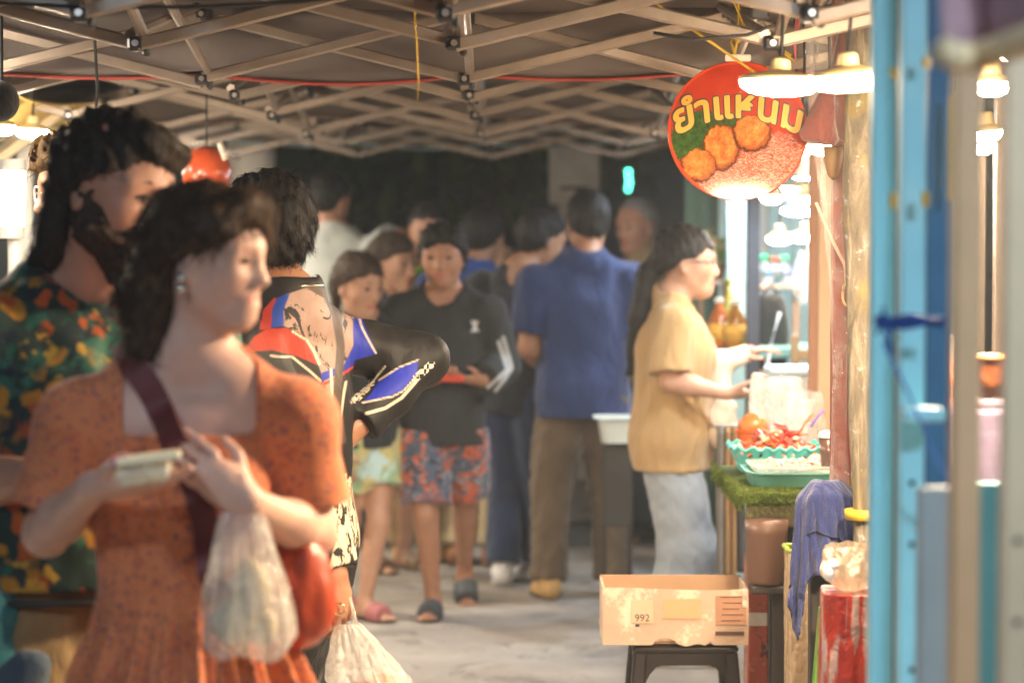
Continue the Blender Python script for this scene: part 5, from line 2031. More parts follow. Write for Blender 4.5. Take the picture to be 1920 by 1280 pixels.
# sauce bottles on a small ledge
def bottle(label, px, Y, z0, h, r, col_, capc):
    q = P(px, 640, Y)
    t = thing('bottle', label, 'bottle', (q[0], Y, z0), 'bottles on the far counter')
    m = MB(); m.lathe([(r * .95, .001), (r, .01), (r, h * .55), (r * .6, h * .72), (r * .36, h * .8), (r * .36, h * .9)], (q[0], Y, z0), 20)
    m.build('glass', mat('sauce_%d' % (col_[1] * 1000), col_, .15, .25, 12, coat=.5), t, smooth=True)
    m = MB(); m.lathe([(r * .42, h * .90), (r * .42, h), (r * .2, h * 1.01)], (q[0], Y, z0), 14); m.build('cap', mat('cap_%d' % (capc[0] * 1000 + capc[2] * 10), capc, .4), t, smooth=True)
    m = MB(); m.lathe([(r * 1.02, h * .15), (r * 1.02, h * .48)], (q[0], Y, z0), 20); m.build('label', mat('label_%d' % (col_[0] * 1000), (.66, .36, .05), .6, .3, 14), t, smooth=True)
LZ = P(0, 650, 9.4)[2]
bottle('orange sauce bottle with a white cap, left of the amber one', 1348, 9.4, LZ, .19, .043, (.42, .11, .015), (.75, .75, .72))
bottle('amber sauce bottle with a yellow label, next to the dark post', 1378, 9.35, LZ, .185, .045, (.33, .14, .012), (.70, .75, .60))
bottle('slim bottle with a green cap between the two sauce bottles', 1366, 9.7, LZ, .26, .03, (.42, .36, .05), (.30, .36, .06))
m = MB()
q = P(1400, 640, 9.5)
m.box((q[0] + .36, 9.55, LZ - .02), (.90, .5, .04), None, .006)
m.box((q[0] + .52, 9.40, (LZ - .04) / 2), (.50, .02, LZ - .04), None, .003)
tag(m.build('far_counter', mat('counter_teal', (.16, .34, .30), .6, .2, 6), None, (q[0] + .32, 9.55, 0)), 'teal counter of the farther stall holding the bottles', 'counter')
# backpack, chair, colourful bottles, hanging bags
q = P(1462, 640, 9.2)
t = thing('backpack', 'large black rounded backpack beyond the counter, right of the slate post', 'backpack', (q[0], 9.75, LZ))
zt_, zb_ = P(0, 545, 9.2)[2], P(0, 700, 9.2)[2]
BK = cloth('cloth_backpack', (.018, .019, .021), .6)
m = MB()
def bp(u, v):
    a, b = 2 * PI * u, PI * v
    ca, sa = math.cos(a), math.sin(a)
    rr = (abs(ca) ** 3 + abs(sa) ** 3) ** (-1 / 3)
    k = math.sin(b) ** .45 if 0 < b < PI else 0
    return (q[0] + .082 * k * rr * ca * (1.1 - .2 * (1 - v)), 9.6 + .07 * k * rr * sa, (zt_ + zb_) / 2 - .01 + (zt_ - zb_) / 2 * math.cos(b))
m.sheet(bp, 40, 24); m.build('pack', BK, t, smooth=True)
m = MB(); m.tube([(q[0] - .03, 9.53, zt_ - .02), (q[0], 9.52, zt_ + .02), (q[0] + .03, 9.53, zt_ - .02)], .006, 6); m.build('handle', BK, t, smooth=True)
m = MB(); m.tube([P(1462, 585, 8.8), P(1442, 660, 8.8), P(1434, 712, 8.8), P(1452, 706, 8.8)], [.008, .008, .010, .008], 8)
tag(m.build('hook', mat('plastic_paleblue', (.62, .70, .76), .35), None, P(1442, 660, 8.8), smooth=True), 'pale bent plastic hook in front of the backpack', 'hook')
q = P(1450, 735, 8.6)
t = thing('helmet', 'dark scooter helmet with a pale blue band on the counter', 'helmet', tuple(q - (0, 0, .06)))
m = MB(); m.ball(q + (0, .05, -.01), (.075, .08, .065), 12); m.build('shell', mat('helmet_dark', (.03, .032, .036), .3, .1, coat=.4), t, smooth=True)
m = MB(); m.lathe([(.078, .028), (.074, .045)], q + (0, .05, -.0), 28); m.build('band', mat('band_aqua', (.50, .72, .74), .5), t, smooth=True)
# wooden chair
def chair(px0, px1, Y):
    a, b = P(px0, 640, Y)[0], P(px1, 640, Y)[0]
    t = thing('wooden_chair', 'brown wooden chair back with slats behind the lidded box', 'chair', ((a + b) / 2, Y, 0))
    WB_ = mat('wood_chair', (.30, .19, .09), .6, .2, 8, stretch=(1, 1, .1))
    zt = P(0, 628, Y)[2]
    for i, x in enumerate((a + .012, b - .012)):
        m = MB(); m.box((x, Y, zt / 2), (.028, .028, zt), None, .004); m.build('leg', WB_, t)
        m = MB(); m.box((x, Y + .34, .23), (.028, .028, .46), None, .004); m.build('leg', WB_, t)
    m = MB()
    for z in (P(0, 665, Y)[2], P(0, 690, Y)[2]): m.box(((a + b) / 2, Y, z), (b - a - .03, .018, .04), None, .004)
    m.build('backrest', WB_, t)
    m = MB(); m.box(((a + b) / 2, Y + .18, .47), (b - a + .02, .37, .025), None, .005); m.build('seat', WB_, t)
chair(1484, 1580, 8.95)
for i_, (px, py, col_, lab) in enumerate(((1432, 492, (.06, .55, .22), 'bright green cap bottle standing above the backpack'), (1453, 496, (.45, .10, .06), 'dark red jar right of the green capped bottle'), (1470, 494, (.10, .50, .26), 'second green capped bottle, right of the red jar'), (1440, 520, (.20, .36, .60), 'pale blue bottle under the green cap'), (1476, 520, (.35, .36, .62), 'lilac bottle above the backpack top'))):
    q = P(px, py, 10.3)
    t = thing('jar', lab, 'jar', tuple(q - (0, 0, .05)), 'small jars on the back shelf')
    m = MB(); m.lathe([(.022, -.05), (.026, -.01), (.016, .01)], q, 16); m.build('jar', film('film_milky', (.85, .90, .86), .6, .15, .4), t, smooth=True)
    m = MB(); m.lathe([(.024, .008), (.024, .034), (.02, .036)], q, 16); m.build('lid', mat('jarlid_%d' % i_, col_, .4), t, smooth=True)
q = P(1452, 532, 10.3)
m = MB(); m.box(q + (.02, .02, -.012), (.20, .10, .018), None, .003); m.box((q[0] - .06, q[1] + .06, q[2] / 2), (.03, .02, q[2] - .03), None, .002); m.box((q[0] + .1, q[1] + .06, q[2] / 2), (.03, .02, q[2] - .03), None, .002)
tag(m.build('back_shelf', WOODL, None, q), 'narrow shelf carrying the small jars above the backpack', 'shelf')
for i_, (px, py, Y, w_, h_, lab) in enumerate(((1505, 520, 9.9, .09, .22, 'clear bag of goods hanging right of the jars'), (1440, 570, 10.6, .05, .12, 'small pink tinted bag hanging left of the backpack'), (1525, 470, 8.4, .05, .2, 'clear plastic bag hanging beside the thin wooden post'))):
    q = P(px, py, Y)
    t = crumple_bag('hanging_bag', lab, q - (0, 0, h_ / 2), w_, w_ * .6, h_, film('film_pink', (.8, .5, .48), .5, .2, .4) if i_ == 1 else CLEARB, 30 + i_, .25)
    m = MB(); m.tube([q + (0, 0, h_ / 2 - .01), q + (0, 0, 1.0)], .002, 5); m.build('string', CORD, t)

for i_, (px0, px1, col_, lab) in enumerate(((1344, 1362, (.20, .19, .18), 'grey apron hanging between the khaki woman and the counter'), (1362, 1380, (.36, .22, .10), 'tan striped apron hanging beside the grey one'), (1380, 1398, (.06, .06, .07), 'dark apron hanging nearest the counter edge'))):
    m = MB()
    a, b = P(px0, 640, 7.6)[0], P(px1, 640, 7.6)[0]
    zt, zb = P(0, 800, 7.6)[2], P(0, 1095 - 12 * i_, 7.6)[2]
    m.sheet(lambda u, v: (a + (b - a) * u, 7.6 + .012 * math.sin(9 * u + 3 * i_) + .01 * math.sin(5 * v), zt + (zb - zt) * v), 12, 20, .004)
    tag(m.build('apron', cloth('apron_%d' % i_, col_, .85), None, (a, 7.6, zb), smooth=True), lab, 'apron')
m = MB(); a, b = P(1338, 798, 7.6), P(1420, 798, 7.6); m.tube([a, b, (b[0], 7.6, .0)], .008, 6)
tag(m.build('rail', STEEL, None, b), 'thin steel rail with aprons beside the counter', 'rail')

# ---------------------------------------------------------------- left side
q = P(388, 320, 7.4)
t = thing('red_lantern', 'glossy round orange red lantern hanging behind the two heads', 'lantern', tuple(q))
m = MB(); m.lathe([(.02, .072), (.045, .062), (.066, .035), (.075, 0), (.072, -.04), (.055, -.075), (.02, -.09)], q, 32, wob=.02); m.build('body', mat('lantern_red', (.56, .085, .025), .28, .12, coat=.4), t, smooth=True)
m = MB(); m.tube([q + (0, 0, .07), q + (0, 0, .6)], .003, 5); m.build('cord', CORD, t)
m = MB(); q2 = P(420, 292, 7.3); m.tube([P(412, 268, 7.3), P(424, 300, 7.3)], .010, 8); m.build('clip', mat('plastic_cream', (.70, .66, .58), .5, .1), t, smooth=True)
m = MB(); q = P(50, 640, 8.4)
m.box((q[0], 8.4, 1.0), (.05, .05, 2.0), None, .004)
tag(m.build('stall_post', mat('paint_white', (.62, .62, .60), .5, .1), None, (q[0], 8.4, 0)), 'white post of the left stall under the disc lamp', 'post')
q = P(4, 190, 5.2)
m = MB(); m.ball(q, (.036, .05, .044), 12)
m.tube([q + (0, 0, .04), q + (0, 0, .5)], .004, 5)
tag(m.build('black_bundle', BLACKCLOTH, None, q, smooth=True), 'rounded black cloth bundle hanging at the top left edge', 'bundle')
# yellow sheet of the left stall's roof
m = MB()
def ysheet(u, v):
    a = P(-60 + 175 * u, 250 - 45 * u, 8.0)
    return (a[0] - .0, 7.4 + 3.2 * v, a[2] + .03 * math.sin(9 * u) + .10 * v + .02 * math.sin(7 * v + 4 * u))
m.sheet(ysheet, 30, 24, .004)
tag(m.build('yellow_sheet', mat('sheet_yellow', (.60, .42, .12), .6, .25, 4, .5, 10), None, P(100, 220, 8.0), smooth=True), 'yellow plastic sheet roofing the left stall behind the lamps', 'roof sheet')
m = MB()
for k in range(3):
    a, b = P(-40, 330 - 30 * k, 8.2 + .5 * k), P(130 + 60 * k, 200 - 8 * k, 8.2 + .5 * k)
    m.bar(a, b, .03, .03, .003)
tag(m.build('roof_frame', mat('frame_cream', (.60, .50, .32), .5, .1), None, P(60, 260, 8.2)), 'cream slanting roof bars of the left stall', 'roof frame')
q = P(10, 640, 8.8)
m = MB()
m.box((q[0] - .3, 8.9, .45), (1.1, .6, .9), None, .01)
tag(m.build('left_counter', mat('counter_brown', (.22, .14, .08), .6, .2, 5), None, (q[0] - .3, 8.9, 0)), 'brown counter of the left stall hidden behind the couple', 'counter')

# white basin on a dark stand in the aisle
q = P(1150, 832, 9.3)
BZ = q[2]
basin('white_basin', 'white plastic basin with a pale blue rim beside the blue polo man', 'basin', (q[0] + .02, 9.4, BZ), .062, .075, .095, mat('basin_white', (.66, .74, .72), .4, .06), 1.25, .018)
t = thing('dark_stand', 'dark box stand under the white basin', 'stand', (q[0] + .02, 9.4, 0))
zb = P(0, 985, 9.4)[2]
m = MB(); m.box((q[0] + .02, 9.42, (BZ + zb) / 2 - .002), (.115, .12, BZ - zb - .004), None, .006); m.build('cabinet', mat('stand_dark', (.05, .045, .04), .6, .15), t)
for sx in (-1, 1):
    for sy in (-1, 1):
        m = MB(); m.box((q[0] + .02 + sx * .05, 9.42 + sy * .05, zb / 2), (.014, .014, zb), None, .002); m.build('leg', LEGM, t)
q = P(1184, 1000, 12.2)
basin('white_tub', 'low white tub on the ground behind the khaki woman', 'tub', (q[0], 12.2, .004), .05, .05, .09, mat('basin_white', (.66, .74, .72), .4, .06), 1.15, .006)
q = P(1170, 965, 12.6)
t = thing('handcart', 'dark low handcart on the far ground between the men', 'cart', (q[0], 12.6, 0))
m = MB(); m.box((q[0], 12.6, .20), (.34, .4, .03), None, .005); m.build('deck', LEGM, t)
for sx in (-1, 1):
    m = MB(); m.lathe([(.03, -.015), (.07, -.015), (.07, .015), (.03, .015)], (q[0] + sx * .13, 12.5, .07), 20, rotm(0, PI / 2)); m.build('wheel', LEGM, t)
m = MB(); m.tube([(q[0] + .15, 12.75, .2), (q[0] + .17, 12.85, .8)], .012, 6); m.build('handle', LEGM, t)
# ---------------------------------------------------------------- the people
PALE = skin('skin_fair', (.62, .39, .30))
RUDDY = skin('skin_ruddy', (.50, .27, .18))
TAN = skin('skin_tan', (.36, .185, .11))
WARM = skin('skin_warm', (.47, .27, .175))
BLACKHAIR = hair_mat('hair_black', (.008, .007, .007), (.020, .017, .015))
BROWNHAIR = hair_mat('hair_brown', (.017, .010, .006), (.11, .055, .022))
CURLHAIR = hair_mat('hair_dark_brown', (.010, .008, .006), (.05, .03, .016))
GREYHAIR = hair_mat('hair_grey', (.20, .20, .20), (.42, .42, .42))
SOLE_W = mat('sole_white', (.7, .68, .64), .6, .1)
SOLE_D = mat('sole_dark', (.03, .03, .035), .7, .1)


def poly_sd(x, z, pts):
    """signed distance to a polygon, negative inside"""
    pts = np.asarray(pts, float)
    d = np.full(len(x), 1e9)
    inside = np.zeros(len(x), bool)
    for i in range(len(pts)):
        a, b = pts[i], pts[(i + 1) % len(pts)]
        e = b - a
        w0, w1 = x - a[0], z - a[1]
        t = np.clip((w0 * e[0] + w1 * e[1]) / (e @ e + 1e-12), 0, 1)
        d = np.minimum(d, (w0 - t * e[0]) ** 2 + (w1 - t * e[1]) ** 2)
        c = ((a[1] > z) != (b[1] > z)) & (x < (b[0] - a[0]) * (z - a[1]) / (b[1] - a[1] + 1e-12) + a[0])
        inside ^= c
    d = np.sqrt(d)
    return np.where(inside, -d, d)


def line_sd(x, z, pts):
    d = np.full(len(x), 1e9)
    pts = np.asarray(pts, float)
    for a, b in zip(pts[:-1], pts[1:]):
        e = b - a
        w0, w1 = x - a[0], z - a[1]
        t = np.clip((w0 * e[0] + w1 * e[1]) / (e @ e + 1e-12), 0, 1)
        d = np.minimum(d, (w0 - t * e[0]) ** 2 + (w1 - t * e[1]) ** 2)
    return np.sqrt(d)


# ---- woman in the orange dress -------------------------------------------------------------
def rel(base_px, Y, arms):
    """arm points given in world space -> person space"""
    b = np.array([P(base_px, 640, Y)[0], Y, 0.0])
    for a in arms.values():
        for k in ('elbow', 'wrist'):
            if k in a: a[k] = np.asarray(a[k], float) - b
    return arms


WY = 3.65
w = Figure('woman in an orange ditsy print dress looking aside, dark red strap across her chest', 352, WY, 1.54, 6, head=72, pitch=6, roll=0, hh=.197, female=True, g=.88, fw=.90, squint=.7, bust=.15,
           skin_m=PALE, h=.0052, shw=.100, neckx=(.012, -.008, -.004), nose=1.0,
           arms=rel(352, WY, {1: dict(elbow=P(590, 1000, WY + .05), wrist=P(462, 940, WY - .155), hdir=(-.74, -.10, .60), palm=(-.30, .94, -.1), curl=.40, spread=.1, thumb=.3),
                              -1: dict(elbow=P(86, 1000, WY + .01), wrist=P(176, 912, WY - .19), hdir=(.88, -.30, .06), palm=(.05, .20, .97), curl=.22, thumb=.55)}))
w.brow = BROWNHAIR
w.body()
DRESS = print_mat('dress_print', (.60, .19, .075), [('noise', 26, .56, .05, (.50, .14, .055), .0), ('dots', 80, .27, .06, (.22, .075, .09), .008), ('dots', 60, .20, .08, (.60, .11, .05), .015), ('dots', 110, .20, .08, (.22, .10, .05), .008)], .85, .18)


def dress_parts():
    H, U = w.H, w.U
    zc = .615 * H            # the waist seam
    ctr = U(0, 0, .6)

    def skirt(x, y, z):
        dz = np.clip(zc - z, -.05, 2)
        th = np.arctan2(y - ctr[1], x - ctr[0])
        r = .106 + .36 * np.clip(dz, 0, 1) + .022 * np.clip(dz / .25, 0, 1.3) * np.cos(15 * th + 1.5 * np.sin(3 * th) + 3 * dz) + .01 * np.clip(dz / .1, 0, 1) * np.cos(33 * th)
        q = np.sqrt((x - ctr[0]) ** 2 + ((y - ctr[1]) / .80) ** 2) - r
        return np.maximum(np.maximum(q * .8, z - zc - .012), .42 - z)
    sk = Prim(skirt, (ctr[0] - .5, ctr[1] - .45, .40), (ctr[0] + .5, ctr[1] + .45, zc + .03), .018)
    b1 = rbox(U(.002, -.075, .858), (.196, .23, .305), w.R(.8), .012, .006)
    bust = cone(U(-.05, -.05, .70), U(.05, -.05, .70), .052 * H, .052 * H, .03)
    S1, E1, _ = w.joints[1]
    S2, E2, _ = w.joints[-1]
    puff = [ell(S1 + np.array([.012, -.004, -.012]), (.054, .056, .05), None, .03), ell(S2 + np.array([-.012, -.004, -.012]), (.054, .056, .05), None, .03)]
    w.top(DRESS, 'dress', sleeve=.74, hem=.25, infl=.007, neck=.05, neckz=.83, sr=(.036, .049, .05), fold=.0025, h=.0055, extra=[sk] + puff,
          post=[minus(b1, .005), cut((0, 0, .44), (0, 0, -1))], hr=.070)


dress_parts()
# hair gathered behind the ear, falling in waves down the back
wh = w.hair(BROWNHAIR, vol=.055, lump=.004, freq=70, front=.57, tilt=.42, h=.006, locks=0,
            extra=[cone(w.Hd(0, .30, .62), w.Hd(.02, .42, .15), .27 * w.hh, .25 * w.hh, .04), cone(w.Hd(.0, .42, .15), w.Hd(.0, .40, -.28), .25 * w.hh, .17 * w.hh, .04),
                   cone(w.Hd(-.22, .33, .42), w.Hd(-.24, .38, -.22), .13 * w.hh, .13 * w.hh, .03), cone(w.Hd(.2, .25, .35), w.Hd(.2, .34, -.15), .15 * w.hh, .12 * w.hh, .03),
                   cone(w.Hd(-.10, -.26, .90), w.Hd(-.27, -.14, .70), .13 * w.hh, .10 * w.hh, .03), cone(w.Hd(.10, -.28, .90), w.Hd(.27, -.22, .66), .13 * w.hh, .10 * w.hh, .03), cone(w.Hd(-.27, -.14, .72), w.Hd(-.33, .14, .56), .10 * w.hh, .09 * w.hh, .03), cone(w.Hd(.28, -.2, .68), w.Hd(.33, .14, .50), .09 * w.hh, .08 * w.hh, .03)])
strands(w, wh, BROWNHAIR, 2200, .060, .0009, 5, flow=(-.5, .35, -.6), curl=.40, lift=.20)
m = MB()
for dz in (.012, -.004):
    m.ball(w.base + w.Hd(-.385, .03, .335) + np.array([-.002, -.006, -.012 + dz]), .0065, 8)
m.build('earring', mat('earring_silver', (.75, .8, .8), .15, .1, metal=.9), w.root, smooth=True)

# ---- bearded man in the green printed shirt ------------------------------------------------
MY = 4.05
mn = Figure('bearded man with long dark curls in a green leaf print shirt, leaning towards the woman', 150, MY, 1.672, 28, head=62, pitch=13, roll=2, hh=.238, g=1.15, skin_m=RUDDY, h=.006, neckx=(.03, -.02, 0),
            arms=rel(150, MY, {-1: dict(elbow=P(-95, 905, MY - .05), wrist=P(95, 895, MY - .26), curl=.5), 1: dict(rel=(.05, .02, -.99))}))


def beardf(v):
    return np.zeros(len(v))


mn.brow = BLACKHAIR
mn.body(stubble=beardf)
SHIRT_L = print_mat('leaf_print', (.012, .035, .028), [('noise', 9, .54, .03, (.022, .11, .075), .25), ('noise', 16, .60, .02, (.01, .02, .03), .1), ('blot', 20, .40, .06, (.42, .19, .015), .05), ('blot', 17, .34, .05, (.40, .05, .012), .05), ('blot', 22, .36, .05, (.42, .085, .015), .05), ('blot', 26, .34, .05, (.46, .27, .03), .05)], .75, .2)
mn.top(SHIRT_L, 'shirt', sleeve=.8, hem=.532, infl=.012, neck=.05, neckz=.83, sr=(.046, .046, .04), loose=.008, fold=.005,
       post=[minus(cone(mn.U(.01, -.10, .67), mn.U(.01, -.085, .87), .012, .080, .005), .005)], extra=[cone(mn.U(.05, -.02, .815), mn.U(.03, .03, .84), .02, .02, .01), cone(mn.U(-.05, -.02, .815), mn.U(-.03, .03, .84), .02, .02, .01)])
KHAKI = cloth('cloth_khaki', (.30, .20, .085), var=.15)
mn.pants(KHAKI, 'shorts', length=.95, r=(.066, .062, .055))
m = MB()
ring = [mn.base + mn.U(.107 * math.cos(a) * mn.g, .08 * math.sin(a) * mn.g, .522) for a in np.linspace(0, 2 * PI, 29)]
m.tube(ring, .017, 6, squash=.35, caps=False, hint=(0, 0, 1))
m.build('belt', mat('belt_black', (.012, .012, .013), .45, .1), mn.root, smooth=True)
mn.shoes(mat('shoe_brown', (.12, .07, .035), .6), 'sneaker', SOLE_D)
mh = mn.hair(CURLHAIR, vol=.035, lump=.007, freq=75, front=.52, tilt=.36, h=.006, locks=0,
             extra=[cone(mn.Hd(0, .30, .60), mn.Hd(0, .36, .05), .23 * mn.hh, .18 * mn.hh, .03), cone(mn.Hd(-.26, .20, .55), mn.Hd(-.24, .28, -.05), .13 * mn.hh, .13 * mn.hh, .03), cone(mn.Hd(.26, .20, .5), mn.Hd(.24, .28, 0), .13 * mn.hh, .13 * mn.hh, .03),
                    cone(mn.Hd(-.12, -.28, .93), mn.Hd(.16, -.36, .80), .10 * mn.hh, .08 * mn.hh, .03)])
strands(mn, mh, CURLHAIR, 900, .036, .0012, 11, flow=(-.2, .2, -.7), curl=.8, lift=.32)
sdf_mesh('beard', [cone(mn.Hd(.22, -.04, .24), mn.Hd(.0, -.30, .05), .15 * mn.hh, .17 * mn.hh, .03), cone(mn.Hd(-.22, -.04, .24), mn.Hd(.0, -.30, .05), .15 * mn.hh, .17 * mn.hh, .03), cone(mn.Hd(-.28, -.02, .42), mn.Hd(-.22, -.12, .22), .075 * mn.hh, .12 * mn.hh, .02), cone(mn.Hd(.28, -.02, .42), mn.Hd(.22, -.12, .22), .075 * mn.hh, .12 * mn.hh, .02),
                   cone(mn.Hd(-.12, -.34, .27), mn.Hd(.12, -.34, .27), .05 * mn.hh, .05 * mn.hh, .02), ell(mn.Hd(0, -.30, .00), np.array([.19, .15, .18]) * mn.hh, mn.Rh, .03),
                   cone(mn.Hd(-.06, -.44, .215), mn.Hd(.06, -.44, .215), .045 * mn.hh, .045 * mn.hh, .01, op=-1)], .006, hair_mat('beard_brown', (.022, .013, .008), (.085, .048, .026)), mn.root, post=[wob(110, .006, 4), wob(220, .003, 5)])

# ---- person in the racing jersey, back to the camera ---------------------------------------
JY = 5.15
js = 4533 / JY
jb = 540
j = Figure('person seen from behind in a patterned racing jersey, elbow out and hand on hip', jb, JY, 1.592, -118, head=-158, pitch=4, hh=.232, g=1.0, skin_m=TAN, h=.006, neckx=(-.02, 0, 0), lean=(2, 0),
           arms=rel(jb, JY, {-1: dict(elbow=P(792, 672, JY + .22), wrist=P(668, 800, JY + .10), hdir=(-.55, -.35, -.75), palm=(-.8, .3, .3), curl=.35),
                             1: dict(elbow=P(590, 880, JY - .17), wrist=P(626, 1075, JY - .20), hdir=(.18, -.05, -.98), palm=(-.6, .7, 0), curl=.75, thumb=.6)}))
j.body()
j.brow = BLACKHAIR
jz = lambda zx, zy: ((460 + zx / 3.05 - jb) / js, CAM_H + (460 - (480 + zy / 3.05)) / js)
JP = {
    'p_back': [(255, 215), (400, 165), (545, 235), (592, 330), (604, 520), (560, 625), (545, 830), (500, 800), (435, 610), (392, 490), (330, 425), (250, 385), (240, 300)],
    'p_red': [(60, 520), (110, 440), (170, 400), (265, 398), (350, 440), (405, 540), (432, 612), (330, 560), (210, 515)],
    'p_redstripe': [(135, 300), (190, 235), (215, 230), (188, 300), (190, 398), (135, 405)],
    'p_blue': [(205, 235), (280, 200), (248, 300), (255, 388), (190, 396), (186, 300)],
    'p_side': [(545, 240), (600, 288), (655, 400), (735, 575), (640, 600), (560, 625), (604, 520), (592, 330)],
    'p_fore': [(655, 850), (705, 800), (745, 725), (860, 655), (975, 615), (965, 690), (880, 790), (820, 815)],
    'p_band': [(452, 655), (505, 640), (610, 610), (600, 640), (560, 660), (455, 705)],
    'p_band2': [(460, 708), (505, 695), (600, 640), (600, 655), (560, 680), (465, 730)],
    'p_cuff': [(500, 1290), (575, 1240), (640, 1320), (700, 1560), (690, 1660), (520, 1720), (560, 1560), (545, 1400)],
}
JL = {
    'l_pipe': [[(608, 335), (650, 430), (728, 572)], [(200, 545), (300, 560), (390, 640), (450, 700)], [(440, 610), (410, 540), (370, 470), (300, 420)], [(655, 852), (830, 820), (890, 790), (970, 700)], [(745, 728), (860, 655), (975, 612)], [(620, 835), (700, 745), (780, 650)], [(500, 640), (520, 900)], [(575, 720), (560, 860), (540, 1000)]],
    'l_low': [[(680, 912), (790, 885), (880, 830), (960, 740)]],
    'l_strap': [[(395, 172), (470, 225), (515, 330), (540, 520), (535, 900), (560, 1050)]],
    'l_check': [[(960, 720), (1050, 640)], [(620, 830), (700, 745)]],
}
jat = {}
for k_, pp in JP.items():
    jat[k_] = lambda v, pp=pp: poly_sd(v[:, 0], v[:, 2], [jz(*q) for q in pp])
for k_, ll in JL.items():
    jat[k_] = lambda v, ll=ll: np.min([line_sd(v[:, 0], v[:, 2], [jz(*q) for q in l_]) for l_ in ll], 0)


def jersey_mat():
    m, nt, b = _new('jersey_print')
    v = coords(nt)
    black = ramp(nt, noise(nt, v, 9, 4, .6), [(.3, (.010, .010, .011)), (.7, (.022, .021, .021))])
    inside = lambda a, w=0.0: ramp(nt, math_n(nt, 'MULTIPLY_ADD', attr(nt, a), -400.0, 0.5 + 400 * w), [(.0, 0.0), (1.0, 1.0)])
    beige = ramp(nt, noise(nt, v, 14, 4, .6), [(.3, (.25, .165, .135)), (.7, (.34, .24, .20))])
    blot = noise(nt, v, 17, 6, .62, 1.2)
    beige = mixc(nt, ramp(nt, blot, [(.575, 0.0), (.59, 1.0)]), beige, (.02, .018, .02))
    spl = noise(nt, coords(nt, (1, 1, .3)), 60, 3, .6, .5)
    beige = mixc(nt, math_n(nt, 'MULTIPLY', ramp(nt, spl, [(.62, 0.0), (.64, 1.0)]), ramp(nt, blot, [(.48, 0.0), (.52, 1.0)])), beige, (.025, .022, .022))
    cream = (.56, .48, .36)
    c = mixc(nt, inside('p_back'), black, beige)
    c = mixc(nt, inside('p_red'), c, (.28, .028, .012))
    c = mixc(nt, inside('p_redstripe'), c, (.26, .03, .025))
    c = mixc(nt, inside('p_blue'), c, (.02, .05, .26))
    c = mixc(nt, inside('p_side'), c, (.018, .03, .30))
    c = mixc(nt, inside('p_fore'), c, (.022, .035, .36))
    c = mixc(nt, inside('p_band'), c, (.02, .03, .30))
    c = mixc(nt, inside('p_band2'), c, (.50, .04, .02))
    cf = mixc(nt, ramp(nt, noise(nt, coords(nt, (1.4, 1.4, .5)), 30, 4, .6, 2.0), [(.50, 0.0), (.52, 1.0)]), (.58, .50, .36), (.015, .014, .014))
    c = mixc(nt, inside('p_cuff'), c, cf)
    c = mixc(nt, inside('l_pipe', .0022), c, cream)
    c = mixc(nt, inside('l_low', .0035), c, cream)
    c = mixc(nt, inside('l_strap', .0075), c, (.075, .055, .045))
    chk = N(nt, 'ShaderNodeTexChecker')
    chk.inputs['Scale'].default_value = 95
    nt.links.new(v, chk.inputs['Vector'])
    c = mixc(nt, math_n(nt, 'MULTIPLY', inside('l_check', .008), chk.outputs['Fac']), c, (.6, .55, .45))
    nt.links.new(c, b.inputs['Base Color'])
    b.inputs['Roughness'].default_value = .55
    b.inputs['Specular IOR Level'].default_value = .22
    b.inputs['Sheen Weight'].default_value = .0
    fold = noise(nt, coords(nt, (1, 1, .45)), 22, 3, .55, 1.0)
    bump(nt, b, math_n(nt, 'ADD', fold, math_n(nt, 'MULTIPLY', noise(nt, v, 500, 2, .5), .06)), .3, .012)
    return m


j.top(jersey_mat(), 'jersey', sleeve=1.9, hem=.45, infl=.012, neck=.039, neckz=.842, necky=.0, extra=[cone(j.U(0, .012, .812), j.U(0, .010, .838), .052 * j.H, .046 * j.H, .015)], sr=(.037, .0275, .0235), loose=.0, fold=.004, attrs=jat, h=.005, seed=8)
j.pants(BLACKCLOTH, 'trousers', r=(.06, .05, .04))
j.shoes(mat('shoe_black', (.015, .015, .016), .5), 'sneaker', SOLE_D)
jh = j.hair(BLACKHAIR, vol=.085, lump=.005, freq=95, front=.40, tilt=.55, h=.005, locks=0)
strands(j, jh, BLACKHAIR, 3800, .030, .0007, 21, flow=(.1, .1, -1), curl=.45, lift=.22)
m = MB()
nk = [j.base + j.U(.046 * math.cos(a), .012 + .046 * math.sin(a), .850 + .006 * math.sin(a)) for a in np.linspace(0, 2 * PI, 40)]
m.tube(nk, .0022, 5, caps=False)
for i_, q_ in enumerate(nk[:-1]):
    m.ball(q_, .0032, 4)
m.build('necklace', mat('chain_silver', (.75, .7, .6), .2, .1, metal=1.0), j.root, smooth=True)
m = MB()
m.tube([j.base + j.joints[1][2] + np.array([.012 + .012 * math.cos(a), -.03, -.068 + .012 * math.sin(a)]) for a in np.linspace(0, 2 * PI, 14)], .0022, 5, caps=False)
m.build('ring', mat('ring_gold', (.8, .65, .4), .2, .1, metal=1.0), j.root, smooth=True)

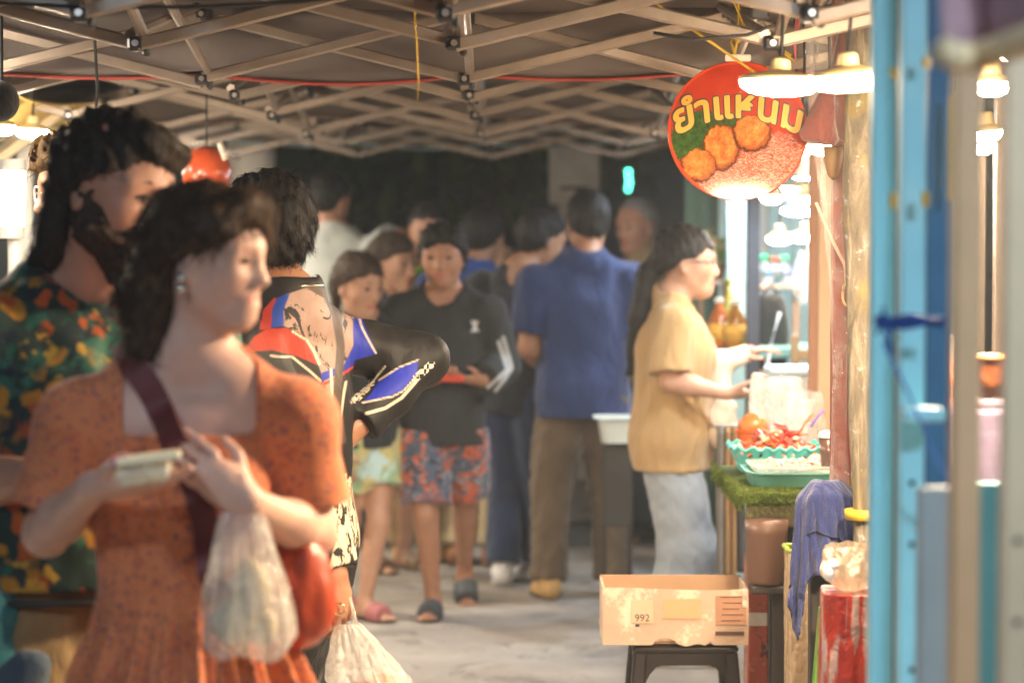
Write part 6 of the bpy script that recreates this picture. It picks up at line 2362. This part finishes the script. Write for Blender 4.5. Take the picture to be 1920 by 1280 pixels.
# ---- boy in the charcoal sweatshirt, walking towards the camera ----------------------------
BY = 9.46
b0 = 832
bs = 4533 / BY
boy = Figure('boy in a charcoal sweatshirt and floral shorts walking with a red packet in both hands', b0, BY, 1.53, -4, head=-6, pitch=6, hh=.232, g=.94, skin_m=TAN, h=.008,
             arms=rel(b0, BY, {1: dict(elbow=P(940, 688, BY + .06), wrist=P(905, 712, BY - .14), hdir=(-.85, -.35, .05), palm=(-.2, .3, .9), curl=.6),
                               -1: dict(elbow=P(742, 690, BY + .06), wrist=P(782, 716, BY - .14), hdir=(.85, -.35, .05), palm=(.2, .3, .9), curl=.6)}),
             legs={-1: dict(at=np.array([P(812, 640, BY)[0] - P(b0, 640, BY)[0], -.02, 0]), toe=-4), 1: dict(at=np.array([.075, .36, .06]), toe=14, fpitch=38)})
boy.body()
CHAR = cloth('cloth_charcoal', (.020, .021, .023), .85)


def boy_mat():
    m, nt, b = _new('sweatshirt_striped')
    v = coords(nt)
    c = ramp(nt, noise(nt, v, 8, 4), [(.3, (.017, .018, .020)), (.7, (.026, .027, .029))])
    f = ramp(nt, math_n(nt, 'MULTIPLY_ADD', attr(nt, 'stripe'), -300.0, 2.6), [(0, 0.0), (1, 1.0)])
    c = mixc(nt, f, c, (.42, .43, .43))
    f = ramp(nt, math_n(nt, 'MULTIPLY_ADD', attr(nt, 'mark'), -300.0, 1.7), [(0, 0.0), (1, 1.0)])
    c = mixc(nt, f, c, (.60, .60, .60))
    nt.links.new(c, b.inputs['Base Color'])
    b.inputs['Roughness'].default_value = .85
    bump(nt, b, noise(nt, coords(nt, (1, 1, .4)), 20, 3, .5, .6), .3, .015)
    return m


bz = lambda x, y: ((x - b0) / bs, CAM_H + (460 - y) / bs)
boy.top(boy_mat(), 'sweatshirt', sleeve=1.95, hem=.44, infl=.014, neck=.050, neckz=.803, sr=(.041, .040, .032), loose=.004, fold=.004, seed=12,
        attrs={'stripe': lambda v: np.min([line_sd(v[:, 0], v[:, 2], [bz(*q) for q in l_]) for l_ in ([(935, 640), (952, 690), (915, 722)], [(944, 632), (960, 690), (930, 728)])], 0),
               'mark': lambda v: np.where(v[:, 1] < 0, np.min([line_sd(v[:, 0], v[:, 2], [bz(*q) for q in l_]) for l_ in ([(885, 601), (897, 620)], [(897, 601), (885, 620)], [(891, 600), (891, 620)])], 0), 1)})
FLORAL = print_mat('floral_shorts', (.075, .10, .15), [('noise', 15, .50, .03, (.50, .11, .045), .15), ('noise', 26, .60, .03, (.32, .33, .36), .1), ('noise', 20, .62, .03, (.02, .03, .05), .1)], .85, .2)
boy.pants(FLORAL, 'shorts', length=.86, waist=.48, r=(.064, .062, .055), infl=.010)
boy.shoes(mat('sandal_grey', (.05, .06, .075), .6), 'sandal', SOLE_D)
boy.hair(BLACKHAIR, vol=.07, lump=.007, freq=60, front=.40, tilt=.75, extra=[cone(boy.Hd(-.2, -.24, .83), boy.Hd(.2, -.24, .83), .13 * boy.hh, .13 * boy.hh, .03)])

# ---- dark haired girl at the jersey's elbow ------------------------------------------------
g1 = Figure('girl with tied dark hair, black tee and yellow green shorts, next to the jersey elbow', 683, 9.4, 1.42, 40, head=48, pitch=10, hh=.236, female=True, g=.92, skin_m=WARM, h=.008, neckx=(-.045, -.02, 0),
            legs={1: dict(at=np.array([.0, -.02, 0])), -1: dict(at=np.array([-.09, .15, 0]))}, arms={-1: dict(rel=(.05, -.2, -.97)), 1: dict(rel=(.06, -.28, -.9))})
g1.body()
g1.top(CHAR, 'tee', sleeve=.75, hem=.47, infl=.010, sr=(.043, .044, .038), loose=.004, seed=3)
g1.pants(print_mat('lime_shorts', (.52, .46, .20), [('noise', 9, .55, .04, (.28, .42, .25), .1), ('noise', 8, .60, .04, (.45, .62, .62), .1)]), 'shorts', length=.55, r=(.068, .07, .06))
g1.hair(hair_mat('hair_soft_brown', (.020, .013, .009), (.09, .055, .03)), vol=.05, front=.50, tilt=.50, lump=.003, extra=[cone(g1.Hd(0, .42, .66), g1.Hd(0, .52, .40), .13 * g1.hh, .12 * g1.hh, .02), cone(g1.Hd(0, .5, .42), g1.Hd(0, .46, -.05), .12 * g1.hh, .07 * g1.hh, .02)])
g1.shoes(mat('sandal_pink', (.35, .12, .12), .6), 'sandal', SOLE_D)

# ---- young woman in navy with a tan strap --------------------------------------------------
g2 = Figure('young woman in a navy tee with tan bag strap and pink patterned shorts, looking right', 728, 10.8, 1.50, 42, head=55, pitch=4, hh=.25, female=True, g=1.0, skin_m=WARM, h=.009)
g2.body()
NAVY = cloth('cloth_navy', (.018, .024, .055), .85)
g2.top(NAVY, 'tee', sleeve=.6, hem=.47, infl=.010, sr=(.043, .044, .038), loose=.004, seed=5)
g2.pants(print_mat('pink_shorts', (.36, .16, .15), [('noise', 22, .52, .03, (.20, .12, .20), .1), ('noise', 30, .60, .03, (.5, .4, .38), .1)]), 'shorts', length=.7, r=(.066, .068, .06))
g2.hair(hair_mat('hair_soft_brown', (.020, .013, .009)), vol=.055, front=.50, tilt=.50, extra=[cone(g2.Hd(0, .40, .70), g2.Hd(0, .58, .55), .17 * g2.hh, .16 * g2.hh, .02)])
g2.shoes(mat('shoe_brown', (.12, .07, .035), .6), 'sandal', SOLE_D)
m = MB()
m.tube([g2.base + g2.U(*q) for q in ((.06, .04, .83), (.055, -.02, .835), (.02, -.085, .76), (-.05, -.10, .66), (-.11, -.06, .55), (-.12, .02, .50))], .016, 6, squash=.3)
m.build('strap', mat('strap_tan', (.42, .26, .10), .7), g2.root, smooth=True)

# ---- tall man in the pale grey tee, back turned --------------------------------------------
tw = Figure('tall man in a pale grey tee, back turned, beyond the girls', 632, 11.6, 1.80, 165, head=140, pitch=5, hh=.25, g=1.35, skin_m=TAN, h=.011, face=False, neckx=(-.05, 0, 0),
            arms=rel(632, 11.6, {-1: dict(elbow=P(752, 452, 11.4), wrist=P(800, 470, 11.9)), 1: dict(rel=(.06, -.1, -.97))}))
tw.body()
tw.top(cloth('cloth_pale_grey', (.40, .43, .42), .85), 'tee', sleeve=.72, hem=.46, infl=.014, neck=.040, sr=(.05, .054, .048), loose=.006)
tw.pants(cloth('cloth_slate', (.06, .07, .08), .85), 'trousers')
tw.shoes(mat('shoe_black', (.015, .015, .016), .5), 'sneaker', SOLE_D)
tw.hair(BLACKHAIR, vol=.03, front=.42, tilt=.65)

# ---- man with a warm lit forehead in neon ---------------------------------------------------
nm = Figure('man in a lime and yellow sports shirt standing right behind the boy', 790, 11.15, 1.665, 12, head=8, pitch=22, hh=.25, g=1.1, skin_m=RUDDY, h=.010, neckx=(.03, 0, 0))
nm.body()
nm.top(print_mat('neon_shirt', (.10, .48, .07), [('noise', 5, .52, .02, (.70, .60, .04), .0)]), 'shirt', sleeve=.7, hem=.47, infl=.012, sr=(.056, .056, .045), loose=.01)
nm.pants(KHAKI, 'trousers')
nm.shoes(mat('shoe_tan', (.45, .28, .10), .6), 'sneaker', SOLE_D)
nm.hair(BLACKHAIR, vol=.02, front=.50, tilt=.7)

# ---- man in a dark cap, blue shirt with a yellow patch ---------------------------------------
cp = Figure('man in a blue shirt with a yellow shoulder patch, back turned behind the boy', 892, 10.95, 1.62, 160, head=150, pitch=8, hh=.25, g=1.12, skin_m=TAN, h=.010, neckx=(.015, 0, 0))
cp.body()
BLUE = cloth('cloth_blue', (.020, .055, .22), .8)
cp.top(BLUE, 'shirt', sleeve=.7, hem=.46, infl=.012, sr=(.056, .056, .045), loose=.01, collar=True)
cp.pants(cloth('cloth_cream', (.42, .34, .20), .85), 'trousers')
cp.shoes(mat('shoe_rust', (.22, .09, .03), .6), 'sneaker', SOLE_D)
cp.hair(BLACKHAIR, vol=.03, front=.40, tilt=.65)
m = MB()
c_ = cp.base + cp.U(-.024, .060, .80)
m.box(c_ + np.array([0, -.035, .0]), (.035, .012, .075), rotm(.3, .35, 0), .004)
m.build('shoulder_patch', mat('patch_yellow', (.72, .60, .05), .7), cp.root)

# ---- woman whose lit face shows between the men ---------------------------------------------
fw = Figure('woman whose lit round face shows between the two men in blue', 934, 12.4, 1.52, 8, head=10, pitch=4, hh=.25, female=True, g=1.05, skin_m=WARM, h=.010)
fw.body()
fw.top(cloth('cloth_plum', (.05, .03, .04), .85), 'blouse', sleeve=.7, hem=.46, infl=.012)
fw.pants(BLACKCLOTH, 'trousers')
fw.shoes(mat('shoe_tan', (.45, .28, .10), .6), 'sneaker', SOLE_D)
fw.hair(BLACKHAIR, vol=.05, front=.48, tilt=.55, extra=[cone(fw.Hd(0, .3, .5), fw.Hd(0, .3, .1), .22 * fw.hh, .18 * fw.hh, .02)])

# ---- man in dark tee, jeans and white trainers ----------------------------------------------
dt = Figure('man in a black tee, dark jeans and white trainers, turned away to the right', 968, 10.35, 1.61, 150, head=118, pitch=10, hh=.245, g=1.0, skin_m=TAN, h=.009, neckx=(.05, 0, 0), lean=(6, 0),
            arms={-1: dict(rel=(.05, -.25, -.94)), 1: dict(rel=(.06, -.4, -.85))},
            legs={1: dict(at=np.array([-.06, -.02, 0]), toe=30), -1: dict(at=np.array([.10, .06, 0]), toe=60)})
dt.body()
dt.top(cloth('cloth_ink', (.014, .017, .026), .8), 'tee', sleeve=.75, hem=.46, infl=.012, sr=(.054, .054, .045), loose=.008)
dt.pants(cloth('cloth_denim', (.020, .035, .085), .85), 'jeans')
dt.shoes(mat('shoe_white', (.68, .70, .72), .5), 'sneaker', SOLE_W)
dt.hair(BLACKHAIR, vol=.045, front=.42, tilt=.65, lump=.005, freq=60)

# ---- broad man in the blue polo --------------------------------------------------------------
PY = 9.96
pm = Figure('broad man in a royal blue polo and brown trousers, back to the camera', 1094, PY, 1.675, 186, head=194, pitch=6, hh=.245, g=1.06, skin_m=TAN, h=.009, neckx=(.025, 0, 0), shw=.115,
            arms=rel(1094, PY, {1: dict(elbow=P(992, 652, PY - .02), wrist=P(1030, 690, PY + .2)), -1: dict(elbow=P(1190, 655, PY + .0), wrist=P(1160, 690, PY + .24))}),
            legs={1: dict(at=np.array([P(1028, 640, PY)[0] - P(1094, 640, PY)[0], -.04, 0])), -1: dict(at=np.array([P(1150, 640, PY)[0] - P(1094, 640, PY)[0], .02, 0]))})
pm.body()
pm.top(cloth('cloth_royal', (.014, .032, .115), .8), 'polo', sleeve=.72, hem=.445, infl=.012, hr=.108, sr=(.044, .046, .042), loose=.0, collar=True, seed=4, fold=.005)
pm.pants(cloth('cloth_brown', (.105, .072, .042), .85), 'trousers', r=(.060, .047, .043), fold=.006, length=1.97, waist=.50)
pm.shoes(mat('shoe_tan', (.45, .28, .10), .6), 'sneaker', SOLE_D)
pm.hair(BLACKHAIR, vol=.03, front=.40, tilt=.70, lump=.004, freq=60)

# ---- grey haired man ---------------------------------------------------------------------------
gm = Figure('balding man with cropped grey hair in a tan shirt, facing left beyond the blue polo', 1203, 12.0, 1.685, -52, head=-48, pitch=8, hh=.26, g=1.1, skin_m=RUDDY, h=.010)
gm.body()
gm.top(cloth('cloth_sand', (.34, .24, .12), .85), 'shirt', sleeve=.7, hem=.46, infl=.012, collar=True)
gm.pants(cloth('cloth_slate', (.06, .07, .08), .85), 'trousers')
gm.shoes(mat('shoe_black', (.015, .015, .016), .5), 'sneaker', SOLE_D)
gm.hair(GREYHAIR, vol=.012, front=.50, tilt=.85, lump=.002)

# ---- woman in the tan tee at the counter -------------------------------------------------------
KY = 8.4
kw = Figure('woman in a tan tee with glasses and a long dark ponytail at the food counter', 1258, KY, 1.515, 88, head=88, pitch=2, hh=.238, female=True, g=1.10, skin_m=WARM, h=.0075, nose=.85, lean=(3, 0),
            arms=rel(1258, KY, {-1: dict(elbow=P(1258, 715, KY - .20), wrist=P(1362, 738, KY - .24), hdir=(.95, .1, .02), palm=(0, .3, 1), curl=.6),
                                1: dict(elbow=P(1300, 705, KY + .16), wrist=P(1385, 668, KY + .02), hdir=(.9, -.1, .3), palm=(.2, 0, -1), curl=.4)}))
kw.body()
kw.top(cloth('cloth_tan', (.42, .265, .115), .85, var=.06), 'tee', sleeve=.80, hem=.445, infl=.012, sr=(.045, .048, .045), loose=.012, fold=.005, seed=9)
kw.pants(cloth('cloth_pale_denim', (.29, .34, .385), .85, col2=(.33, .35, .37)), 'trousers', r=(.060, .058, .060), infl=.007, fold=.004, waist=.50)
kw.shoes(mat('shoe_white', (.68, .70, .72), .5), 'sneaker', SOLE_W)
kw.glasses(mat('frame_grey', (.10, .10, .11), .25, .05))
kw.hair(BLACKHAIR, vol=.05, front=.50, tilt=.36, lump=.003, extra=[cone(kw.Hd(0, .36, .55), kw.Hd(0, .54, .30), .17 * kw.hh, .16 * kw.hh, .02), cone(kw.Hd(0, .54, .30), kw.Hd(-.0, .66, -.35), .16 * kw.hh, .15 * kw.hh, .02), cone(kw.Hd(0, .66, -.35), kw.Hd(0, .76, -1.15), .15 * kw.hh, .06 * kw.hh, .02)])

# ---- vendors half hidden -------------------------------------------------------------------------
lv = Figure('person with light brown curls and glasses, half hidden behind the bearded man', 178, 5.6, 1.70, -70, head=-60, pitch=5, hh=.24, female=True, g=1.0, skin_m=WARM, h=.009)
lv.body()
lv.top(cloth('cloth_plum', (.05, .03, .04), .85), 'blouse', sleeve=.7, hem=.46, infl=.012)
lv.pants(BLACKCLOTH, 'trousers')
lv.glasses(mat('frame_clear', (.8, .8, .8), .15, .05))
lv.hair(hair_mat('hair_light_brown', (.06, .035, .015), (.22, .13, .05)), vol=.11, front=.50, tilt=.45, lump=.011, freq=80, extra=[cone(lv.Hd(0, .3, .5), lv.Hd(0, .35, .05), .26 * lv.hh, .2 * lv.hh, .02)])

RY = 4.75
rv = Figure('stall keeper in a lilac blouse bending over the goods behind the beige tent legs', 1850, RY, 1.50, -55, head=-70, pitch=25, hh=.235, female=True, g=1.15, skin_m=TAN, h=.009, lean=(14, 0), dx=.34,
            arms=rel(1850, RY, {-1: dict(elbow=P(1905, 770, RY - .1), wrist=P(1770, 800, RY - .25), curl=.5), 1: dict(elbow=P(1900, 790, RY - .3), wrist=P(1720, 850, RY - .35), curl=.5)}))
rv.body()
rv.top(cloth('cloth_lilac', (.48, .40, .58), .8, var=.12), 'blouse', sleeve=.9, hem=.42, infl=.014, sr=(.058, .06, .05), loose=.02, fold=.007)
rv.pants(NAVY, 'trousers')
rv.hair(BLACKHAIR, vol=.05, front=.48, tilt=.5)
# ---------------------------------------------------------------- things people carry
# food tray in the woman's right hand
c = P(272, 872, WY - .26)
t = thing('food_tray', 'small open foam tray of pale food in the right hand of the woman in orange', 'food tray', tuple(c))
R_ = rotm(0, rad(-7), rad(8))
m = MB(); m.box(c + R_ @ np.array([-.004, 0, -.012]), (.082, .075, .022), R_, .006, .88); m.build('tray', film('film_traymilk', (.80, .80, .66), .75, .25, .4), t)
m = MB(); m.box(c + R_ @ np.array([.006, -.006, .010]), (.092, .072, .010), R_, .004); m.build('lid', mat('tray_cream', (.82, .74, .52), .35, .06), t)
m = MB()
rg = np.random.default_rng(1)
for i in range(9):
    m.ball(c + R_ @ np.array([rg.uniform(-.03, .03), rg.uniform(-.028, .02), .0]), rg.uniform(.006, .010), 6)
m.build('food', mat('food_pale', (.72, .62, .5), .6), t, smooth=True)
c2 = P(222, 862, WY - .25)
m = MB(); m.box(c2, (.02, .03, .012), R_, .003)
tag(m.build('napkin', mat('napkin_pink', (.62, .20, .22), .8), None, c2), 'pink napkin under the thumb of the hand with the food tray', 'napkin')

# dark red strap and the bag
t = thing('shoulder_bag', 'orange red leather bag on a broad dark red strap, at the orange dress hip', 'bag', tuple(P(575, 1120, WY)))
STR = mat('strap_dark_red', (.13, .022, .022), .55, .12, 30)


def body_front(px, py, off=.012):
    """point on the woman's front under that spot of the photo"""
    dg = bpy.context.evaluated_depsgraph_get()
    o_ = cam.location
    d_ = Vector(P(px, py, 3.6)) - o_
    hit, loc, nor, idx, ob, mtx = scene.ray_cast(dg, o_ + d_ * .80, d_.normalized(), distance=1.2)
    return (np.array(loc) + np.array(nor) * off) if hit else P(px, py, WY - .06)


bpy.context.view_layer.update()
path = [(226, 640), (250, 675), (278, 725), (304, 775), (332, 830), (358, 890), (378, 950), (388, 1010), (396, 1070), (420, 1120), (480, 1150), (545, 1150)]
pts = []
for i, (px, py) in enumerate(path):
    if i < 1:
        q = P(px, py, WY - .05 + (.06, .03, .0)[i])
    elif i < 8:
        q = body_front(px, py, .006)
    else:
        q = P(px, py, WY - .11 + .02 * (i - 9))
    pts.append(q)
# smooth the path
fine = []
for i in range(len(pts) - 1):
    p0, p1, p2, p3 = pts[max(i - 1, 0)], pts[i], pts[i + 1], pts[min(i + 2, len(pts) - 1)]
    for k in range(5):
        u = k / 5
        fine.append(.5 * (2 * p1 + (p2 - p0) * u + (2 * p0 - 5 * p1 + 4 * p2 - p3) * u * u + (3 * p1 - p0 - 3 * p2 + p3) * u ** 3))
fine.append(pts[-1])
m = MB()
def ribbon(m, line, w_, th, view=(0, -1, 0)):
    V = []
    n = len(line)
    for i, p in enumerate(line):
        d = unit(line[min(i + 1, n - 1)] - line[max(i - 1, 0)])
        s = unit(np.cross(d, view)); nn = np.asarray(view, float) * th / 2
        V += [p - s * w_ / 2 + nn, p + s * w_ / 2 + nn, p + s * w_ / 2 - nn, p - s * w_ / 2 - nn]
    F = []
    for i in range(n - 1):
        for k in range(4):
            F.append((i * 4 + k, i * 4 + (k + 1) % 4, (i + 1) * 4 + (k + 1) % 4, (i + 1) * 4 + k))
    F += [(0, 1, 2, 3), tuple((n - 1) * 4 + k for k in (3, 2, 1, 0))]
    m._add(V, F)
ribbon(m, fine, .040, .004)
m.build('strap', STR, t)
bc = P(548, 1112, WY + .0)
sdf_mesh('pouch', [ell(bc - world_loc(t), (.070, .048, .074), None, .02), cone(bc - world_loc(t) + (-.03, 0, .055), bc - world_loc(t) + (.02, 0, .058), .02, .02, .04), cone(bc - world_loc(t) + (-.05, 0, -.02), bc - world_loc(t) + (.02, 0, -.04), .036, .036, .03)], .005,
         mat('leather_orange_red', (.42, .058, .020), .38, .14, 14, .25, 60, spec=.5), t, post=[wob(55, .003, 3)])

# white carrier bag hanging from the woman's left hand
def carrier(name, label, top, wtop, bottom_z, wbot, depth, mt, seed, xoff=0.0, tint=None, contents=None):
    rg = np.random.default_rng(seed)
    ph = rg.uniform(0, 6.28, 8)
    t = thing(name, label, 'plastic bag', tuple(top))
    m = MB()
    H_ = top[2] - bottom_z
    def bag(u, v):
        a = 2 * PI * u
        ca, sa = math.cos(a), math.sin(a)
        sq = 2 + 1.6 * v
        rr = (abs(ca) ** sq + abs(sa) ** sq) ** (-1 / sq)
        w_ = wtop + (wbot - wtop) * min(1, v * 1.5) ** .8
        if v > .88: w_ *= 1 - .30 * ((v - .88) / .12) ** 2
        d_ = depth * min(1, .25 + v * 1.1) * (1 - .35 * max(0, (v - .88) / .12))
        cr = 1 + (.11 * math.sin(4 * a + ph[0] + 1.2 * v) + .08 * math.sin(9 * a + ph[1] + 2 * v) + .05 * math.sin(17 * a + ph[2] - 4 * v)) * (1 - .45 * v) + .03 * math.sin(23 * a + 13 * v + ph[5])
        z = top[2] - H_ * v + .006 * math.sin(3 * a + ph[3]) * v
        return (top[0] + xoff * v + w_ / 2 * cr * rr * ca, top[1] + d_ / 2 * cr * rr * sa, z)
    m.sheet(bag, 80, 48)
    m._add([bag(i / 80, 1) for i in range(80)], [tuple(range(80))])
    m.build('bag', mt, t, smooth=True)
    m = MB()
    for s in (-1, 1):
        m.tube([top + (s * wtop * .42, 0, -.01), top + (s * wtop * .25, -.006 * s, .03), top + (s * .004, 0, .055)], [.011, .008, .006], 8, squash=.45)
    m.build('handle', mt, t, smooth=True)
    if contents is not None:
        m = MB()
        for q, r_ in contents[0]: m.ball(top + np.array(q), r_, 10)
        m.build('contents', contents[1], t, smooth=True)
    return t


tp = P(452, 955, WY - .16)
carrier('carrier_bag', 'white plastic carrier bag hanging from the left hand of the woman in orange', tp, .05, P(0, 1228, WY - .15)[2], .118, .085, MILKY, 4, .012, contents=([((.012, .0, -.12), (.03, .026, .05)), ((-.01, .0, -.165), (.038, .028, .034)), ((.03, .005, -.17), (.022, .02, .03))], mat('bag_goods', (.62, .52, .34), .6, .3, 14)))
tp = P(652, 1168, JY - .2)
carrier('carrier_bag', 'white plastic carrier bag with brown food inside, held low by the person in the jersey', tp, .045, P(0, 1325, JY - .2)[2], .155, .12, film('film_white2', (.86, .82, .76), .45, .12, .4), 9, .062, contents=([((.075, -.01, -.125), (.035, .03, .022)), ((.03, -.0, -.14), (.04, .04, .02))], mat('food_brown', (.42, .16, .06), .5, .3, 20)))

# red packet in the boy's hands
c = P(843, 709, BY - .22)
m = MB(); m.box(c, (.115, .05, .018), rotm(rad(15), rad(2), 0), .005)
tag(m.build('red_packet', mat('packet_red', (.48, .06, .03), .35, .1), None, c), 'flat red snack packet held by the boy in both hands', 'packet')

# cream bag and strap of the woman at the counter
t = thing('crossbody_bag', 'cream canvas bag on a brown strap at the hip of the woman at the counter', 'bag', tuple(P(1350, 780, KY - .1)))
bq = P(1352, 788, KY - .08)
sdf_mesh('pouch', [rbox(bq - world_loc(t), (.095, .07, .16), rotm(0, rad(14), 0), .03), ell(bq - world_loc(t) + (.01, 0, -.04), (.055, .045, .06), None, .03)], .006, cloth('cloth_cream_bag', (.62, .50, .36), .85), t, post=[wob(50, .004, 3)])
m = MB()
ribbon(m, [P(1280, 735, KY - .22), P(1297, 752, KY - .23), P(1316, 775, KY - .2), P(1334, 800, KY - .15)], .016, .004)
m.build('strap', mat('strap_brown', (.42, .25, .10), .6), t)
# pale bag held out over the counter
bq = P(1382, 668, KY + .0)
t = thing('paper_bag', 'pale crumpled bag held out over the counter by the woman in tan', 'bag', tuple(bq))
sdf_mesh('bag', [ell(np.zeros(3) + (-.04, 0, -.01), (.06, .04, .035), None, .03), ell(np.zeros(3) + (.02, 0, .012), (.035, .03, .03), None, .03), cone((-.06, 0, -.02), (-.055, -.02, -.12), .035, .03, .03)], .006, mat('paper_cream2', (.72, .60, .46), .7, .08), t, post=[wob(60, .005, 2)])
m = MB(); m.ball(bq + (.045, -.01, .02), (.016, .016, .022), 8); m.build('tag', mat('tag_pink', (.66, .22, .2), .6), t, smooth=True)

# teal bag at the man's side
bq = P(4, 1190, MY - .14)
t = thing('teal_bag', 'teal cloth bag hanging at the lower left edge beside the bearded man', 'bag', tuple(bq))
sdf_mesh('bag', [ell((-.02, 0, .02), (.055, .05, .09), None, .04), cone((-.02, 0, -.06), (-.03, 0, -.25), .05, .06, .05)], .007, cloth('cloth_teal', (.03, .16, .17), .75), t, post=[wob(40, .004, 6)])
m = MB(); m.tube([P(-12, 1075, MY - .14), P(-20, 900, MY - .08), P(-10, 700, MY - .06)], .012, 6, squash=.4); m.build('strap', cloth('cloth_teal', (.03, .16, .17)), t)
bq = P(48, 1300, MY - .2)
t = thing('pouch', 'slate blue cloth pouch below the belt at the lower left', 'pouch', tuple(bq))
sdf_mesh('cloth', [ell((0, 0, 0), (.036, .03, .075), None, .03), cone((-.03, 0, .03), (.02, 0, .05), .022, .02, .03)], .006, cloth('cloth_slate_blue', (.06, .09, .12), .85), t, post=[wob(50, .004, 2)])
# ---------------------------------------------------------------- thin haze volume added to veil the scene and lift the blacks
def haze(density):
    m = bpy.data.materials.new('haze')
    m.use_nodes = True
    nt = m.node_tree
    nt.nodes.remove(nt.nodes['Principled BSDF'])
    pv = N(nt, 'ShaderNodeVolumePrincipled')
    pv.inputs['Color'].default_value = (.82, .90, .96, 1)
    pv.inputs['Density'].default_value = density
    pv.inputs['Anisotropy'].default_value = .2
    nt.links.new(pv.outputs[0], nt.nodes['Material Output'].inputs['Volume'])
    mb = MB()
    mb.box((0, 40, 4.4), (96, 130, 11), None, 0)
    o = mb.build('haze', m, None, (0, 40, 4.4))
    tag(o, 'thin haze added to the market air to lift the blacks', 'haze', kind='stuff')


haze(0.0042)
